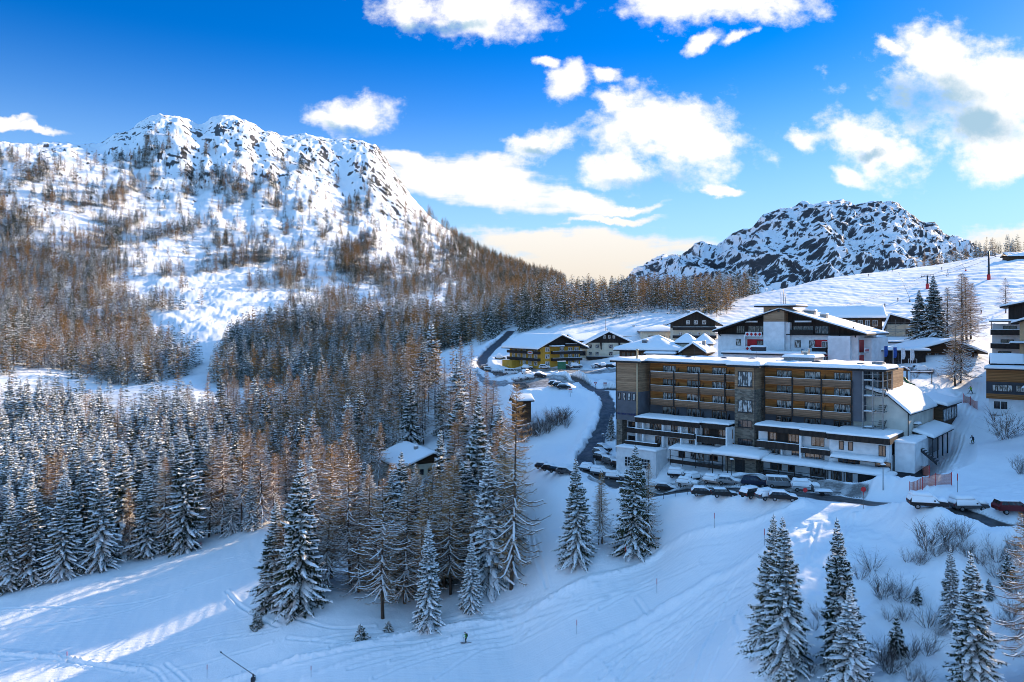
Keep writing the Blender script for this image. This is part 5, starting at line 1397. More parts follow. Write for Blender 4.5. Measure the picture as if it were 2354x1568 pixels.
# ---- the big timber and stone hotel -------------------------------------------------
def hotel():
    B = Frame('hotel_building', 'long timber-balconied hotel with stone tower and snowy white annexes above the car park', 'hotel', (29.8, 158.0, -30.0), -40.5)
    R = B.root; O = 30.0
    zr = [-10.2 + O, -13.1 + O, -16.0 + O]               # rail tops
    fl = [z - 1.15 for z in zr]                            # balcony floors
    eave = -8.35 + O
    xl, xm0, xm1, xr0 = 0.0, B.x(1689, -2.5), B.x(1737, -2.5), B.x(1757.5, 0)
    xr1 = B.x(1958.6, 0); xg1 = B.x(1984, 0)
    xb0, xb1 = B.x(1416, -2.5), B.x(1469, -2.5)
    WY = 2.2
    D = 15.0
    # walls: timber above, grey below
    w = MB(); w.box(xb1, xr1, WY, D, fl[2] - .3, eave); w.build('timber_wall', MWOOD, R)
    w = MB(); w.box(xb1, xg1, WY - .05, D + .01, 0, fl[2] - .303); w.build('grey_wall', MGREY, R)
    w = MB(); w.box(xr1 + .003, xg1, .2, D, fl[2] - .3, eave); w.build('end_wall', MGREY, R)
    # buttress wall running down beside the stair tower
    w = MB(); w.prism([(xg1 - 2.2, -.05, fl[2] - 2.6), (xg1 + .1, -4.2, -18.6 + O - 1.9), (xg1 + .1, -.05, -18.6 + O - 1.9), (xg1 + .1, .1, fl[2] - 1.2)][:4], (.35, 0, 0)); w.build('buttress', MGREY, R)
    # left block: weathered boards over grey render over stone
    zb = -14.6 + O; zc = -20.9 + O
    w = MB(); w.box(xb0, xb1, -2.5, D, zb, eave); w.build('timber_block', MWOODG, R)
    w = MB(); w.box(xb0 + .04, xb1 - .04, -2.46, D, zc, zb - .003); w.build('grey_block', MGREY, R)
    w = MB(); w.box(xb0 + .1, xb0 + 1.5, -2.4, 3, -.5, zc - .003); w.build('stone_pier', MSTONE, R)
    w = MB(); w.box(xb0 + 1.51, xb1, -.4, D, -.5, zc - .004); w.build('recess_wall', MWHITE, R)
    for k in range(2):
        window(R, xb0 + 1.9, xb0 + 3.6, zc - 1.9 - 3.1 * k, zc - .5 - 3.1 * k, -.4, 2, MFRAMED, MGLASSD)
        parapet(R, xb0 + 2.6, xb1 + .4, -2.3, -.41, zc - 2.4 - 3.1 * k, .9, MDARKH)
    # small set-back wing on the far left
    w = MB(); w.box(xb0 - 2.6, xb0 - .02, 2.2, D - 2, -2, zb); w.build('grey_wing', MGREY, R)
    w = MB(); w.box(xb0 - 2.6, xb0 - .02, 2.2, D - 2, zb + .003, eave - 1.6); w.build('timber_wing', MWOODG, R)
    window(R, xb0 - 1.9, xb0 - .7, zb + .9, zb + 3.2, 2.2, 1, MFRAMED, MGLASSW)
    for k in range(4): window(R, xb0 + .55 + k * 1.22, xb0 + 1.25 + k * 1.22, zb - 1.95, zb - .35, -2.46, 1, MFRAMED, MGLASSW)
    # lettering
    cu = bpy.data.curves.new('lettering', 'FONT'); cu.body = 'FALKENSTEINER'; cu.size = .58; cu.extrude = .03; cu.space_character = 1.02
    c2 = bpy.data.curves.new('lettering', 'FONT'); c2.body = 'HOTEL'; c2.size = .58; c2.extrude = .03
    MLET = mat('blue_letters', (.012, .022, .12), .5, .1, 2)
    zt = zb - 5.15
    for c_, x_ in ((cu, xb0 + .18), (c2, xb0 + 5.05)):
        ob = bpy.data.objects.new('tmp', c_); COL.objects.link(ob)
        dg = bpy.context.evaluated_depsgraph_get(); me = bpy.data.meshes.new_from_object(ob.evaluated_get(dg)); bpy.data.objects.remove(ob)
        wd = max(v.co.x for v in me.vertices); mx = (4.35 if c_ is cu else 1.15) / wd
        for v in me.vertices: v.co.x *= mx
        o = link_mesh('lettering', me, [MLET], R); o.location = (x_, -2.50, zt); o.rotation_euler = (RAD(90), 0, 0)
    e = MB()   # the emblem between the words: two slanting strokes
    e.prism([(xb0 + 4.60, -2.49, zt), (xb0 + 4.70, -2.49, zt), (xb0 + 4.86, -2.49, zt + .6), (xb0 + 4.76, -2.49, zt + .6)], (0, -.04, 0)); e.prism([(xb0 + 4.84, -2.49, zt), (xb0 + 4.95, -2.49, zt), (xb0 + 4.83, -2.49, zt + .36), (xb0 + 4.78, -2.49, zt + .22)], (0, -.04, 0)); e.build('emblem', MLET, R)
    # flue pipe on the block's corner
    w = MB(); w.tube([(xb1 - .25, -2.85, -21 + O), (xb1 - .25, -2.85, eave + 2.6)], .2, 10); w.tube([(xb1 - .25, -2.85, eave + 2.6), (xb1 - .25, -2.85, eave + 3.0)], .27, 10); w.build('flue_pipe', MCOPPER, R)
    # stone tower
    zt1 = -12.6 + O
    w = MB(); w.box(xm0, xm1, -2.5, WY - .06, -1, zt1); w.build('stone_tower', MSTONE, R)
    w = MB(); w.box(xm0 - .003, xm1 + .003, -2.503, WY, zt1 + .003, eave + .02); w.build('tower_cladding', MWOODG, R)
    xc = (xm0 + xm1) / 2
    for (z0, z1, hw) in ((-12.1, -9.2, 1.45), (-17.1, -14.7, 1.45), (-20.0, -18.6, 1.4), (-24.5, -22.2, 1.45)):
        window(R, xc - hw, xc + hw, z0 + O, z1 + O, -2.5, 3, MFRAMED, MGLASSW if z0 > -20 else MGLASSD, sill=True)
    for x_ in (xm1 - .1, xb0 + .1):
        w = MB(); w.tube([(x_, -2.62, eave - .1), (x_, -2.62, 2)], .07, 6); w.build('downpipe', MDMETAL, R)
    # balconies
    for (x0, x1, n, first) in ((xl, xm0 - .02, 3.55, True), (xr0, xr1, 3, False)):
        bw = (x1 - x0) / n
        nb_ = int(math.ceil(n))
        for k in range(nb_ + (0 if n != int(n) else 1)):
            xx = x0 + bw * k - (.08 if 0 < k < n else (0 if k == 0 else .13))
            posts = MB(); posts.box(xx, xx + (.24 if 0 < k < n else .16), -.2, -.02, fl[2] - .35, zr[0] + .08)
            posts.build('balcony_post', MDARKH, R)
        for k in range(nb_):
            a = x0 + bw * k + .06; c = min(x1, x0 + bw * (k + 1)) - .06
            for r_, (zt_, zf) in enumerate(zip(zr, fl)):
                b = MB(); b.box(a, c, -.015, .07, zf + .02, zt_); b.box(a, c, .08, WY, zf - .22, zf - .02)
                o = b.build('balcony', MWOODR if r_ else MWOODR, R)
                s = MB(); s.pad((a, -.06, zt_), (c, -.06, zt_), (c, .12, zt_), (a, .12, zt_), .06 if (k + r_) % 3 else .16, 7, 2, 0, k * 5 + r_, .9); s.build('snow', MSNOW, o)
            # windows behind: three leaves
            full = c - a > bw * .7
            for r_, zf in enumerate(fl + [-20.2 + O]):
                top = zf + 2.55
                m0 = a + (bw * .33); m1 = a + bw * .88
                if not full: m1 = min(m1, c)
                if not first: m0, m1 = (a + bw * .28, a + bw * .84)
                gm = (MGLASSW, MGLASS, MGLASSW, MGLASS)[r_] if (k + r_) % 3 else MGLASSW
                window(R, m0, m1, zf + .15, top - .12, WY if r_ < 3 else WY - .05, 3 if full else 2, MFRAMEB, gm if r_ < 3 else MGLASS)
                # slanted privacy screens between the rooms
                if k > 0 or first:
                    p = MB(); xx = x0 + bw * (k + 1) - .06
                    if k < nb_ - 1:
                        p.prism([(xx, WY - .06, zf), (xx, .35, zf), (xx, WY - .06, zf + 2.0)], (.1, 0, 0)); p.build('privacy_screen', MWOODR if r_ < 3 else MDGREY, R)
            # low parapet of the grey floor
        b = MB(); b.box(x0, x1, -.1, .05, -20.4 + O, -19.3 + O); b.build('grey_parapet', MDGREY, R)
    # roofs: thin dark slabs under deep snow
    def roof(x0, x1, y0, y1, z, th=.42, snow=.62, sd=1):
        b = MB(); b.box(x0, x1, y0, y1, z, z + th); ro = b.build('roof', MFASCIA, R)
        s = MB(); s.pad((x0 - .12, y0 - .15, z + th), (x1 + .12, y0 - .15, z + th), (x1 + .1, y1, z + th), (x0 - .1, y1, z + th), snow, max(8, int((x1 - x0) / .9)), max(5, int((y1 - y0) / 1.2)), 0, sd, .42, .05); s.build('snow_cover', MSNOW, ro)
    roof(xb0 - .9, xb1 + .9, -3.6, D + .8, eave + .004, sd=1)
    roof(xb1 + .91, xm0 - 1.2, -.9, D + .8, eave + .01, sd=2)
    roof(xm0 - 1.19, xm1 + 1.2, -3.6, D + .8, eave + .007, sd=3, snow=.72)
    roof(xm1 + 1.21, xg1 - .1, -.9, D + .8, eave + .012, sd=4)
    xs1 = xg1 + 3.4
    roof(xg1 - .09, xs1 + .6, -1.2, 7.5, eave + .006, sd=5)
    # roof top clutter
    zs = eave + 1.0
    for (x, y) in ((5, 8), (13, 8.5), (19, 9), (33, 6), (44, 5)):
        b = MB(); b.tube([(x, y, zs - .2), (x, y, zs + .12), (x, y, zs + .32)], [.95, .85, .3], 10); b.build('roof_light', MGLASSD, R)
    b = MB(); b.box(xm1 + 1.5, xm1 + 7.5, 8, 13.5, zs - .5, zs + .75); o = b.build('roof_house', MMETAL, R)
    s = MB(); s.pad((xm1 + 1.3, 7.8, zs + .75), (xm1 + 7.7, 7.8, zs + .75), (xm1 + 7.7, 13.6, zs + .75), (xm1 + 1.3, 13.6, zs + .75), .5, 8, 6, 0, 5); s.build('snow', MSNOW, o)
    b = MB(); b.tube([(xm1 + 5.5, 9, zs + 1.0), (xm1 + 5.5, 9, zs + 1.7)], .3, 8); b.tube([(xm1 + 4.8, 9, zs + 1.9), (xm1 + 6.2, 9, zs + 1.9)], .55, 12); b.build('vent_cowl', mat('bright_steel', (.5, .48, .44), .25, .1, 2, .9), R)
    b = MB(); b.box(xs1 - 3, xs1 - 1.2, 4, 5.6, zs - .4, zs + .5); b.build('roof_unit', MMETAL, R); b = MB(); b.box(xs1 - 5.2, xs1 - 4.2, 3, 4, zs - .4, zs + .25); b.build('roof_unit', MMETAL, R)
    for x, y in ((9, 3), (22, 4), (36, 3), (48, 3)):
        b = MB(); b.tube([(x, y, zs - .3), (x, y, zs + 2.3)], .025, 4); b.build('lightning_rod', MDMETAL, R)
    # steel escape stair
    z0s, z1s = -21.5 + O, eave
    f = MB(); y1 = 5.6
    for x in (xg1 + .15, xg1 + 1.75, xs1): 
        for y in (-.6, 2.4, y1): f.box(x - .09, x + .09, y - .09, y + .09, z0s, z1s)
    for k in range(5):
        z = z0s + .6 + k * 2.75
        f.box(xg1 + .1, xs1 + .05, -.65, -.5, z - .14, z); f.box(xs1 - .05, xs1 + .06, -.5, y1, z - .14, z)
        f.box(xg1 + .1, xs1 + .05, -.62, -.57, z + 1.0, z + 1.06); f.box(xs1 - .02, xs1 + .03, -.5, y1, z + 1.0, z + 1.06)
    f.build('steel_frame', MMETAL, R)
    for k in range(5):
        z = z0s + .6 + k * 2.75
        b = MB(); b.box(xg1 + .2, xg1 + 1.7, -.49, 2.3, z - .1, z - .01); b.box(xg1 + 1.9, xs1 - .1, 4.3, y1 - .1, z - .1, z - .01); o = b.build('landing', MDMETAL, R)
        s = MB(); s.pad((xg1 + .2, -.6, z), (xg1 + 1.7, -.6, z), (xg1 + 1.7, 1.0, z), (xg1 + .2, 1.0, z), .14, 4, 3, 0, k); s.build('snow', MSNOW, o)
        if k < 4:
            b = MB(); n = 9
            for q in range(n):
                yy = .4 + 3.9 * q / n; b.box(xs1 - 1.2, xs1 - .15, yy, yy + .42, z + 2.75 * q / n, z + 2.75 * q / n + .07)
            b.hexa([(xs1 - .12, .4, z - .1), (xs1 - .05, .4, z - .1), (xs1 - .05, 4.4, z + 2.65), (xs1 - .12, 4.4, z + 2.65), (xs1 - .12, .4, z + .15), (xs1 - .05, .4, z + .15), (xs1 - .05, 4.4, z + 2.9), (xs1 - .12, 4.4, z + 2.9)])
            b.build('stair_flight', MDMETAL, R)
    b = MB(); b.box(xg1 + .1, xg1 + 1.9, 2.45, 2.6, z0s, z1s - .1); b.box(xg1 + 1.9, xg1 + 2.05, 2.45, 5.7, z0s, z1s - .1); b.build('stair_glazing', MGLASSD, R)
    b = MB(); b.box(xg1 + .3, xs1 - .2, 5.8, D, fl[2] - 3, eave - .02); b.build('stair_back_wall', MWOODG, R)
    b = MB(); b.box(xg1 + .02, xs1 - .3, 5.85, D - .1, 0, fl[2] - 3.003); b.build('stair_base_wall', MWHITE, R)
    # ---- annexes -----------------------------------------------------------------
    zA, zB, zC, zT = -22.3 + O, -25.0 + O, -27.6 + O, -20.0 + O
    def fascia_roof(x0, x1, y0, y1, z, sd, ret=True):
        b = MB(); b.box(x0, x1, y0, y1, z, z + .16)
        b.hexa([(x0, y0 - .05, z - .55), (x1, y0 - .05, z - .55), (x1, y0 + .25, z - .55), (x0, y0 + .25, z - .55), (x0, y0 - .28, z + .5), (x1, y0 - .28, z + .5), (x1, y0 - .05, z + .5), (x0, y0 - .05, z + .5)])
        ro = b.build('annex_roof', MDARK, R)
        s = MB(); s.pad((x0 - .05, y0 - .32, z + .5), (x1 + .05, y0 - .32, z + .5), (x1 + .05, y1 - .3, z + .62), (x0 - .05, y1 - .3, z + .62), .34, max(8, int((x1 - x0) / .7)), 6, 0, sd, .55); s.build('snow_cover', MSNOW, ro)
    def white_block(x0, x1, y0, y1, z0, z1, nm='annex_wall', m=None): 
        b = MB(); b.box(x0, x1, y0, y1, z0, z1); return b.build(nm, m or MWHITE, R)
    a0 = B.x(1463, -5.5); a1 = B.x(1601, -4.8); a2 = B.x(1689, -4.5)
    AY = -4.6
    white_block(a0 + .3, a1, AY, WY - .06, zC, zT)
    white_block(a1 + .01, xm0 - .01, AY + 1.2, WY - .06, zC, zT)
    white_block(xm0 - .35, xm0 - .02, AY - 1.3, AY + 1.19, zB - 1.5, zT + .1, 'annex_fin')
    white_block(a1 - .2, a1 + .15, AY - .5, AY - .003, zB - .5, zT, 'annex_fin')
    fascia_roof(a0, a1 + 1.2, AY - 1.3, -.16, zT + .004, 11); fascia_roof(a1 + 1.21, xm0 - .03, AY - .4, -.16, zT, 12)
    for (f0, f1, zf) in ((.20, .40, zA), (.57, .68, zA), (.86, .99, zA), (.30, .40, zB), (.52, .72, zB), (.87, .98, zB)):
        window(R, a0 + (a1 - a0) * f0, a0 + (a1 - a0) * f1, zf + (.35 if zf == zA else .1), zf + 1.75, AY, 3 if f1 - f0 > .15 else 2, MFRAMEB, MGLASS)
    parapet(R, a0 - .2, a1, AY - 1.3, AY - .004, zA - .35, .75, MDARK); parapet(R, a0 - 2.2, a0 + 5.5, AY - 1.9, AY - .6, zB - .35, .8, MDARK)
    for f_ in (0, .12, .47, .77):
        b = MB(); b.box(a0 + (a1 - a0) * f_, a0 + (a1 - a0) * f_ + .28, AY - 1.25, AY - .01, zB - .2, zT - .6); b.build('annex_fin', MWHITE, R)
    c0, c1 = a1 + .2, xm0 - .4
    b = MB(); b.box(c0 + .5, c1 - 1.4, AY + 1.02, AY + 1.19, zA - .8, zT - .4); b.build('dark_panel', MDARK, R)
    window(R, c0 + .9, c0 + 2.0, zA + .05, zA + 1.75, AY + 1.02, 2, MFRAMEB, MGLASS); window(R, c0 + 4.0, c0 + 6.9, zA + .05, zA + 1.8, AY + 1.02, 4, MFRAMEB, MGLASS)
    window(R, c0 + .3, c0 + 3.0, zB + .1, zB + 1.9, AY + 1.2, 3, MFRAMEB, MGLASS); window(R, c0 + 4.9, c0 + 7.0, zB + .1, zB + 1.9, AY + 1.2, 3, MFRAMEB, MGLASS)
    parapet(R, c0 - .1, c1, AY - .45, AY + 1.0, zA - .9, 1.0, MDARK)
    b = MB(); b.box(c0, c0 + 4.2, AY - .3, AY - .15, zB - .2, zB + .45); b.build('lower_rail', MDGREY, R)
    zA, zB, zC, zT = -21.8 + O, -24.5 + O, -27.3 + O, -19.4 + O
    # right annex, stepping forward towards the corner
    r0 = B.x(1740, -5.2); r1 = B.x(1842, -6.0); r2 = B.x(1906, -6.5); r3 = B.x(1975, -7); r4 = B.x(2040, -7.5)
    secs = ((r0, r1, -4.4), (r1 + .01, r2, -5.4), (r2 + .01, r4, -6.4))
    for q, (x0, x1, yy) in enumerate(secs):
        white_block(x0, x1, yy, WY - .06 if q < 2 else 6, zC + (.0 if q < 2 else -.3), zT)
        fascia_roof(x0 - .2 if q == 0 else x0 + .01, x1 + (.35 if q == 2 else 0), yy - 1.2, -.16 if q < 2 else 6, zT + .004 * q, 21 + q)
    b = MB(); b.box(r4 + .12, r4 + .4, -7.5, 6, zT - .55, zT + .5); b.build('annex_side_fascia', MDARK, R)
    b = MB(); b.box(r0 + 1.8, r1 - .4, -4.58, -4.41, zA - .8, zT - .4); b.build('dark_panel', MDARK, R)
    window(R, r0 + 2.2, r0 + 3.5, zA + .05, zA + 1.7, -4.58, 2, MFRAMEB, MGLASS); window(R, r0 + 5.6, r0 + 8.2, zA + .05, zA + 1.7, -4.58, 4, MFRAMEB, MGLASS)
    parapet(R, r0 + .2, r1 - .3, -5.9, -4.6, zA - .9, 1.0, MDARK)
    window(R, r0 + 1.2, r0 + 4.0, zB + .1, zB + 1.9, -4.4, 3, MFRAMEB, MGLASS); window(R, r0 + 6.2, r0 + 8.4, zB + .1, zB + 1.9, -4.4, 3, MFRAMEB, MGLASS)
    b = MB(); b.box(r0 + .3, r1 - .4, -5.6, -5.45, zB - .2, zB + .5); b.build('lower_rail', MDGREY, R)
    b = MB(); b.box(r1 - .25, r1 + .15, -6.4, -5.41, zB - 1, zT - .6); b.build('annex_fin', MWHITE, R)
    b = MB(); b.box(r0 + 4.6, r0 + 4.85, -5.4, -4.41, zB - 1, zA - 1.1); b.build('annex_fin', MWHITE, R)
    window(R, r1 + 1.6, r1 + 3.8, zA + .1, zA + 1.8, -5.4, 3, MFRAMEB, MGLASS); window(R, r1 + .5, r1 + 3.8, zB + .1, zB + 2.0, -5.4, 4, MFRAMEB, MGLASS)
    parapet(R, r1 + .2, r2 + .2, -6.9, -5.42, zA - .9, .7, MDARK)
    for x in (r2 + 1.6, r2 + 3.1): window(R, x, x + .8, zA + .1, zA + 1.6, -6.4, 1, MFRAMED, MGLASSD)
    window(R, r4 - 1.6, r4 - .5, zA - .3, zA + 1.5, -6.4, 2, MFRAMED, MGLASSD)
    window(R, r2 + 1.5, r2 + 5.0, zB + .3, zB + 1.5, -6.4, 4, MFRAMEB, MGLASSD); window(R, r2 + 7.4, r2 + 9.8, zB + .2, zB + 1.5, -6.4, 3, MFRAMEB, MGLASSD)
    window(R, -4.6, -3.2, zA - .2, zA + 1.6, 0, 1, MFRAMED, MGLASSD, face='side', xx=r4); window(R, -1.5, -.6, zB, zB + 1.5, 0, 1, MFRAMED, MGLASSD, face='side', xx=r4)
    # snow decks and porch roofs over the arcade
    def porch(x0, x1, y0, y1, z, sd, posts=True, drop=.5, h=2.2, rail=True, th=.55):
        b = MB(); b.hexa([(x0, y0, z - drop - .14), (x1, y0, z - drop - .14), (x1, y1, z - .14), (x0, y1, z - .14), (x0, y0, z - drop), (x1, y0, z - drop), (x1, y1, z), (x0, y1, z)]); ro = b.build('porch_roof', MDARKH, R)
        s = MB(); s.pad((x0 - .1, y0 - .12, z - drop), (x1 + .1, y0 - .12, z - drop), (x1 + .1, y1, z), (x0 - .1, y1, z), th, max(8, int((x1 - x0) / .8)), 5, 0, sd, .5); s.build('snow_cover', MSNOW, ro)
        if posts:
            n = max(2, int((x1 - x0) / 2.4))
            for k in range(n + 1):
                p = MB(); xx = x0 + .1 + (x1 - x0 - .3) * k / n; p.box(xx, xx + .13, y0 + .1, y0 + .23, z - drop - h - .9, z - drop - .14); p.build('porch_post', MDARKH, R)
            if rail:
                p = MB(); p.box(x0 + .1, x1 - .1, y0 + .13, y0 + .19, z - drop - h + .9, z - drop - h + .98); p.box(x0 + .1, x1 - .1, y0 + .12, y0 + .2, z - drop - h - .5, z - drop - h + .25)
                p.box(x0 + .1, x0 + .2, y0 + .14, y0 + .18, z - drop - h - .4, z - drop - h + .95); p.build('porch_railing', MDARKH, R)
    porch(B.x(1538, -8), B.x(1662, -8), -8.0, AY + 1.1, -24.5 + O, 31)
    porch(B.x(1638, -9.5), B.x(1748, -9.5), -10.0, AY + 1.1, -24.0 + O, 32, rail=False, th=.7, h=2.9)
    porch(B.x(1752, -8.6), B.x(1905, -8.6), -8.8, -4.45, -24.4 + O, 33)
    porch(B.x(1895, -9.6), B.x(2034, -9.6), -9.8, -6.45, -24.3 + O, 34, rail=False)
    porch(B.x(1909, -8), B.x(2030, -8), -8.0, -6.45, zA - .75, 35, posts=False, drop=.35)
    # arcade back wall openings
    for (u0, u1, yy, n, gm) in ((1560, 1575, AY, 1, MGLASSD), (1588, 1618, AY, 3, MGLASSW), (1632, 1650, AY + 1.2, 2, MGLASSD), (1771, 1797, -4.4, 3, MGLASSD), (1812, 1826, -4.4, 1, MGLASSD), (1862, 1900, -5.4, 4, MGLASS), (1910, 1935, -6.4, 3, MGLASS), (1945, 1960, -6.4, 1, MGLASSD)):
        window(R, B.x(u0, yy), B.x(u1, yy), zC + .2, zC + 2.1, yy, n, MFRAMEB, gm)
    b = MB(); b.box(B.x(1972, -6.4), B.x(2028, -6.4), -6.45, -6.403, zC - .6, zC + 2.3); b.build('garage_opening', MFASCIA, R)
    b = MB(); b.box(B.x(2021, -10), B.x(2049, -10), -10.4, -6.9, zC - 3, zC + 2.3); o = b.build('garage_wall', MWHITE, R)
    s = MB(); x0, x1 = B.x(2021, -10), B.x(2049, -10); s.pad((x0 - .1, -10.6, zC + 2.3), (x1 + .2, -10.6, zC + 2.3), (x1 + .2, -6.9, zC + 2.6), (x0 - .1, -6.9, zC + 2.6), .5, 6, 6, 0, 41); s.build('snow', MSNOW, o)
    # stone porch back and entrance
    b = MB(); b.box(B.x(1668, -7.5), B.x(1738, -7.5), -7.6, AY + 1, zC - 1, -24.2 + O); b.build('entrance_wall', MSTONE, R)
    b = MB(); b.box(B.x(1690, -7.6), B.x(1712, -7.6), -7.64, -7.603, zC - .4, zC + 1.9); b.build('entrance_door', MFASCIA, R)
    # garage box with gridded doors on the left
    gx0, gx1 = B.x(1417, -9), B.x(1508, -9)
    b = MB(); b.box(gx0, gx1, -9.0, -4.0, -31 + O, -25.7 + O); o = b.build('garage_box', MWHITE, R)
    s = MB(); s.pad((gx0 - .1, -9.2, -25.7 + O), (gx1 + .1, -9.2, -25.7 + O), (gx1, -4.6, -25.7 + O), (gx0, -4.6, -25.7 + O), .45, 9, 5, 0, 44); s.build('snow_cover', MSNOW, o)
    zC = -28.9 + O
    for (f0, f1) in ((.22, .50), (.56, .86)):
        q = MB(); x0, x1 = gx0 + (gx1 - gx0) * f0, gx0 + (gx1 - gx0) * f1; q.box(x0, x1, -9.04, -9.003, zC - .5, zC + 1.5); qo = q.build('garage_door', MGLASSD, R)
        m = MB()
        for k in range(5): m.box(x0 + (x1 - x0 - .08) * k / 4, x0 + (x1 - x0 - .08) * k / 4 + .08, -9.09, -9.042, zC - .5, zC + 1.5)
        for k in range(4): m.box(x0, x1, -9.12, -9.092, zC - .5 + 1.92 * k / 3, zC - .42 + 1.92 * k / 3)
        m.build('glazing_bars', MFRAMEW, qo)
    zC = -27.5 + O
    # white stair walls in front of the entrance
    x0, x1 = B.x(1735, -11), B.x(1775, -11)
    b = MB(); b.prism([(x0, -11.5, zC - 2.6), (x1, -11.5, zC - 2.6), (x1, -11.5, zC - .2), (x0, -11.5, zC + .5)], (0, .3, 0)); b.prism([(x0 + .1, -12.6, zC - 2.6), (x1 - .2, -12.6, zC - 2.6), (x1 - .2, -12.6, zC - 1.6), (x0 + .1, -12.6, zC + .2)], (0, .25, 0)); b.build('stair_wall', MWHITE, R)
    # lower right: concrete block and dark undercroft beside the ski run
    b = MB(); b.box(r4 + .42, r4 + 3.4, -4.5, 6, zB - .2, zT - .4); o = b.build('corner_block', MWHITE, R)
    b = MB(); b.box(r4 + .3, r4 + 3.3, -4.2, 6, zC - 1, zB - .203); b.build('undercroft', MDGREY, R)
    s = MB(); s.pad((r4 + .3, -4.7, zT - .4), (r4 + 3.6, -4.7, zT - .4), (r4 + 3.6, 6, zT - .4), (r4 + .3, 6, zT - .4), .4, 6, 8, 0, 47); s.build('snow', MSNOW, o)
    return B
HB = hotel()
# ---- the white hotel with red diamonds ---------------------------------------------
def diamonds(par, x0, x1, y0, z0, z1, side=None):
    """white balcony front with a row of red diamonds; on an end wall when side is its x"""
    def P_(a, d, z): return (a, y0 - d, z) if side is None else (side + d, a, z)
    b = MB()
    if side is None: b.box(x0, x1, y0, y0 + .1, z0, z1)
    else: b.box(side - .1, side, x0, x1, z0, z1)
    o = b.build('balcony', MWHITE, par)
    n = max(3, int(round((x1 - x0) / (z1 - z0) * 1.05))); st = (x1 - x0) / n; h = (z1 - z0) * .40; zc = (z0 + z1) / 2
    m = MB()
    for k in range(n):
        c = x0 + st * (k + .5); q = [P_(c - st * .42, .015, zc), P_(c, .015, zc - h), P_(c + st * .42, .015, zc), P_(c, .015, zc + h)]
        m.face(q if side is None else q)
    m.build('diamond_pattern', MREDP, o)

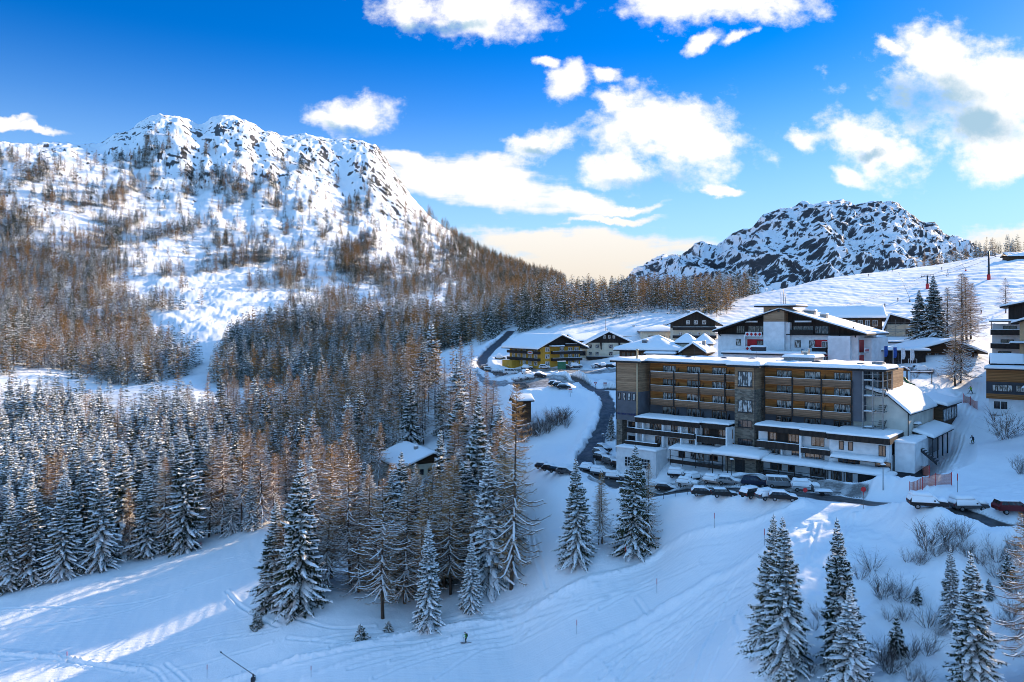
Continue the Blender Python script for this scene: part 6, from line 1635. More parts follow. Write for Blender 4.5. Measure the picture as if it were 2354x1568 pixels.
def white_hotel():
    B = Frame('white_hotel', 'white hotel with wide low gable roof and red diamond balconies behind the timber hotel', 'hotel', px(1651, 830, 197), -40)
    R = B.root
    X = lambda u, y=0: B.x(u, y)
    x1 = X(1972); zt = 7.2; W = x1; zlow = -5
    ap = X(1800); zap = 13.2; ze = 8.3
    d = 17.0
    b = MB(); b.box(0, W, 0, d, zlow, zt); b.build('wall', MWHITE, R)
    # dark timber upper storeys
    b = MB(); b.prism([(-.4, .6, zt + .003), (W + .2, .6, zt + .003), (W + .2, .6, ze + .1), (ap, .6, zap), (-.4, .6, ze + .1)], (0, d - 1.2, 0)); b.build('gable', MDARK, R)
    b = MB(); b.box(-.4, W, -1.0, .58, zt + .003, zt + .22); b.box(X(1820), X(1872), -1.05, -.95, zt + .23, zt + 1.35); b.box(X(1718), X(1755), -.9, -.85, zt + .23, zt + .3); b.build('balcony', MDARKH, R)
    # roof
    th = .35; rf = MB(); y0, y1 = -2.6, d + 1.5
    L = (X(1640, -2), ze - .5); A = (ap, zap + .35); E = (W + 2.6, ze - 1.0)
    for a, c in ((L, A), (A, E)):
        rf.hexa([(a[0], y0, a[1]), (c[0], y0, c[1]), (c[0], y1, c[1]), (a[0], y1, a[1]), (a[0], y0, a[1] + th), (c[0], y0, c[1] + th), (c[0], y1, c[1] + th), (a[0], y1, a[1] + th)])
    ro = rf.build('roof', MDARKH, R); s = MB()
    for k, (a, c) in enumerate(((L, A), (A, E))):
        s.pad((a[0], y0 - .06, a[1] + th), (c[0], y0 - .06, c[1] + th), (c[0], y1, c[1] + th), (a[0], y1, a[1] + th), .3, 16, 10, 0, 51 + k, .3)
    s.build('snow_cover', MSNOW, ro)
    # struts under the eaves
    for xx, dz in ((.6, 0), (W - 4, 0), (W - .5, 0)):
        b = MB(); b.tube([(xx, -.05, zt - .4), (xx, -2.0, ze - .2 + (1.2 if xx > 5 else .2))], .14, 5); b.build('eave_strut', MDARKH, R)
    # middle tower with a timber box on top
    t0, t1 = X(1755, -2.2), X(1803, -2.2); t2 = X(1812, -.2)
    zb = B.z(763, t0, -2.2) + 2.6
    b = MB(); b.box(t0, t1, -2.2, 2, zlow, zb); b.build('tower', MWHITE, R)
    b = MB(); b.box(t1 + .003, t2 + .6, -.9, 2, zlow, zb - .2); b.build('tower_side', MWHITE, R)
    zc = B.z(706, t0, -2.2)
    b = MB(); b.box(t0 + .02, t1 - .02, -2.18, 4, zb + .003, zc); b.build('tower_cladding', MWOODG, R)
    b = MB(); b.box(t0 - 2.0, t1 + 3.2, -3.4, 5.5, zc + .003, zc + .3); ro = b.build('tower_roof', MDARKH, R)
    s = MB(); s.pad((t0 - 2.05, -3.45, zc + .3), (t1 + 3.25, -3.45, zc + .3), (t1 + 3.25, 5.5, zc + .3), (t0 - 2.05, 5.5, zc + .3), .4, 9, 7, 0, 55); s.build('snow_cover', MSNOW, ro)
    for f_ in (.28, .68): window(R, t0 + (t1 - t0) * f_, t0 + (t1 - t0) * f_ + .5, zc - 1.3, zc - .6, -2.18, 1, MFRAMED, MGLASSD)
    # aerials
    for dx, hh in ((.0, 4.5), (.5, 3.4), (-.6, 3.8)):
        b = MB(); b.tube([(t0 + 4.1 + dx, .5, zc + .2), (t0 + 4.1 + dx, .5, zc + hh)], .07, 5); b.build('aerial', MDMETAL, R)
    # windows
    z1_, z2_ = .35, 4.0
    for u in (1692,): 
        for z in (z1_, z2_): window(R, X(u), X(u) + 1.35, z + .3, z + 2.0, 0, 1, MFRAMED, MGLASSW)
    for u in (1827, 1860):
        for z in (z1_, z2_): window(R, X(u), X(u) + 1.5, z + .1, z + 1.9, 0, 1, MFRAMED, MGLASSW)
    for f_ in (.12, .68): window(R, t0 + (t1 - t0) * f_, t0 + (t1 - t0) * f_ + 1.3, .6, 2.2, -2.2, 1, MFRAMED, MGLASSW)
    # red balconies on the left
    a, c = X(1718), X(1755) - .02
    for z in (z1_ - .9, z2_ - .9):
        b = MB(); b.box(a, c, -.03, -.003, z + .1, z + 2.9); b.build('red_wall', MREDP, R)
        window(R, a + 2.6, a + 4.2, z + .6, z + 2.6, -.03, 2, MFRAMED, MGLASS)
        b = MB(); b.box(a, c, -1.0, -.04, z - .1, z + .08); b.build('balcony_floor', MCONC, R)
    for z in (z2_ - 1.0, z2_ + 2.75): diamonds(R, a - .1, c, -1.1, z, z + 1.15)
    b = MB(); b.box(a - .5, a - .2, -1.05, -.01, zlow, zt); b.build('wall_fin', MWHITE, R)
    for (uu0, uu1) in ((1693, 1712), (1720, 1755), (1822, 1870), (1873, 1905)):
        window(R, X(uu0, .6), X(uu1, .6), zt + .35, zt + 2.3, .6, 4, MFRAMED, MGLASS)
    b = MB(); b.box(X(1716), X(1744), -1.0, -.6, zt + 3.2, zt + 3.6); b.build('awning_case', MWHITE, R); b = MB(); b.box(X(1830), X(1868), -1.0, -.6, zt + 3.2, zt + 3.6); b.build('awning_case', MWHITE, R)
    # red balconies on the right with dark fronts
    a, c = X(1871), X(1902)
    for z in (z1_ - .9, z2_ - .9):
        b = MB(); b.box(a, c, -.03, -.003, z + .1, z + 3.0); b.build('red_wall', MREDP, R)
        window(R, a + 1.9, a + 3.6, z + .6, z + 2.6, -.03, 2, MFRAMEW, MGLASS)
        parapet(R, a - .1, c, -1.1, -.04, z + .05, 1.0, MDARKH)
    # white block at the right corner
    a, c = X(1903, -2), X(1954, -2)
    b = MB(); b.box(a, c, -2.0, -.003, zlow + 2.6, zt - .1); b.build('corner_block', MWHITE, R)
    # right hand end: balconies with diamonds and a splayed wall with slits
    for z in (z1_ - .9, z2_ - .9):
        diamonds(R, 1.2, 5.2, 0, z, z + 1.1, side=W + 1.2)
        b = MB(); b.box(W + .003, W + .03, 1.2, 5.2, z + .1, z + 3.0); b.build('red_wall', MREDP, R)
        b = MB(); b.box(W + .03, W + 1.1, 1.2, 5.2, z - .1, z + .05); b.build('balcony_floor', MCONC, R)
    b = MB(); b.prism([(W + .003, 5.6, -2.2), (W + 1.5, 6.2, -2.2), (W + 3.4, 14, -2.2), (W + .003, 14, -2.2)], (0, 0, zt + 1.6)); b.build('splayed_wall', MWHITE, R)
    for z in (1.0, 4.6): 
        b = MB(); b.hexa([(W + 2.13, 8.8, z), (W + 2.23, 9.2, z), (W + 2.1, 9.2, z), (W + 2.0, 8.8, z), (W + 2.13, 8.8, z + 1.4), (W + 2.23, 9.2, z + 1.4), (W + 2.1, 9.2, z + 1.4), (W + 2.0, 8.8, z + 1.4)]); b.build('window', MGLASSD, R)
    b = MB(); b.box(W - 6, W + 3, -.06, 10, zlow - 2, -2.21); b.build('red_base', MREDP, R)
    # chimneys
    for x, s_ in ((W - 9.5, 1.5), (ap + 4.8, 2.6)):
        zz = zap - (x - ap) * (zap - ze) / (W - ap)
        b = MB(); b.box(x - s_ / 2, x + s_ / 2, 5, 6.5, zz - 1, zz + 1.5); co = b.build('chimney', MCONC, R)
        s = MB(); s.pad((x - s_ * .6, 4.8, zz + 1.5), (x + s_ * .6, 4.8, zz + 1.5), (x + s_ * .6, 6.7, zz + 1.5), (x - s_ * .6, 6.7, zz + 1.5), .35, 5, 4, 0, 3); s.build('snow_cap', MSNOW, co)
white_hotel()

# ---- flat roofed building between the two hotels ------------------------------------
def flat_block(name, label, cat, p, ang, w, d, h, wall, low=-5, snow=.5, over=.4, th=.3, seed=0, extra=None, group=None):
    B = Frame(name, label, cat, p, ang, group); R = B.root
    b = MB(); b.box(0, w, 0, d, low, h); b.build('wall', wall, R)
    b = MB(); b.box(-over, w + over, -over, d + over, h + .003, h + th); ro = b.build('roof', MFASCIA, R)
    s = MB(); s.pad((-over - .05, -over - .05, h + th), (w + over + .05, -over - .05, h + th), (w + over + .05, d + over, h + th), (-over - .05, d + over, h + th), snow, max(8, int(w / 1.2)), max(6, int(d / 1.2)), 0, seed, .4); s.build('snow_cover', MSNOW, ro)
    return B
B = flat_block('link_building', 'low flat-roofed link building under snow between the timber hotel and the white hotel', 'building', px(1662, 815, 184), -40, 22, 8, 0.2, MWHITE, -6, .5, seed=61)
b = MB(); b.box(6.5, 9.5, 2, 4, .4, 2.0); o = b.build('roof_box', MDGREY, B.root); s = MB(); s.pad((6.2, 1.7, 2), (9.8, 1.7, 2), (9.8, 4.3, 2), (6.2, 4.3, 2), .4, 5, 4, 0, 3); s.build('snow', MSNOW, o)

# ---- yellow guest house -----------------------------------------------------------------
def yellow_house():
    p = px(1241.7, 846, 264); hgt = 7.6
    B = gable_house('yellow_guesthouse', 'yellow guest house with black wrap-around balconies and deep snow on its roof', 'guest house', p, 31, 17.8, 21.5, hgt, 3.9, (2.4, 2.2), MYELLOW, MDARK, 'y', .46, seed=71, snow=.7, fm=MFRAMEW, gm=MGLASSW)
    R = B.root
    for zf in (.5, 3.1, 5.6):
        for (a, c) in evenly(1.0, 20.5, 5, 2.2): window(R, a, c, zf + .25, zf + 1.75, 0, 3, MFRAMEW, MGLASSW, face='left', xx=0)
        for a in (2.2, 8.6, 12.4, 15.2): window(R, a, a + 1.8, zf + .2, zf + 1.75, 0, 2, MFRAMEW, MGLASSW)
    for zf in (2.6, 5.1):
        b = MB(); b.box(-1.3, -1.18, -.3, 21.5, zf - .2, zf + .85); b.box(-1.17, -.003, -.3, 21.5, zf - .2, zf); b.box(-1.17, -.003, -.3, -.2, zf, zf + .85); o = b.build('balcony', MDARKH, R)
        parapet(R, 4.6, 17.8, -1.5, -.004, zf, .85, MDARKH, sides='lr')
    parapet(R, 10.2, 17.8, -1.52, -.004, 7.9, .7, MDARKH)
    b = MB(); b.box(-1.42, -1.302, 3.0, 6.2, 4.95, 5.9); b.build('sign_board', MFRAMEW, R)
    b = MB(); b.box(-1.45, -1.422, 3.5, 5.7, 5.2, 5.65); b.build('sign_text', MREDP, R)
    b = MB(); b.box(3.8, 9.5, -1.9, -.003, 7.55, 7.75); o = b.build('porch_roof', MDARKH, R); s = MB(); s.pad((3.7, -2, 7.75), (9.6, -2, 7.75), (9.6, -.01, 7.8), (3.7, -.01, 7.8), .4, 7, 4, 0, 3); s.build('snow', MSNOW, o)
    b = MB(); b.box(-3.6, -.02, 14, 21, -3, 2.2); b.build('side_wing', MYELLOW, R)
yellow_house()
gable_house('yellow_annex', 'small yellow house with snowy roof peeping out behind the yellow guest house', 'house', px(1322, 812, 296), 20, 11, 10, 5.0, 2.2, (1.0, 1), MYELLOW, None, 'x', seed=72, rows=[(2.4, 3.9, evenly(.5, 10, 3, 1.3))], fm=MFRAMEW, gm=MGLASSW)

# ---- cream chalet hotel with black gable ---------------------------------------------
def cream_house():
    p = px(1350, 838, 283)
    B = gable_house('cream_chalet_hotel', 'cream chalet hotel with a broad black gable beside the yellow guest house', 'hotel', p, -3, 17.5, 18, 8.0, 4.3, (2.6, 2.0), MCREAM, MDARK, 'y', .47, seed=73, snow=.6, gz=8.4, fm=MFRAMED, gm=MGLASSW)
    R = B.root
    for xs in ((.6, 1.8), (3.2, 4.5), (8.3, 9.9), (13.0, 14.6), (15.6, 16.9)): window(R, *xs, 6.3, 7.7, 0, 2, MFRAMED, MGLASSW)
    for xs in ((.6, 1.8), (3.2, 4.5), (8.3, 9.9), (13.5, 15)): window(R, *xs, 3.6, 4.9, 0, 2, MFRAMED, MGLASSW)
    for x in (6.2, 8.0, 9.8): window(R, x, x + .9, 10.1, 11.4, .02, 1, MFRAMEW, MGLASSW)
    for x in (5.2, 12.2):
        b = MB(); b.hexa([(x, -.3, 5.8), (x + .35, -.3, 5.8), (x + .35, -.003, 5.8), (x, -.003, 5.8), (x - .3, -1.2, 8.5), (x + .35, -1.2, 8.5), (x + .35, -.003, 8.5), (x - .3, -.003, 8.5)]); b.build('bracket', MDARKH, R)
    parapet(R, -.4, 18.5, -1.7, -.004, 2.3, .95, MDARKH)
    b = MB(); b.box(3.0, 16.5, -.2, -.003, -.5, 2.0); b.build('shop_front', MGLASSD, R)
    b = MB(); b.box(4.5, 16.5, -1.9, -1.72, 1.55, 2.05); b.build('shop_canopy', mat('lime_canopy', (.30, .34, .02), .6, .1), R)
    for x in (4.5, 8.5, 12.5, 16.4):
        b = MB(); b.box(x, x + .2, -1.7, -1.5, -1, 1.54); b.build('shop_post', MDARKH, R)
    b = MB(); b.box(-4.2, -.02, 1.5, 9, -3, 6.0); b.build('side_wing', MCREAM, R)
    window(R, -3.8, -.6, 3.4, 5.2, 1.5, 3, MFRAMED, MGLASSD); window(R, -3.6, -.8, .3, 1.8, 1.5, 3, MFRAMEW, MGLASSW)
    b = MB(); b.tube([(7.5, 6, 11), (7.5, 6, 17.5)], .07, 5); b.build('aerial', MDMETAL, R)
cream_house()
gable_house('dormer_house', 'long snowy roof with two small dormers behind the black gabled cream hotel', 'house', px(1405, 800, 305), -3, 16, 12, 5.2, 3.2, (1.2, 1.4), MCREAM, MDARK, 'x', seed=74, chimneys=((10, 6, 1.0, 9.4),))
# ---- houses behind ---------------------------------------------------------------------
gable_house('hip_roof_house', 'flat-fronted beige house with shallow hipped snow roof behind the restaurant', 'house', px(1476, 790, 292), -6, 15, 13, 4.6, 1.9, (1.0, 1.0), MCREAM, None, 'hip', seed=75, rows=[(1.6, 3.2, evenly(1.5, 14, 3, 2.2))], fm=MFRAMED, gm=MGLASSD, snow=.6)
B = gable_house('black_gable_chalet', 'chalet with wide black gable and three banners at the foot of the wooded knoll', 'chalet', px(1548, 776, 270), -8, 15.0, 15, 5.6, 3.7, (2.6, 2.0), MCREAM, MDARK, 'y', .55, seed=76, gz=3.4, rows=[(.8, 2.0, evenly(1, 14, 4, 1.2))], fm=MFRAMEW, gm=MGLASSW, chimneys=((6, 6, 1.0, 9.9),), balc=((-.3, 15.3, 3.0, .9, MDARKH), (-.3, 15.3, .0, .9, MDARKH)))
for x in (4.6, 7.4, 10.4): window(B.root, x, x + 1.3, 4.9, 6.3, .02, 2, MFRAMEW, MGLASSW)
# restaurant with big hipped snow roof
B = gable_house('restaurant_building', 'wood and glass restaurant with a great hipped snow roof beside the timber hotel roof', 'restaurant', px(1424, 838, 228), -22, 17.5, 14, 4.3, 3.9, (1.6, 1.4), MBROWN, None, 'hip', .60, seed=77, snow=.8, rows=[(2.0, 3.8, evenly(.6, 8, 5, 1.0))], fm=MFRAMEB, gm=MGLASSD)
b = MB(); b.box(8.8, 17.4, -2.8, -.02, -4, 3.5); b.build('glass_wing', MWHITE, B.root)
window(B.root, 9.6, 17.0, 1.5, 3.2, -2.8, 9, MFRAMED, MGLASSD)
b = MB(); b.box(8.4, 17.8, -3.3, .3, 3.503, 3.7); o = b.build('wing_roof', MDARKH, B.root); s = MB(); s.pad((8.3, -3.4, 3.7), (17.9, -3.4, 3.7), (17.9, .3, 3.9), (8.3, .3, 3.9), .55, 9, 5, 0, 4); s.build('snow', MSNOW, o)
b = MB(); b.box(6.8, 8.2, 1.5, 3, 5.0, 7.6); o = b.build('dormer', MGREY, B.root); s = MB(); s.pad((6.6, 1.3, 7.6), (8.4, 1.3, 7.6), (8.4, 3.4, 7.6), (6.6, 3.4, 7.6), .4, 5, 4, 0, 4); s.build('snow', MSNOW, o)
B = gable_house('cream_pavilion', 'cream pavilion with two pointed snow tents for a roof and round windows', 'pavilion', px(1556, 826, 226), -22, 5.2, 6, 4.8, 2.6, (.7, .7), MCREAM, None, 'hip', seed=78, snow=.5)
b = MB(); b.box(5.21, 10.2, -.6, 6.5, -4, 4.6); b.build('second_wall', MCREAM, B.root)
b = MB(); b.box(4.9, 11, -1.4, 7, 4.603, 4.85); o = b.build('second_roof', MDARKH, B.root); s = MB()
for c in (((4.85, -1.45), (11.05, -1.45)), ((11.05, -1.45), (11.05, 7.05)), ((11.05, 7.05), (4.85, 7.05)), ((4.85, 7.05), (4.85, -1.45))):
    s.pad((*c[0], 4.85), (*c[1], 4.85), (7.95, 2.85, 7.7), (7.9, 2.8, 7.7), .5, 6, 6, 0, 5, .3)
s.build('snow_cover', MSNOW, o)
for x in (1.3, 2.9):
    b = MB(); b.tube([(x, -.06, 2.9), (x, .05, 2.9)], .5, 14); b.build('round_window', MGLASSD, B.root)
window(B.root, 6.6, 9.4, 2.9, 3.7, -.6, 3, MFRAMEW, MGLASSD)
gable_house('red_gable_house', 'low house with a red-brown gable and snow roof between the pavilion and the white hotel', 'house', px(1568, 834, 215), -28, 6.5, 11, 3.2, 2.2, (.8, .8), MBROWN, MBROWN, 'y', seed=79, snow=.7, chimneys=((5.2, 5, .9, 6.4),))
B = gable_house('long_lodge', 'long lodge with a flat snow-banded roof and brown gable end behind the white hotel', 'lodge', px(1862, 785, 248), -20, 22, 11, 8.2, 3.0, (1.2, 1.2), MBROWN, MDARK, 'x', seed=80, snow=.8, rows=[(5.2, 7.2, evenly(1, 21, 9, 1.4)), (2.0, 4.0, evenly(1, 21, 9, 1.4))], fm=MFRAMEW, gm=MGLASSD, th=.4)
for k in range(4):
    parapet(B.root, 22.1, 24.6, -.6, 8, -1.2 + 2.7 * k, .9, MDARKH, 'end_balcony', sides='lr')
B = gable_house('scaffolded_house', 'beige house wrapped in scaffolding with a sloping snow roof', 'house', px(2038, 792, 218), -25, 9.5, 10, 6.0, 2.6, (.8, .8), MCREAM, MDARK, 'y', .1, seed=81, snow=.5, rows=[(3.2, 4.8, ((5, 6.2),))], fm=MFRAMED, gm=MGLASSD)
f = MB()
for x in (.1, 2.4, 4.8, 7.2, 9.4): f.box(x - .05, x + .05, -1.1, -1.0, -2, 7.4)
for z in (.4, 2.4, 4.4, 6.4): f.box(-.2, 9.7, -1.15, -1.05, z, z + .08); f.box(-.2, 9.7, -1.15, -.3, z - .6, z - .53)
for z in (.4, 2.4, 4.4): f.tube([(.1, -1.17, z), (4.8, -1.17, z + 2)], .04, 4)
f.build('scaffolding', MMETAL, B.root)
B = flat_block('white_long_house', 'low white flat house with small dark windows right of the white hotel', 'house', px(2006, 806, 203), -12, 13, 7, 2.2, MWHITE, -4, .4, seed=82)
for x in (1.0, 3.6, 8.6): window(B.root, x, x + .9, .3, 1.7, 0, 1, MFRAMED, MGLASSD)
B = flat_block('flag_terrace_building', 'low flat building with snow roof behind the row of flags', 'building', px(2008, 850, 182), -10, 12, 8, 4.6, MDARKH, -4, .5, seed=83, over=.8)
window(B.root, 3.6, 6.5, .6, 2.6, 0, 2, MFRAMED, MGLASSD); window(B.root, 8, 10, .4, 2.8, 0, 2, MFRAMEW, MGLASSD)
# covered white stair wall climbing to the slope
B = Frame('white_ramp_wall', 'long white wall with snow coping climbing towards the ski slope behind the brown chalet', 'wall', px(2100, 815, 205), 28)
b = MB(); b.prism([(0, 0, -4), (26, 0, 0), (26, 0, 9.5), (20, 0, 8.6), (9, 0, 5.2), (0, 0, 2.0)], (0, .6, 0)); o = b.build('wall', MWHITE, B.root); s = MB()
for a, c in (((0, 2.0), (9, 5.2)), ((9, 5.2), (20, 8.6)), ((20, 8.6), (26, 9.5))): s.pad((a[0], -.3, a[1]), (c[0], -.3, c[1]), (c[0], 1.0, c[1]), (a[0], 1.0, a[1]), .45, 8, 3, 0, 7)
s.build('snow_coping', MSNOW, o)
B = gable_house('brown_chalet', 'brown log chalet with a broad drooping snow roof behind the bare larches', 'chalet', px(2100, 846, 186), -6, 14.5, 12, 4.4, 2.4, (2.2, 2.2), MBROWN, MBROWN, 'y', .58, seed=84, snow=.6, rows=[(2.5, 3.8, ((3.2, 4.3), (5.0, 6.1), (7.8, 9.4)))], fm=MFRAMED, gm=MGLASSW)
parapet(B.root, -8.5, 9.5, -2.2, -.004, 1.0, 1.1, MDARK); b = MB(); b.box(-8.5, 9, -1.2, -.3, -3, .8); b.build('terrace_base', MDARKH, B.root)
# right-hand chalets
B = gable_house('stacked_balcony_house', 'dark-roofed white house with stacked black balconies at the right edge', 'house', px(2318, 842, 172), -38, 14, 14, 14.0, 2.4, (1.6, 1.5), MWHITE, MDARK, 'y', .8, seed=85, snow=.4, gz=11, fm=MFRAMED, gm=MGLASSD)
b = MB(); b.box(-3.2, -.01, 0, 6, -4, 10.0); b.build('balcony_wing', MWHITE, B.root)
for k, z in enumerate((1.6, 4.4, 7.6)):
    parapet(B.root, -3.4, 5, -1.8, -.004, z, 1.0, MDARKH); window(B.root, -2 + k * .5, .6 + k * .5, z + .3, z + 1.9, 0, 2, MFRAMED, MGLASSD)
b = MB(); b.box(-3.6, 6, -2.2, 6, 10.4, 10.6); o = b.build('canopy', MDARKH, B.root); s = MB(); s.pad((-3.7, -2.3, 10.6), (6.1, -2.3, 10.6), (6.1, 6, 10.7), (-3.7, 6, 10.7), .4, 8, 6, 0, 6); s.build('snow', MSNOW, o)
b = MB(); b.tube([(-3.2, -2.0, 10.4), (-3.2, -1.7, 8.6)], .1, 5); b.build('post', MDARKH, B.root)
B = gable_house('peach_house', 'peach house with several small snowy eaves cut by the right edge', 'house', px(2344, 850, 158), -40, 12, 9, 10.2, 2.0, (1.4, 1.4), MPEACH, MPEACH, 'y', .5, seed=86, snow=.5, rows=[(6.5, 8, ((1, 2.2),)), (3.6, 5, ((1, 2.2),))], fm=MFRAMED, gm=MGLASSD)
b = MB(); b.box(-1.6, 6, -1.6, -.01, 5.6, 5.8); o = b.build('canopy', MDARKH, B.root); s = MB(); s.pad((-1.7, -1.7, 5.8), (6, -1.7, 5.8), (6, 0, 5.9), (-1.7, 0, 5.9), .35, 8, 4, 0, 6); s.build('snow', MSNOW, o)
gable_house('yellow_hut', 'small yellow hut with a snow roof standing on the brown building', 'hut', px(2284, 852, 150), -30, 4.6, 3.0, 1.6, 1.4, (.6, .5), MPEACH, MYELLOW, 'x', seed=87, snow=.35, low=-1.2)
def brown_building():
    B = Frame('brown_clad_building', 'flat brown and grey clad building with a strip of windows beside the ski run', 'building', px(2267, 918, 147), -37, None)
    R = B.root; w, d = 22, 8.5
    for z0, z1, m, nm in ((3.6, 6.0, MORANGE, 'upper_cladding'), (1.2, 3.597, MDGREY, 'window_band'), (.2, 1.197, MORANGE, 'lower_cladding'), (-3, .197, MWHITE, 'base_wall')):
        b = MB(); b.box(0 if nm != 'base_wall' else .4, w, 0 if nm != 'base_wall' else .4, d, z0, z1); b.build(nm, m, R)
    window(R, 1.0, 4.4, 1.7, 3.1, 0, 4, MFRAMED, MGLASSW); window(R, 4.9, 9.0, 1.7, 3.1, 0, 5, MFRAMED, MGLASSW)
    window(R, 1.2, 3.6, -1.9, -.2, .4, 2, MFRAMEW, MGLASSD); b = MB(); b.box(7.0, 12, .3, .39, -2.6, .1); b.build('dark_entrance', MFASCIA, R)
    b = MB(); b.box(-.3, w, -.3, d + .3, 6.003, 6.25); ro = b.build('roof', MFASCIA, R)
    s = MB(); s.pad((-.4, -.4, 6.25), (w, -.4, 6.25), (w, d + .3, 6.25), (-.4, d + .3, 6.25), .5, 14, 9, 0, 9); s.build('snow_cover', MSNOW, ro)
brown_building()
# hall beside the timber hotel
def hall():
    B = Frame('white_hall', 'white hall with a steep thick snow roof beside the steel stair tower', 'hall', px(2087, 994, 127), -43)
    R = B.root; d = 17
    pts = [(-9, 0, -3), (0, 0, -3), (0, 0, 3.4), (-3.2, 0, 6.1), (-9, 0, 7.6)]
    b = MB(); b.prism([(x, 0, z) for x, _, z in pts], (0, d, 0)); b.build('wall', mat('hall_render', (.58, .54, .47), .85, .12, .5), R)
    r = MB()
    L = [(.5, 2.98), (-3.2, 6.15), (-9, 7.65)]
    for a, c in zip(L, L[1:]): r.hexa([(a[0], -.5, a[1]), (c[0], -.5, c[1]), (c[0], d + .5, c[1]), (a[0], d + .5, a[1]), (a[0], -.5, a[1] + .22), (c[0], -.5, c[1] + .22), (c[0], d + .5, c[1] + .22), (a[0], d + .5, a[1] + .22)])
    ro = r.build('roof', MFASCIA, R); s = MB()
    for k, (a, c) in enumerate(zip(L, L[1:])): s.pad((a[0] + (.1 if k == 0 else 0), -.6, a[1] + .22), (a[0] + (.1 if k == 0 else 0), d + .5, a[1] + .22), (c[0], d + .5, c[1] + .22), (c[0], -.6, c[1] + .22), .5, 14, 5, 0, 91 + k, .35)
    s.build('snow_cover', MSNOW, ro)
    b = MB(); b.tube([(.1, -.12, 3.2), (.1, -.12, -3)], .08, 6); b.build('downpipe', MDMETAL, R)
    # glazed wing at its far end
    b = MB(); b.box(.02, 1.5, d + .02, d + 12, -1.5, 3.0); b.build('glazed_wing', MBROWN, R); window(R, d + .6, d + 11.5, .2, 2.6, 0, 5, MFRAMED, MGLASSW, face='side', xx=1.5)
    b = MB(); b.box(-3.5, 2.2, d + .6, d + 12.5, 3.003, 3.25); o = b.build('wing_roof', MFASCIA, R); s = MB(); s.pad((2.3, d + .6, 3.25), (2.3, d + 12.6, 3.25), (-3.5, d + 12.6, 4.4), (-3.5, d + .6, 4.4), .6, 10, 6, 0, 93); s.build('snow_cover', MSNOW, o)
    # lean-to along the wall with posts, and the outside steps below it
    b = MB(); b.hexa([(.02, 2.5, -.3), (3.4, 2.5, -1.2), (3.4, d, -1.0), (.02, d, -.1), (.02, 2.5, -.05), (3.4, 2.5, -.95), (3.4, d, -.75), (.02, d, .15)]); o = b.build('lean_to_roof', MDARKH, R)
    s = MB(); s.pad((3.5, 2.4, -.95), (3.5, d + .2, -.75), (.03, d + .2, .15), (.03, 2.4, -.05), .6, 12, 5, 0, 94); s.build('snow_cover', MSNOW, o)
    for y in (3, 6.5, 10, 13.5):
        b = MB(); b.box(3.0, 3.2, y, y + .2, -5, -1.1); b.build('lean_to_post', MDMETAL, R)
    b = MB(); b.box(.8, 1.0, 2.5, d, -5, -1.2); b.build('lean_to_back', MGLASSD, R)
    b = MB(); n = 10
    for k in range(n): b.box(1.2 + k * .36, 1.58 + k * .36, -1.6, -.2, -1.6 - .3 * k, -1.5 - .3 * k)
    b.hexa([(1.2, -1.7, -1.9), (4.9, -1.7, -4.9), (4.9, -1.62, -4.9), (1.2, -1.62, -1.9), (1.2, -1.7, -1.4), (4.9, -1.7, -4.4), (4.9, -1.62, -4.4), (1.2, -1.62, -1.4)]); b.build('outside_steps', MDMETAL, R)
    b = MB(); b.box(-3, 1.2, -1.9, -.1, -1.75, -1.6); b.box(-3, 1.2, -1.9, -1.84, -.7, -.62); 
    for x in (-3, -1.6, -.2, 1.14): b.box(x, x + .06, -1.9, -1.84, -1.6, -.7)
    b.build('landing_rail', MMETAL, R)
    b = MB(); b.box(.02, .9, 3.4, 4.6, 1.0, 1.15); o = b.build('door_canopy', MDARKH, R); s = MB(); s.pad((1.0, 3.2, 1.15), (1.0, 4.8, 1.15), (.03, 4.8, 1.2), (.03, 3.2, 1.2), .35, 5, 3, 0, 3); s.build('snow', MSNOW, o)
hall()
# timber hut by the road
def wood_hut():
    B = gable_house('wooden_tower_hut', 'tall narrow wooden hut with a snow roof on the slope below the car park', 'hut', px(1188, 972, 197), 22, 4.2, 3.4, 5.9, 1.1, (.7, .6), MBROWN, MBROWN, 'x', seed=95, snow=.4, low=-2)
    b = MB(); b.box(.5, 1.9, -.05, -.003, .2, 3.0); b.build('door', MDARKH, B.root)
wood_hut()
gable_house('forest_house', 'house hidden in the larches, only its broad snow roof and dark gable showing', 'house', px(932, 1108, 200), 30, 15.0, 18, 4.4, 2.7, (2.2, 2.0), MCREAM, MBROWN, 'y', .5, seed=96, snow=.6, rows=[(1.4, 3.0, evenly(1, 13.5, 5, 1.2))], fm=MFRAMED, gm=MGLASSD, chimneys=((6, 7, 1.0, 8.3),))
B = flat_block('utility_building', 'small beige flat-roofed utility building at the left edge beyond the forest', 'building', px(20, 972, 331), 8, 11, 8, 4.6, MCREAM, -3, .5, seed=97)
b = MB(); b.box(-8, -.02, 1, 8, -3, 3.0); o = b.build('side_wing', MCREAM, B.root); s = MB(); s.pad((-8.3, .6, 3), (0, .6, 3), (0, 8, 3), (-8.3, 8, 3), .5, 8, 5, 0, 3); s.build('snow', MSNOW, o)
b = MB(); b.box(5.6, 6.0, -.15, -.003, -1, 4.6); b.build('pilaster', MCONC, B.root); window(B.root, 6.6, 10.4, 2.4, 3.2, 0, 4, MFRAMED, MGLASSD)
q = g(1974, 626, 300); gable_house('slope_hut', 'tiny dark wooden hut on the crest of the ski slope', 'hut', q, -10, 5.0, 4, 2.6, 1.3, (.7, .5), MBROWN, MBROWN, 'x', seed=98, snow=.5, low=-2)
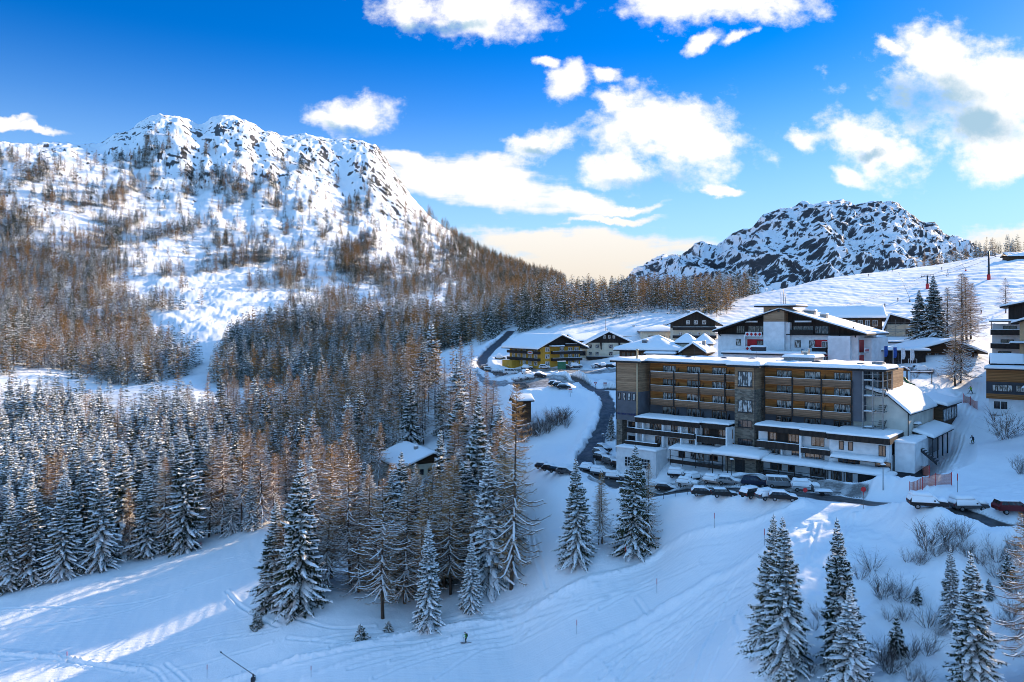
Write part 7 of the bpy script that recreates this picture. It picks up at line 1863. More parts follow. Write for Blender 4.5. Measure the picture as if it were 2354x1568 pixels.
q = g(2318, 600, 300); gable_house('lift_station', 'low lift station with a snow-covered shed roof by the wood on the slope crest', 'station', q, -8, 12, 6, 2.6, 1.6, (.8, .8), MBROWN, MDARK, 'x', seed=99, snow=.5, low=-2)
# ---- cars --------------------------------------------------------------------------
def paint(name, c, metal=.3): 
    m, nt, b = newmat(name); b.inputs['Base Color'].default_value = (*c, 1); b.inputs['Roughness'].default_value = .28; b.inputs['Metallic'].default_value = metal
    n = node(nt, 'ShaderNodeTexNoise'); n.inputs['Scale'].default_value = 2.5; n.inputs['Detail'].default_value = 4
    tc = node(nt, 'ShaderNodeTexCoord'); lk(nt, tc.outputs['Object'], n.inputs['Vector'])
    r = node(nt, 'ShaderNodeMapRange'); r.inputs['To Min'].default_value = .2; r.inputs['To Max'].default_value = .6; lk(nt, n.outputs['Fac'], r.inputs['Value']); lk(nt, r.outputs[0], b.inputs['Roughness'])
    return m
PAINT = {'black': paint('black_paint', (.012, .012, .014)), 'grey': paint('grey_paint', (.11, .11, .115), .5), 'white': paint('white_paint', (.55, .56, .57), .1), 'silver': paint('silver_paint', (.33, .34, .35), .7), 'red': paint('dark_red_paint', (.12, .008, .012)), 'blue': paint('dark_blue_paint', (.015, .025, .06))}
MTYRE = mat('tyre_rubber', (.015, .015, .015), .9, .2); MRIM = mat('wheel_rim', (.30, .30, .31), .4, .2, 4, .8)
MLAMP = mat('lamp_glass', (.45, .45, .45), .2, .1); MTAIL = mat('tail_lamp', (.25, .01, .01), .3, .1); MPLASTIC = mat('black_plastic', (.02, .02, .022), .6, .2)
SHAPES = {  # side outline (x forward, z), cabin (base x0 x1, top x0 x1, z0, z1), half width
 'car': ([(-2.1, .38), (-2.12, .78), (-1.98, .98), (.95, .96), (1.95, .80), (2.12, .62), (2.1, .34)], (-1.95, 1.02, -1.55, .22, .95, 1.46), .88, 1.28),
 'estate': ([(-2.25, .40), (-2.28, .80), (-2.18, 1.02), (1.0, 1.0), (2.05, .84), (2.24, .64), (2.2, .36)], (-2.16, 1.05, -1.95, .25, 1.0, 1.52), .90, 1.36),
 'suv': ([(-2.2, .48), (-2.24, .95), (-2.14, 1.16), (1.05, 1.14), (2.05, 1.0), (2.25, .80), (2.2, .42)], (-2.12, 1.1, -1.88, .30, 1.13, 1.70), .93, 1.36),
 'van': ([(-2.45, .45), (-2.47, 1.0), (-2.45, 1.18), (1.55, 1.16), (2.25, .98), (2.45, .75), (2.42, .40)], (-2.42, 1.72, -2.36, .95, 1.16, 1.95), .95, 1.55),
}
_car = {}
def car_proto(kind, colour, snow):
    key = (kind, colour, snow)
    if key in _car: return _car[key]
    out, (cx0, cx1, tx0, tx1, z0, z1), hw, wb = SHAPES[kind]
    root = empty('parked_car' if kind != 'van' else 'parked_van', (0, 0, -100))
    b = MB(); b.prism([(x, -hw, z) for x, z in out], (0, 2 * hw, 0))
    i = .16
    b.hexa([(cx0 + .02, -hw + .02, z0), (cx1, -hw + .02, z0), (cx1, hw - .02, z0), (cx0 + .02, hw - .02, z0), (tx0, -hw + i, z1), (tx1, -hw + i, z1), (tx1, hw - i, z1), (tx0, hw - i, z1)])
    b.build('body', PAINT[colour], root, .05)
    # side windows, screens as panes just proud of the cabin
    w = MB()
    def lerp(a, c, t): return tuple(a[k] + (c[k] - a[k]) * t for k in range(3))
    def pane(A, B_, C, D_, a0, a1, t0, t1, off):
        q = [lerp(lerp(A, B_, a0), lerp(D_, C, a0), t0), lerp(lerp(A, B_, a1), lerp(D_, C, a1), t0), lerp(lerp(A, B_, a1), lerp(D_, C, a1), t1), lerp(lerp(A, B_, a0), lerp(D_, C, a0), t1)]
        w.face([tuple(q_[k] + off[k] for k in range(3)) for q_ in q])
    bl = [(cx0 + .02, -hw + .02, z0), (cx1, -hw + .02, z0), (cx1, hw - .02, z0), (cx0 + .02, hw - .02, z0)]; tp = [(tx0, -hw + i, z1), (tx1, -hw + i, z1), (tx1, hw - i, z1), (tx0, hw - i, z1)]
    for (a0, a1) in ((.06, .33), (.36, .62), (.65, .93)):
        pane(bl[0], bl[1], tp[1], tp[0], a0, a1, .12, .86, (0, -.012, .004)); pane(bl[2], bl[3], tp[3], tp[2], 1 - a1, 1 - a0, .12, .86, (0, .012, .004))
    pane(bl[1], bl[2], tp[2], tp[1], .06, .94, .08, .92, (.012, 0, .008)); pane(bl[3], bl[0], tp[0], tp[3], .08, .92, .2, .88, (-.012, 0, .006))
    w.build('windows', MGLASSD, root)
    for sx in (-1, 1):
        for sy in (-1, 1):
            t = MB(); t.tube([(sx * wb, sy * (hw - .2), .33), (sx * wb, sy * (hw + .01), .33)], .33, 14); to = t.build('wheel', MTYRE, root)
            t = MB(); t.tube([(sx * wb, sy * (hw + .011), .33), (sx * wb, sy * (hw + .02), .33)], .2, 10); t.build('rim', MRIM, to)
    for sy in (-1, 1):
        l = MB(); x = out[4][0]; l.box(x - .02, x + .11, sy * (hw - .42) - .16, sy * (hw - .42) + .16, .62, .78); l.build('headlight', MLAMP, root)
        l = MB(); x = out[1][0]; l.box(x - .03, x + .05, sy * (hw - .2) - .1, sy * (hw - .2) + .1, .72, .95); l.build('tail_light', MTAIL, root)
    for sy in (-1, 1):
        l = MB(); l.box(cx1 - .62, cx1 - .44, sy * (hw + .09) - .07, sy * (hw + .09) + .07, z0 - .03, z0 + .12); l.build('wing_mirror', MPLASTIC, root)
    if snow:
        s = MB(); th = (.10, .26, .46)[snow - 1]
        s.pad((tx0 - .12, -hw + i - .06, z1 - .02), (tx1 + .12, -hw + i - .06, z1 - .02), (tx1 + .12, hw - i + .06, z1 - .02), (tx0 - .12, hw - i + .06, z1 - .02), th, 8, 6, 0, snow, .5, .05)
        s.pad((cx1 - .06, -hw + .05, z0 + .01), (out[4][0] + .08, -hw + .05, out[4][1] + .01), (out[4][0] + .08, hw - .05, out[4][1] + .01), (cx1 - .06, hw - .05, z0 + .01), th * .8, 6, 6, 0, snow + 4, .5)
        if snow >= 2:
            s.pad((tx1 - .1, -hw + i, z1), (cx1 + .1, -hw + .08, z0), (cx1 + .1, hw - .08, z0), (tx1 - .1, hw - i, z1), th * .6, 5, 5, 0, snow + 6, .6)
            s.pad((cx0 - .12, -hw + .1, z0 - .05), (tx0 + .1, -hw + i, z1), (tx0 + .1, hw - i, z1), (cx0 - .12, hw - .1, z0 - .05), th * .5, 5, 5, 0, snow + 8, .6)
        if snow == 3:
            for sy in (-1, 1):
                A = [(cx0, sy * (hw + .16), z0 - .2), (cx1, sy * (hw + .16), z0 - .2), (tx1 + .1, sy * (hw - i - .1), z1 + .05), (tx0 - .1, sy * (hw - i - .1), z1 + .05)]
                if sy > 0: A = [A[1], A[0], A[3], A[2]]
                s.pad(*A, .16, 8, 4, 0, 9 + sy, .7)
        s.build('snow_cover', MSNOW, root)
    _car[key] = root
    return root
CARS = [  # u, v of the ground under it, heading, kind, colour, snow, label
 (1532, 1128, -25, 'car', 'black', 2, 'snow-capped black car nearest the pointed spruce along the car park rail'),
 (1617, 1139, -8, 'car', 'black', 2, 'half-buried dark car at the middle of the guard rail, left of a black saloon'),
 (1664, 1143, -6, 'car', 'black', 1, 'long black saloon with little snow parked against the guard rail'),
 (1730, 1143, 30, 'suv', 'black', 2, 'dark car with snow on its bonnet pointing up between two rail-side cars'),
 (1768, 1146, 15, 'car', 'grey', 3, 'snow-plastered car just left of the last black car by the rail'),
 (1800, 1151, -14, 'car', 'black', 2, 'last black car at the right end of the guard rail'),
 (1562, 1098, -20, 'suv', 'black', 3, 'black off-roader under thick snow in front of the long porch'),
 (1597, 1104, 35, 'car', 'black', 3, 'car buried nose-up in a snow pile below the entrance wall'),
 (1643, 1112, -40, 'car', 'silver', 3, 'rounded snow-covered car below the entrance porch lamp'),
 (1676, 1114, -25, 'car', 'silver', 2, 'silver car with a snow cap below the white stair wall'),
 (1735, 1118, -22, 'suv', 'blue', 0, 'clean dark blue off-roader below the white stair wall'),
 (1796, 1120, -16, 'van', 'silver', 1, 'silver minibus with a row of dark windows in the hotel car park'),
 (1581, 1118, -30, 'car', 'white', 3, 'snow mound of a car in the gap behind the rail-side cars'),
 (1852, 1128, -16, 'suv', 'white', 3, 'snow-heaped car at the right end of the upper car park row beside the minibus'),
 (1483, 1096, -20, 'car', 'black', 1, 'dark car half hidden behind the pointed spruce'),
 (1443, 1082, -50, 'car', 'silver', 2, 'small pale car nearest the garage doors'),
 (1425, 1075, -55, 'car', 'black', 2, 'dark snow-capped car third from the road by the garage'),
 (1405, 1069, -57, 'suv', 'grey', 2, 'snow-capped car second from the road by the garage'),
 (1385, 1060, -58, 'suv', 'black', 2, 'large dark car at the road end of the garage row'),
 (1381, 1046, -58, 'car', 'grey', 2, 'snowy car behind the large dark car by the garage'),
 (1388, 1036, -60, 'car', 'black', 2, 'snowy car farthest back in the garage row beside the road'),
 (1355, 1082, -40, 'car', 'grey', 3, 'snow-buried car at the corner of the lower car park behind the narrow spruce'),
 (1382, 1093, -40, 'suv', 'grey', 3, 'tall snow-buried car in front of the garage row'),
 (1415, 1101, -20, 'car', 'grey', 3, 'low snow-buried car nearest the pointed spruce on its left'),
 (1252, 1078, -30, 'car', 'black', 2, 'first of the dark snowy cars on the bank left of the road bend'),
 (1268, 1083, -30, 'car', 'black', 2, 'second of the dark snowy cars on the bank left of the road bend'),
 (1284, 1087, -30, 'car', 'black', 1, 'third of the dark snowy cars on the bank left of the road bend'),
 (1302, 1090, -25, 'car', 'grey', 2, 'last snowy car of the bank group, next to the narrow spruce top'),
 (2132, 1166, -14, 'suv', 'black', 3, 'dark car under lumpy snow with a red tail lamp, first beside the lower road'),
 (2226, 1172, 2, 'estate', 'grey', 3, 'car under a smooth snow hood, middle one beside the lower road'),
 (2330, 1180, -4, 'suv', 'red', 1, 'dark red off-roader cut by the right edge on the lower road'),
 (1113, 848, -70, 'car', 'black', 1, 'dark car at the roadside where the road climbs away'),
 (1126, 852, -15, 'car', 'white', 2, 'white car leading the line along the road left of the yellow guest house'),
 (1143, 856, -15, 'car', 'white', 3, 'snowed-in white car in the line left of the yellow guest house'),
 (1149, 864, -12, 'estate', 'grey', 0, 'clean grey estate car left of the white delivery van'),
 (1175, 860, -10, 'van', 'white', 1, 'white delivery van in the upper car park'),
 (1210, 861, 60, 'car', 'white', 2, 'white car facing away below the yellow guest house'),
 (1242, 868, -10, 'car', 'black', 2, 'dark car sunk behind the snow heap by the upper road'),
 (1191, 876, 20, 'car', 'white', 3, 'leftmost of three snow-hidden cars on the big snow heap'),
 (1204, 873, 20, 'car', 'white', 3, 'middle of three snow-hidden cars on the big snow heap'),
 (1219, 871, 20, 'car', 'white', 3, 'rightmost of three snow-hidden cars on the big snow heap'),
 (1200, 893, -5, 'van', 'grey', 0, 'grey people carrier alone on the trampled snow lot'),
 (1276, 886, 5, 'car', 'black', 2, 'rear car of the dark trio in the trampled lot'),
 (1286, 890, 5, 'car', 'black', 2, 'middle car of the dark trio in the trampled lot'),
 (1296, 894, 5, 'car', 'black', 2, 'front car of the dark trio in the trampled lot'),
 (1150, 826, 10, 'car', 'black', 3, 'dark snowed-over car at the end wall of the yellow guest house'),
 (1180, 845, -8, 'car', 'black', 3, 'snowed-over dark car first in front of the yellow guest house'),
 (1212, 849, -8, 'car', 'black', 3, 'snowed-over dark car second in front of the yellow guest house'),
 (1252, 848, -5, 'car', 'white', 2, 'white car at the corner of the yellow guest house'),
 (1303, 848, 0, 'car', 'black', 2, 'dark car beside the green notice board'),
 (1325, 846, 0, 'suv', 'grey', 3, 'snow-mounded car between the notice board and the cream hotel'),
 (1372, 845, 30, 'car', 'white', 2, 'white snowy car before the cream hotel shop front'),
 (1387, 844, 30, 'car', 'grey', 3, 'snow-mounded car beside the white one before the cream hotel'),
 (1404, 846, 0, 'car', 'black', 2, 'black car at the right of the row before the cream hotel'),
 (2112, 853, -5, 'car', 'silver', 2, 'pale snowy car parked below the brown chalet terrace'),
 (2122, 857, -5, 'car', 'white', 3, 'snow-covered car in front of the pale one below the brown chalet terrace'),
]
def place_cars():
    kids = None
    for (u, v, hd, kind, col, snow, lab) in CARS: car_proto(kind, col, snow)
    kids = children_map(); used = set()
    for (u, v, hd, kind, col, snow, lab) in CARS:
        key = (kind, col, snow); o = _car[key]
        if key in used: o = copy_tree(o, kids)
        used.add(key)
        p = g(u, v)
        o.location = (p.x, p.y, hz(p.x, p.y) - (.12 if snow == 3 else .04)); o.rotation_euler = (0, 0, RAD(hd))
        tag(o, lab, 'car' if kind != 'van' else 'van', 'parked cars')
place_cars()

# trailer with a lamp board beside the minibus
def trailer():
    p = g(1893, 1138); r = empty('car_trailer', p, RAD(-12), 'small flat trailer with raised ramp and snow beside the minibus', 'trailer')
    b = MB(); b.box(-1.6, 1.2, -.8, .8, .5, .62); b.box(1.2, 2.6, -.05, .05, .48, .58); b.build('bed', MDMETAL, r)
    for sy in (-.86, .86):
        b = MB(); b.tube([(-.3, sy - .08, .3), (-.3, sy + .08, .3)], .3, 12); b.build('wheel', MTYRE, r)
    b = MB(); b.box(-1.7, -1.6, -.8, .8, .5, 1.5); b.build('ramp', MDMETAL, r)
    s = MB(); s.pad((-1.5, -.8, .62), (1.2, -.8, .62), (1.2, .8, .62), (-1.5, .8, .62), .3, 6, 5, 0, 3); s.build('snow', MSNOW, r)
trailer()

# ---- people ------------------------------------------------------------------------
MSKIN = mat('skin', (.45, .26, .18), .6, .08); MSKI = mat('ski_edge', (.05, .05, .055), .4, .3); MPOLE = mat('pole_metal', (.12, .12, .12), .4, .2)
CL = {n: mat(n + '_clothing', c, .85, .2, 6) for n, c in dict(green=(.06, .22, .03), black=(.015, .016, .018), navy=(.015, .03, .06), red=(.38, .015, .02), lime=(.18, .36, .02), olive=(.07, .10, .03), yellow=(.5, .32, .03), blue=(.02, .07, .3)).items()}
def person(p, heading, label, top, legs, pose='ski', skis=True, helmet='black', pack=None, scale=1.0):
    """one skinned body in the given pose, x forward"""
    r = empty('person', p, RAD(heading), label, 'person'); r.scale = (scale,) * 3
    crouch = {'ski': .16, 'tuck': .34, 'stand': .0, 'wide': .12}[pose]; sp = {'ski': .16, 'tuck': .18, 'stand': .13, 'wide': .48}[pose]
    hip = .95 - crouch * .75; lean = {'ski': .16, 'tuck': .42, 'stand': .02, 'wide': .12}[pose]
    ch = Vector((lean * .7, 0, hip + .42)); nk = Vector((lean, 0, hip + .56)); hd = Vector((lean + .05, 0, hip + .74))
    V, E, Rr = [], [], []
    def add(v, r_, par=None):
        V.append(tuple(v)); Rr.append(r_)
        if par is not None: E.append((par, len(V) - 1))
        return len(V) - 1
    pe = add((0, 0, hip), .155); wa = add((lean * .3, 0, hip + .2), .14, pe); c_ = add(ch, .165, wa); n_ = add(nk, .075, c_); h1 = add(hd, .105, n_); add(hd + Vector((.01, 0, .1)), .085, h1)
    for s in (-1, 1):
        kx = crouch * .9
        h_ = add((.0, s * .1, hip - .06), .115, pe); k_ = add((kx, s * (sp * .6 + .04), .48 - crouch * .15), .082, h_); a_ = add((kx * .25 - .02, s * sp, .12), .062, k_); add((kx * .25 + .17, s * (sp + .01), .05), .05, a_)
        sh = add(ch + Vector((.0, s * .19, .05)), .075, c_); el = add(ch + Vector((.12, s * .33, -.20)), .056, sh); ha = add(ch + Vector((.36, s * .30, -.22 - .05 * s)), .042, el)
        add(ch + Vector((.44, s * .295, -.225 - .05 * s)), .048, ha); add(ch + Vector((.41, s * .24, -.20 - .05 * s)), .02, ha)
    me = bpy.data.meshes.new('body'); me.from_pydata(V, E, []); o = bpy.data.objects.new('body', me); COL.objects.link(o)
    sk = o.modifiers.new('skin', 'SKIN'); sk.use_smooth_shade = True; o.modifiers.new('sub', 'SUBSURF').levels = 1
    for i_, q in enumerate(me.skin_vertices[0].data): q.radius = (Rr[i_], Rr[i_] * (.8 if i_ in (pe, wa, c_) else 1)); q.use_root = i_ == 0
    dg = bpy.context.evaluated_depsgraph_get(); m2 = bpy.data.meshes.new_from_object(o.evaluated_get(dg)); bpy.data.objects.remove(o)
    for m in (CL[top], CL[legs], MSKIN, CL[helmet]): m2.materials.append(m)
    for f in m2.polygons:
        c = f.center; z = c.z
        f.material_index = 3 if z > hd.z + .04 or (z > hd.z - .1 and c.x < hd.x - .02) else (2 if z > nk.z + .03 else (0 if z > hip - .05 or abs(c.y) > .26 and z > hip - .2 else (1 if z > .14 else 3)))
    b = bpy.data.objects.new('body', m2); COL.objects.link(b); b.parent = r
    g_ = MB(); g_.box(hd.x + .075, hd.x + .115, -.075, .075, hd.z - .0, hd.z + .06); g_.build('goggles', MGLASSD, r)
    if pack:
        k = MB(); k.hexa([(ch.x - .36, -.15, ch.z - .3), (ch.x - .15, -.15, ch.z - .32), (ch.x - .15, .15, ch.z - .32), (ch.x - .36, .15, ch.z - .3), (ch.x - .28, -.13, ch.z + .14), (ch.x - .1, -.13, ch.z + .12), (ch.x - .1, .13, ch.z + .12), (ch.x - .28, .13, ch.z + .14)]); k.build('backpack', CL[pack], r, .03)
    if skis:
        for s in (-1, 1):
            k = MB(); x = crouch * .22; y = s * sp
            k.hexa([(x - .8, y - .05, .0), (x + .75, y - .05, .0), (x + .75, y + .05, .0), (x - .8, y + .05, .0), (x - .8, y - .05, .03), (x + .75, y - .05, .03), (x + .75, y + .05, .03), (x - .8, y + .05, .03)])
            k.hexa([(x + .751, y - .05, .0), (x + .95, y - .02, .12), (x + .95, y + .02, .12), (x + .751, y + .05, .0), (x + .751, y - .05, .03), (x + .95, y - .02, .14), (x + .95, y + .02, .14), (x + .751, y + .05, .03)]); k.build('ski', MSKI, r)
            k = MB(); h = ch + Vector((.40, s * .30, -.16 - .05 * s)); k.tube([h, h + Vector((-.15 if pose != 'tuck' else -.8, s * .14, -(h.z) if pose != 'tuck' else -.35))], .012, 5); k.build('ski_pole', MPOLE, r)
    return r
def gp(u, v, ymin=62): return g(u, v, ymin)
person(gp(1072, 1478), 195, 'skier in a green jacket with dark trousers and a backpack on the wide piste', 'green', 'black', 'ski', True, 'black', 'black', 1.04)
person(gp(2237, 1019), 215, 'crouching skier in dark jacket and olive trousers beside the net fences', 'navy', 'olive', 'tuck', True, 'black')
person(gp(2232, 905), 200, 'skier in a bright green jacket braking with legs wide apart', 'lime', 'black', 'wide', True, 'black')
person(gp(2295, 940), 255, 'person in a red jacket standing by the corner of the brown clad building', 'red', 'black', 'stand', True, 'black')
person(gp(2323, 943), 200, 'person in dark jacket and red trousers by the dark entrance', 'navy', 'red', 'stand', False, 'black')
person(gp(2338, 941), 240, 'person in black in the shade of the dark entrance', 'black', 'black', 'stand', False, 'red')
person(gp(2256, 722, 200), 210, 'skier with red trousers on the slope above the larch group', 'black', 'red', 'ski')
person(gp(2064, 693, 200), 230, 'tiny dark skier on the shaded fold of the ski slope', 'black', 'black', 'stand')
person(gp(2034, 706, 200), 250, 'tiny dark figure on the slope just above the long lodge', 'black', 'black', 'stand')
person(gp(1996, 636, 200), 250, 'tiny dark skier alone high on the lit ski slope', 'black', 'navy', 'ski')
person(gp(2041, 625, 200), 220, 'tiny skier in yellow at the top of the ski slope', 'yellow', 'black', 'ski')
person(gp(2027, 624, 200), 220, 'tiny skier in red at the top of the ski slope', 'red', 'black', 'stand')
person(gp(2052, 624, 200), 220, 'tiny skier in green at the top of the ski slope', 'lime', 'blue', 'stand')
person(gp(2165, 621, 200), 220, 'tiny dark skier near the red-based snow lance on the crest', 'black', 'black', 'stand')

# ---- piste poles, fences, lances, lamps, signs ------------------------------------------
MREDM = mat('marker_red', (.50, .03, .035), .6, .12); MORNET = None
def pole(u, v, h, label, disc=False):
    p = g(u, v); r = empty('piste_pole', p, 0, label, 'marker pole', 'red piste poles')
    b = MB(); b.tube([(0, 0, -.3), (0, 0, h * .62)], .03, 6); b.build('shaft', MPOLE, r)
    b = MB()
    if disc: b.tube([(0, -.03, h - .3), (0, .03, h - .3)], .36, 14); b.tube([(0, 0, h * .62), (0, 0, h - .3)], .035, 6)
    else: b.tube([(0, 0, h * .62), (0, 0, h)], .055, 6)
    b.build('marker_disc' if disc else 'red_top', MREDM, r)
for a in ((154, 1526, 1.9, 'red-topped piste pole by the tracks at the lower left'), (476, 1558, 2.0, 'red-topped piste pole left of the snow lance'), (462, 1266, 2.1, 'red-topped piste pole against the forest edge on the left piste'),
          (715, 1558, 1.7, 'piste pole right of the snow lance base'), (1438, 1292, 2.6, 'red-topped piste pole below the pointed dark spruce'), (1510, 1364, 2.3, 'red-topped piste pole on the lower piste edge, upper of two'),
          (1326, 1459, 2.2, 'red-topped piste pole on the lower piste edge, lower of two'), (1642, 1214, 2.4, 'red-topped piste pole on the bank below the guard rail'), (1757, 1254, 2.4, 'red-topped piste pole beside the front spruce tops'),
          (2201, 1132, 2.6, 'red-topped piste pole right of the long net fence'), (2093, 1074, 2.4, 'red-topped piste pole at the head of the short net fence')): pole(*a)
pole(1851, 1146, 1.6, 'small red round marker at the end of the hotel car park', True)
pole(1985, 1170, 3.0, 'red round marker on a tall stake by the sunlit snow patch', True)
def net_mat():
    m, nt, b = newmat('safety_net'); b.inputs['Base Color'].default_value = (.42, .10, .05, 1); b.inputs['Roughness'].default_value = .8
    tc = node(nt, 'ShaderNodeTexCoord'); mp = node(nt, 'ShaderNodeMapping'); mp.inputs['Scale'].default_value = (9, 9, 9); lk(nt, tc.outputs['Object'], mp.inputs[0])
    sp_ = node(nt, 'ShaderNodeSeparateXYZ'); lk(nt, mp.outputs[0], sp_.inputs[0])
    outs = []
    for k in (0, 2):
        f = node(nt, 'ShaderNodeMath', operation='FRACT'); lk(nt, sp_.outputs[k], f.inputs[0]); l = node(nt, 'ShaderNodeMath', operation='LESS_THAN'); l.inputs[1].default_value = .42; lk(nt, f.outputs[0], l.inputs[0]); outs.append(l.outputs[0])
    mx = node(nt, 'ShaderNodeMath', operation='MAXIMUM'); lk(nt, outs[0], mx.inputs[0]); lk(nt, outs[1], mx.inputs[1]); lk(nt, mx.outputs[0], b.inputs['Alpha'])
    return m
MNET = net_mat()
def net_fence(pts, h, label):
    P_ = [g(u, v) for u, v in pts]; o = P_[0]
    r = empty('net_fence', o, 0, label, 'safety net', 'orange safety nets')
    n = MB()
    for a, c in zip(P_, P_[1:]):
        prev = None
        for k in range(7):
            t = k / 6; q = a.lerp(c, t) - o; sag = -.22 * math.sin(math.pi * t); bow = .15 * math.sin(math.pi * t)
            cur = ((q.x, q.y + bow, q.z + .12), (q.x, q.y + bow, q.z + h + sag))
            if prev: n.face((prev[0], cur[0], cur[1], prev[1]))
            prev = cur
    n.build('netting', MNET, r)
    for q in P_:
        q = q - o; b = MB(); b.tube([(q.x, q.y - .03, q.z - .3), (q.x, q.y - .03, q.z + h + .1)], .05, 6); b.build('stake', MREDM, r)
net_fence(((2094.6, 1082), (2111.5, 1089), (2136, 1099)), 1.75, 'short orange net fence higher up beside the hotel corner')
net_fence(((2091, 1137), (2120, 1127), (2151, 1118), (2187, 1116)), 1.8, 'long orange net fence across the foot of the ski run')
net_fence(((2215, 926), (2231, 932), (2246, 943)), 1.8, 'small orange net fence at the end of the white hall')
def lance(u, v, du, dz, L, label, red=False):
    p = g(u, v, 200 if v < 720 else 62); r = empty('snow_lance', p, 0, label, 'snow lance')
    b = MB(); b.tube([(0, 0, -.4), (0, 0, 1.1)], .13, 8); b.box(-.3, .3, -.25, .25, -.2, .55); b.build('base', MREDM if red else MDMETAL, r)
    b = MB(); b.tube([(-du * .08, 0, .75), (du, .3, dz)], [.07, .05], 6); b.build('lance_tube', MMETAL, r)
    b = MB(); b.tube([(du, .3, dz), (du * 1.02, .3, dz + .02 + .03 * L)], [.12, .1], 8); b.build('nozzle_head', MDMETAL, r)
lance(582, 1566, -5.0, 4.2, 6, 'snow lance leaning to the left on the lower left piste')
lance(2091, 694, -4.6, 13, 9, 'snow lance leaning left on the ski slope below the lift cable')
lance(2220, 623, -4.8, 6.5, 9, 'snow lance with a red base on the crest of the ski slope', True)
def street_lamp(u, v, h, label):
    p = g(u, v); r = empty('street_lamp', p, 0, label, 'street lamp', 'street lamps')
    b = MB(); b.tube([(0, 0, -.4), (0, 0, h)], [.07, .05], 8); b.build('post', MDMETAL, r); b = MB(); b.tube([(0, 0, h), (0, 0, h + .25)], [.22, .3], 10); b.build('lamp_head', MDMETAL, r)
    s = MB(); s.pad((-.3, -.3, h + .25), (.3, -.3, h + .25), (.3, .3, h + .25), (-.3, .3, h + .25), .18, 4, 4, 0, 3); s.build('snow_cap', MSNOW, r)
street_lamp(1386, 1034, 3.4, 'street lamp beside the road at the hotel garage'); street_lamp(1682, 1106, 3.6, 'street lamp in front of the stone entrance'); street_lamp(1480, 1085, 3.4, 'street lamp beside the garage box right of the pointed spruce')
street_lamp(2030, 1128, 3.6, 'street lamp at the white garage wall by the lower road')
MSIGNW = mat('sign_white', (.7, .7, .7), .5, .06)
def sign(u, v, h, label, kind):
    p = g(u, v); r = empty('road_sign', p, RAD(8), label, 'sign')
    b = MB(); b.tube([(0, 0, -.4), (0, 0, h)], .05, 6); b.build('post', MMETAL, r)
    if kind == 'tri':
        b = MB(); b.prism([(-.55, -.08, h + .3), (0, -.08, h - .65), (.55, -.08, h + .3)], (0, .03, 0)); o = b.build('plate', MREDM, r); b = MB(); b.prism([(-.32, -.11, h + .16), (0, -.11, h - .38), (.32, -.11, h + .16)], (0, .025, 0)); b.build('plate_face', MSIGNW, o)
    elif kind == 'board':
        b = MB(); b.box(-.6, .6, -.09, -.05, h - .9, h + .4); o = b.build('plate', MSIGNW, r); b = MB(); b.box(-.5, .5, -.11, -.092, h + .02, h + .28); b.build('red_band', MREDM, o)
    else:
        b = MB(); b.box(-1.5, 1.5, -.2, 0, .5, 3.2); b.build('board', mat('green_board', (.02, .12, .07), .6, .2), r)
        s = MB(); s.pad((-1.6, -.3, 3.2), (1.6, -.3, 3.2), (1.6, .1, 3.2), (-1.6, .1, 3.2), .3, 6, 3, 0, 3); s.build('snow_cap', MSNOW, r)
sign(1369, 897, 2.2, 'give-way sign at the road fork', 'tri'); sign(1391, 897, 2.0, 'white board sign right of the give-way sign at the road fork', 'board'); sign(1311, 912, 2.0, 'sign post at the lower corner of the road fork', 'board')
sign(1291, 852, 0.6, 'green notice board in the snow in front of the yellow guest house', 'info')
def flag(u, v, h, label, c, w=.9, fl=2.6, ymin=120, group='flags on poles', logo=None):
    p = g(u, v, ymin); r = empty('flag_pole', p, 0, label, 'flag', group)
    b = MB(); b.tube([(0, 0, -.4), (0, 0, h)], .06, 6); b.build('pole', MSIGNW, r)
    b = MB(); n = 8; prev = None
    for k in range(n + 1):
        t = k / n; x = .08 + w * (.35 + .65 * math.sin(1 + t * 1.5)); cur = ((.06, 0, h - .1 - fl * t), (x, .12 * math.sin(t * 7), h - .1 - fl * t))
        if prev: b.face((prev[0], prev[1], cur[1], cur[0]), 0, True)
        prev = cur
    o = b.build('flag_cloth', c, r)
    if logo: b = MB(); b.prism([(.12 + .5 * w * .8 + .25 * math.cos(t), -.16, h - .1 - fl * .4 + .5 * math.sin(t)) for t in np.linspace(0, 6.28, 13)[:-1]], (0, .02, 0)); b.build('emblem', logo, o)
MFLW = mat('white_flag', (.65, .67, .70), .8, .12, 3); MFLB = mat('blue_flag', (.03, .08, .30), .8, .2, 3)
for k, (u, m) in enumerate(((2032, MFLB), (2053, MFLB), (2072, MFLW), (2093, MFLW))): flag(u, 846 + k * 3, 5.4, ('first', 'second', 'third', 'fourth')[k] + ' flag from the left in the row before the low flat building', m)
for k, u in enumerate((1554.6, 1567, 1579)): flag(u, 783, 6.6, ('left', 'middle', 'right')[k] + ' one of the three white banners before the black gabled chalet', MFLW, 1.6, 3.8, 200, 'banners before the chalet', MREDM)
# guard rail along the hotel car park
def guard_rail():
    P_ = [gy(u, Y) for u, Y in ((1525, 132.2), (1580, 129.3), (1640, 125.6), (1700, 121.8), (1760, 118), (1815, 114.6))]
    o = P_[0]; r = empty('guard_rail', o, 0, 'long low guard rail along the edge of the hotel car park', 'guard rail')
    b = MB(); b.tube([p - o + Vector((0, 0, .95)) for p in P_], .07, 6); b.build('rail', MDMETAL, r)
    for a, c in zip(P_, P_[1:]):
        for t in (0, .5):
            q = a.lerp(c, t) - o; b = MB(); b.tube([q + Vector((0, 0, -.4)), q + Vector((0, 0, .95))], .05, 5); b.build('post', MDMETAL, r)
guard_rail()
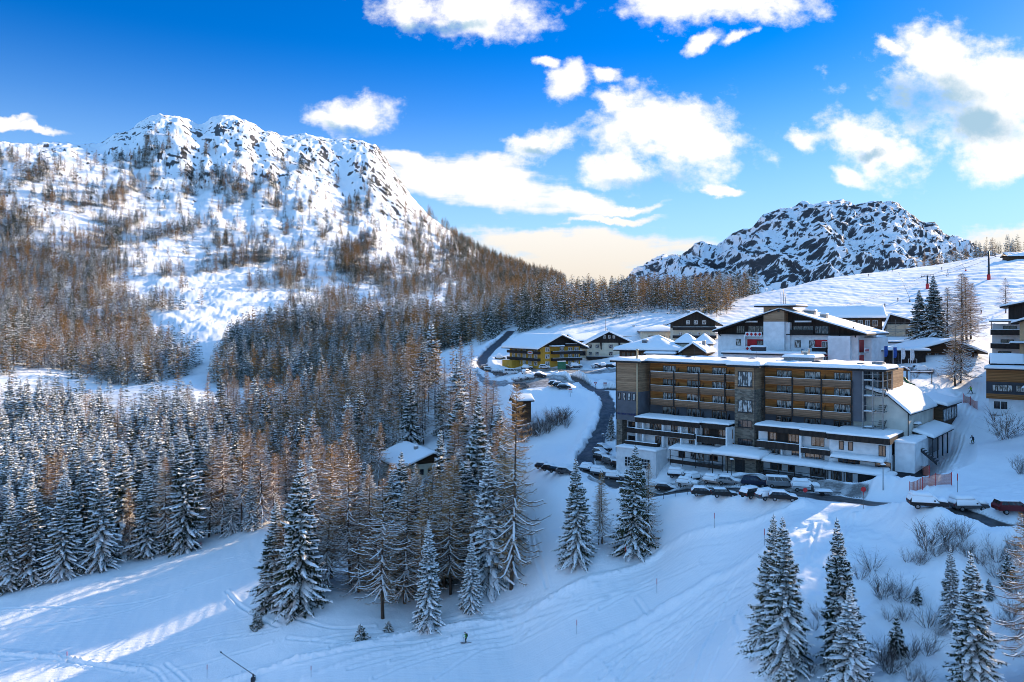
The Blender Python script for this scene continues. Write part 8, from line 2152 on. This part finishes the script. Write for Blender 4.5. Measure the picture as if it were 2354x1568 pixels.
# playground slide tower and swing
p = g(2069, 886, 120); r = empty('playground_tower', p, RAD(-20), 'little wooden playground tower with a green slide behind the hotel', 'playground')
for x in (0, 1.5):
    for y in (0, 1.5):
        b = MB(); b.box(x - .07, x + .07, y - .07, y + .07, -.5, 3.3); b.build('post', MBROWN, r)
b = MB(); b.box(-.1, 1.6, -.1, 1.6, 1.5, 1.62); b.build('platform', MBROWN, r); b = MB(); b.prism([(-.4, -.4, 3.3), (1.9, -.4, 3.3), (.75, -.4, 4.1)], (0, 2.3, 0)); b.build('roof', MBROWN, r)
s = MB(); s.pad((-.5, -.5, 3.45), (.75, -.5, 4.15), (.75, 2, 4.15), (-.5, 2, 3.45), .25, 5, 5, 0, 3); s.pad((.75, -.5, 4.15), (2, -.5, 3.45), (2, 2, 3.45), (.75, 2, 4.15), .25, 5, 5, 0, 4); s.build('snow_cover', MSNOW, r)
b = MB(); b.tube([(.8, -.1, 1.7), (.9, -1.2, 1.3), (1.5, -2.6, .6), (2.4, -3.4, .3)], .3, 8); b.build('slide', mat('green_plastic', (.02, .10, .04), .4, .2), r)
p = g(2118, 880, 120); r = empty('swing_frame', p, RAD(-10), 'snow-topped wooden swing frame beside the playground tower', 'swing')
for x in (-2.2, 2.2):
    b = MB(); b.tube([(x - .3, -.9, -.3), (x, 0, 2.3), (x + .3, .9, -.3)], .09, 5); b.build('frame_leg', MBROWN, r)
b = MB(); b.tube([(-2.4, 0, 2.35), (2.4, 0, 2.35)], .1, 6); b.build('beam', MBROWN, r); s = MB(); s.pad((-2.4, -.12, 2.44), (2.4, -.12, 2.44), (2.4, .12, 2.44), (-2.4, .12, 2.44), .15, 8, 2, 0, 3); s.build('snow', MSNOW, r)
# ---- chair lift --------------------------------------------------------------------------
def lift():
    def cabp(u, v, Y): return px(u, v, Y)
    b1 = g(2132, 664, 200); b2 = g(2273, 643, 200)
    tops = []
    for (b_, h, arm, lab) in ((b1, (664 - 634) * b1.y / F, 2.6, 'lower lift pylon with a wide lattice crossarm'), (b2, (643 - 578) * b2.y / F, 2.6, 'tall lift pylon with a red padded foot near the right edge')):
        r = empty('lift_pylon', b_, RAD(-25), lab, 'lift pylon', 'chair lift pylons')
        m = MB(); m.tube([(0, 0, -.6), (0, 0, h)], [.5, .32], 10); m.build('mast', MDMETAL, r)
        m = MB(); z = h - (.3 if b_ is b1 else h * .16); m.box(-arm, arm, -.18, .18, z - .1, z + .15); m.box(-arm, arm, -.14, .14, z + .75, z + .87)
        for x in np.linspace(-arm, arm, 5): m.box(x - .05, x + .05, -.1, .1, z + .15, z + .75)
        for s_ in (-1, 1): m.box(s_ * arm - .12, s_ * arm + .12, -1.5, 1.5, z - .45, z - .12)
        m.build('crossarm', MDMETAL, r)
        m = MB(); m.tube([(0, 0, -.3), (0, 0, 2.4)], .75, 10); m.build('foot_padding', MREDM, r)
        for s_ in (-1, 1): tops.append(b_ + Vector((math.cos(RAD(-25)) * s_ * arm, math.sin(RAD(-25)) * s_ * arm, z - .5)))
    st = px(1760, 738, 262); en = px(2440, 545, 400)
    paths = []
    for k in range(2):
        off = Vector((0, (-1, 1)[k] * 2.0, 0))
        anchors = [st + off, tops[k], tops[2 + k], en + off]; pts = []
        for a, c in zip(anchors, anchors[1:]):
            L = (c - a).length
            for q in range(16):
                t = q / 16; p_ = a.lerp(c, t); p_.z -= .018 * L * 4 * t * (1 - t); pts.append(p_)
        pts.append(anchors[-1]); paths.append(pts)
        m = MB(); m.tube(pts, .055, 5); tag(m.build('lift_cable', MDMETAL), ('nearer', 'farther')[k] + ' steel cable of the chair lift crossing the ski slope', 'cable', 'chair lift cables')
    for k, (u, lab) in enumerate(((1939, 'lift chair nearest the long lodge roof'), (1971, 'lift chair second from the long lodge roof'), (2181, 'lift chair between the two pylons'))):
        pts = paths[k % 2]; j = min(range(len(pts)), key=lambda i_: abs(CX + F * pts[i_].x / pts[i_].y - u)); p_ = pts[j]
        r = empty('lift_chair', p_, RAD(-25), lab, 'lift chair', 'chairs of the lift')
        m = MB(); m.tube([(0, 0, .1), (0, 0, -1.2), (.5, 0, -2.2)], .07, 5); m.build('hanger', MDMETAL, r); m = MB(); m.box(-.5, .6, -1.0, 1.0, -3.1, -2.95); m.box(-.6, -.5, -1.0, 1.0, -3.1, -2.2); m.box(-.1, .55, -.95, .95, -2.2, -2.1); m.build('seat', MDMETAL, r)
lift()
# satellite dishes above the hipped house
for k, (u, lab) in enumerate(((1562, 'left white satellite dish behind the hipped snow roof'), (1574, 'right white satellite dish behind the hipped snow roof'))):
    p = px(u, 752, 282); r = empty('satellite_dish', (p.x, p.y, hz(p.x, p.y)), 0, lab, 'dish', 'white satellite dishes'); h = p.z - r.location.z
    b = MB(); b.tube([(0, 0, -.3), (0, 0, h)], .09, 6); b.build('mast', MMETAL, r); b = MB(); b.tube([(0, -.1, h), (0, -.3, h)], [.5, 1.0], 14); b.build('dish', MSIGNW, r)

# ---- bare bushes -----------------------------------------------------------------------
MTWIG = mat_tree('bare_twigs', (.07, .055, .05), (.20, .155, .13), .9, 1.5)
def bush_mesh(seed, n=34, spread=.62, snow=.25):
    r = random.Random(seed); tb = TB()
    for k in range(n):
        a = r.random() * 6.28; el = r.uniform(.3, 1.0); L = r.uniform(.55, 1.0)
        d = V3(math.cos(a) * spread * (1.1 - el * .6), math.sin(a) * spread * (1.1 - el * .6), .35 + el * .65); d /= np.linalg.norm(d)
        pts = [V3(math.cos(a), math.sin(a), 0) * .05 + V3(0, 0, -.08)]
        for q in range(4): pts.append(pts[-1] + d * L / 4 + (V3(r.random(), r.random(), r.random()) - .5) * .16 + V3(0, 0, .02 * q))
        limb(tb, pts, .0065, .002, 0)
        if r.random() < snow: tb.quad(pts[1] + V3(-.02, 0, .02), pts[1] + V3(.02, 0, .02), pts[3] + V3(.02, 0, .02), pts[3] + V3(-.02, 0, .02), 1)
        for q in range(14):
            i0 = r.randint(1, 3); c = pts[i0] + (pts[i0 + 1] - pts[i0]) * r.random(); e = d + (V3(r.random(), r.random(), r.random()) - .5) * 1.9; l_ = r.uniform(.12, .32)
            tb.tri(c - V3(.004, .004, 0), c + V3(.004, .004, 0), c + e * l_, 0)
            c2 = c + e * l_ * .5; e2 = e + (V3(r.random(), r.random(), r.random()) - .5) * 1.2; tb.tri(c2 - V3(.003, .003, 0), c2 + V3(.003, .003, 0), c2 + e2 * l_ * .5, 0)
    return tb.arrays()
BUSH = []
for i in range(5):
    me = soup_mesh('bare_bush', *bush_mesh(800 + i, 15 + 3 * i)); me.materials.append(MTWIG); me.materials.append(MTSNOW); BUSH.append(me)
def bush(u, v, hpx, label, group=None, w=1.0, ymin=62):
    p = g(u, v, ymin); h = hpx * p.y / F
    o = bpy.data.objects.new('bare_bush', BUSH[len(bpy.data.objects) % 5]); COL.objects.link(o); o.location = p; o.rotation_euler = (0, 0, rnd.random() * 6.28); o.scale = (h * w, h * w, h)
    tag(o, label, 'bush', group)
_b = lambda cx, cy: ((2540 + cx / 1.811) * .613, (1700 + cy / 1.811) * .613)
for cx, cy, hp in ((1700, 660, 62), (1830, 600, 48), (1930, 600, 50), (1560, 740, 34), (1320, 800, 52), (1390, 990, 52), (1515, 1000, 64), (1700, 1180, 66), (1430, 1140, 36), (1545, 1140, 36), (2170, 730, 60), (2300, 700, 48), (2170, 850, 40), (1590, 1400, 46), (1690, 1370, 52), (1450, 1500, 60), (1390, 1440, 60), (965, 1140, 36), (930, 1200, 30), (900, 1510, 40), (1590, 1550, 44), (1680, 1560, 40), (2290, 960, 48), (2270, 1120, 40), (1640, 760, 40), (1760, 700, 36), (1850, 680, 34), (2060, 760, 34), (1240, 860, 30), (2330, 1250, 46), (2240, 1180, 36), (1960, 700, 36), (2240, 760, 40), (1480, 950, 30), (1780, 1240, 34)):
    bush(*_b(cx, cy), hp, 'bare twiggy bush on the snowy bank below the lower road', 'bushes on the bank below the road', 1.15)
bush(2312, 1010, 62, 'big bare round bush beside the ski run at the right edge', None, 1.25)
bush(2346, 1090, 40, 'small bare bush on the right edge of the ski run below the big bush', None, 1.0)
for k in range(16):
    bush(1186 + k * 7.6 + rnd.uniform(-4, 4), 1012 - k * 2.6 + rnd.uniform(-14, 12), rnd.uniform(26, 40), 'dark bare shrub on the steep bank right of the wooden tower hut', 'shrubs on the bank by the hut', 1.3, 150)
for k, (u, v) in enumerate(((1500, 700), (1520, 705), (1470, 712), (1545, 698), (1440, 702), (1600, 700), (1310, 715), (1395, 690), (1360, 735), (1570, 705), (2140, 862), (2160, 866), (2105, 868), (2185, 870))):
    bush(u, v, 14, 'small bare shrub on the slope under the wooded knoll' if v < 800 else 'small bare shrub by the playground behind the hotel', 'shrubs under the knoll' if v < 800 else 'shrubs by the playground', 1.4, 120)
def scrub():
    """low alder scrub strewn over the mountain, far too much to count"""
    r = random.Random(9); Ps, ms = [], []
    src = [bush_mesh(900 + i, 7, .8, .1) for i in range(3)]
    for _ in range(1500):
        u = r.uniform(-150, 1250); Y = math.sqrt(r.uniform(620 ** 2, 1330 ** 2)); x = (u - CX) / F * Y
        if float(fbm(np.array([x / 70]), np.array([Y / 90]), 2, 77)[0]) < .05: continue
        P, m = src[r.randrange(3)]; s = r.uniform(2.2, 4.2); a = r.random() * 6.28; Q = P.copy() * s * (1, 1, .8)
        Q = np.stack([Q[..., 0] * math.cos(a) - Q[..., 1] * math.sin(a) + x, Q[..., 0] * math.sin(a) + Q[..., 1] * math.cos(a) + Y, Q[..., 2] + hz(x, Y)], -1)
        c = Q.mean(1, keepdims=True); Q = c + (Q - c) * (1, 1, 1); Ps.append(Q); ms.append(m)
    me = soup_mesh('mountain_scrub', np.concatenate(Ps), np.concatenate(ms))
    tag(link_mesh('mountain_scrub', me, [MTWIG, MTSNOW]), 'thin dark scrub strewn over the snowy mountain side', 'scrub', None, 'stuff')
scrub()
place_trees()
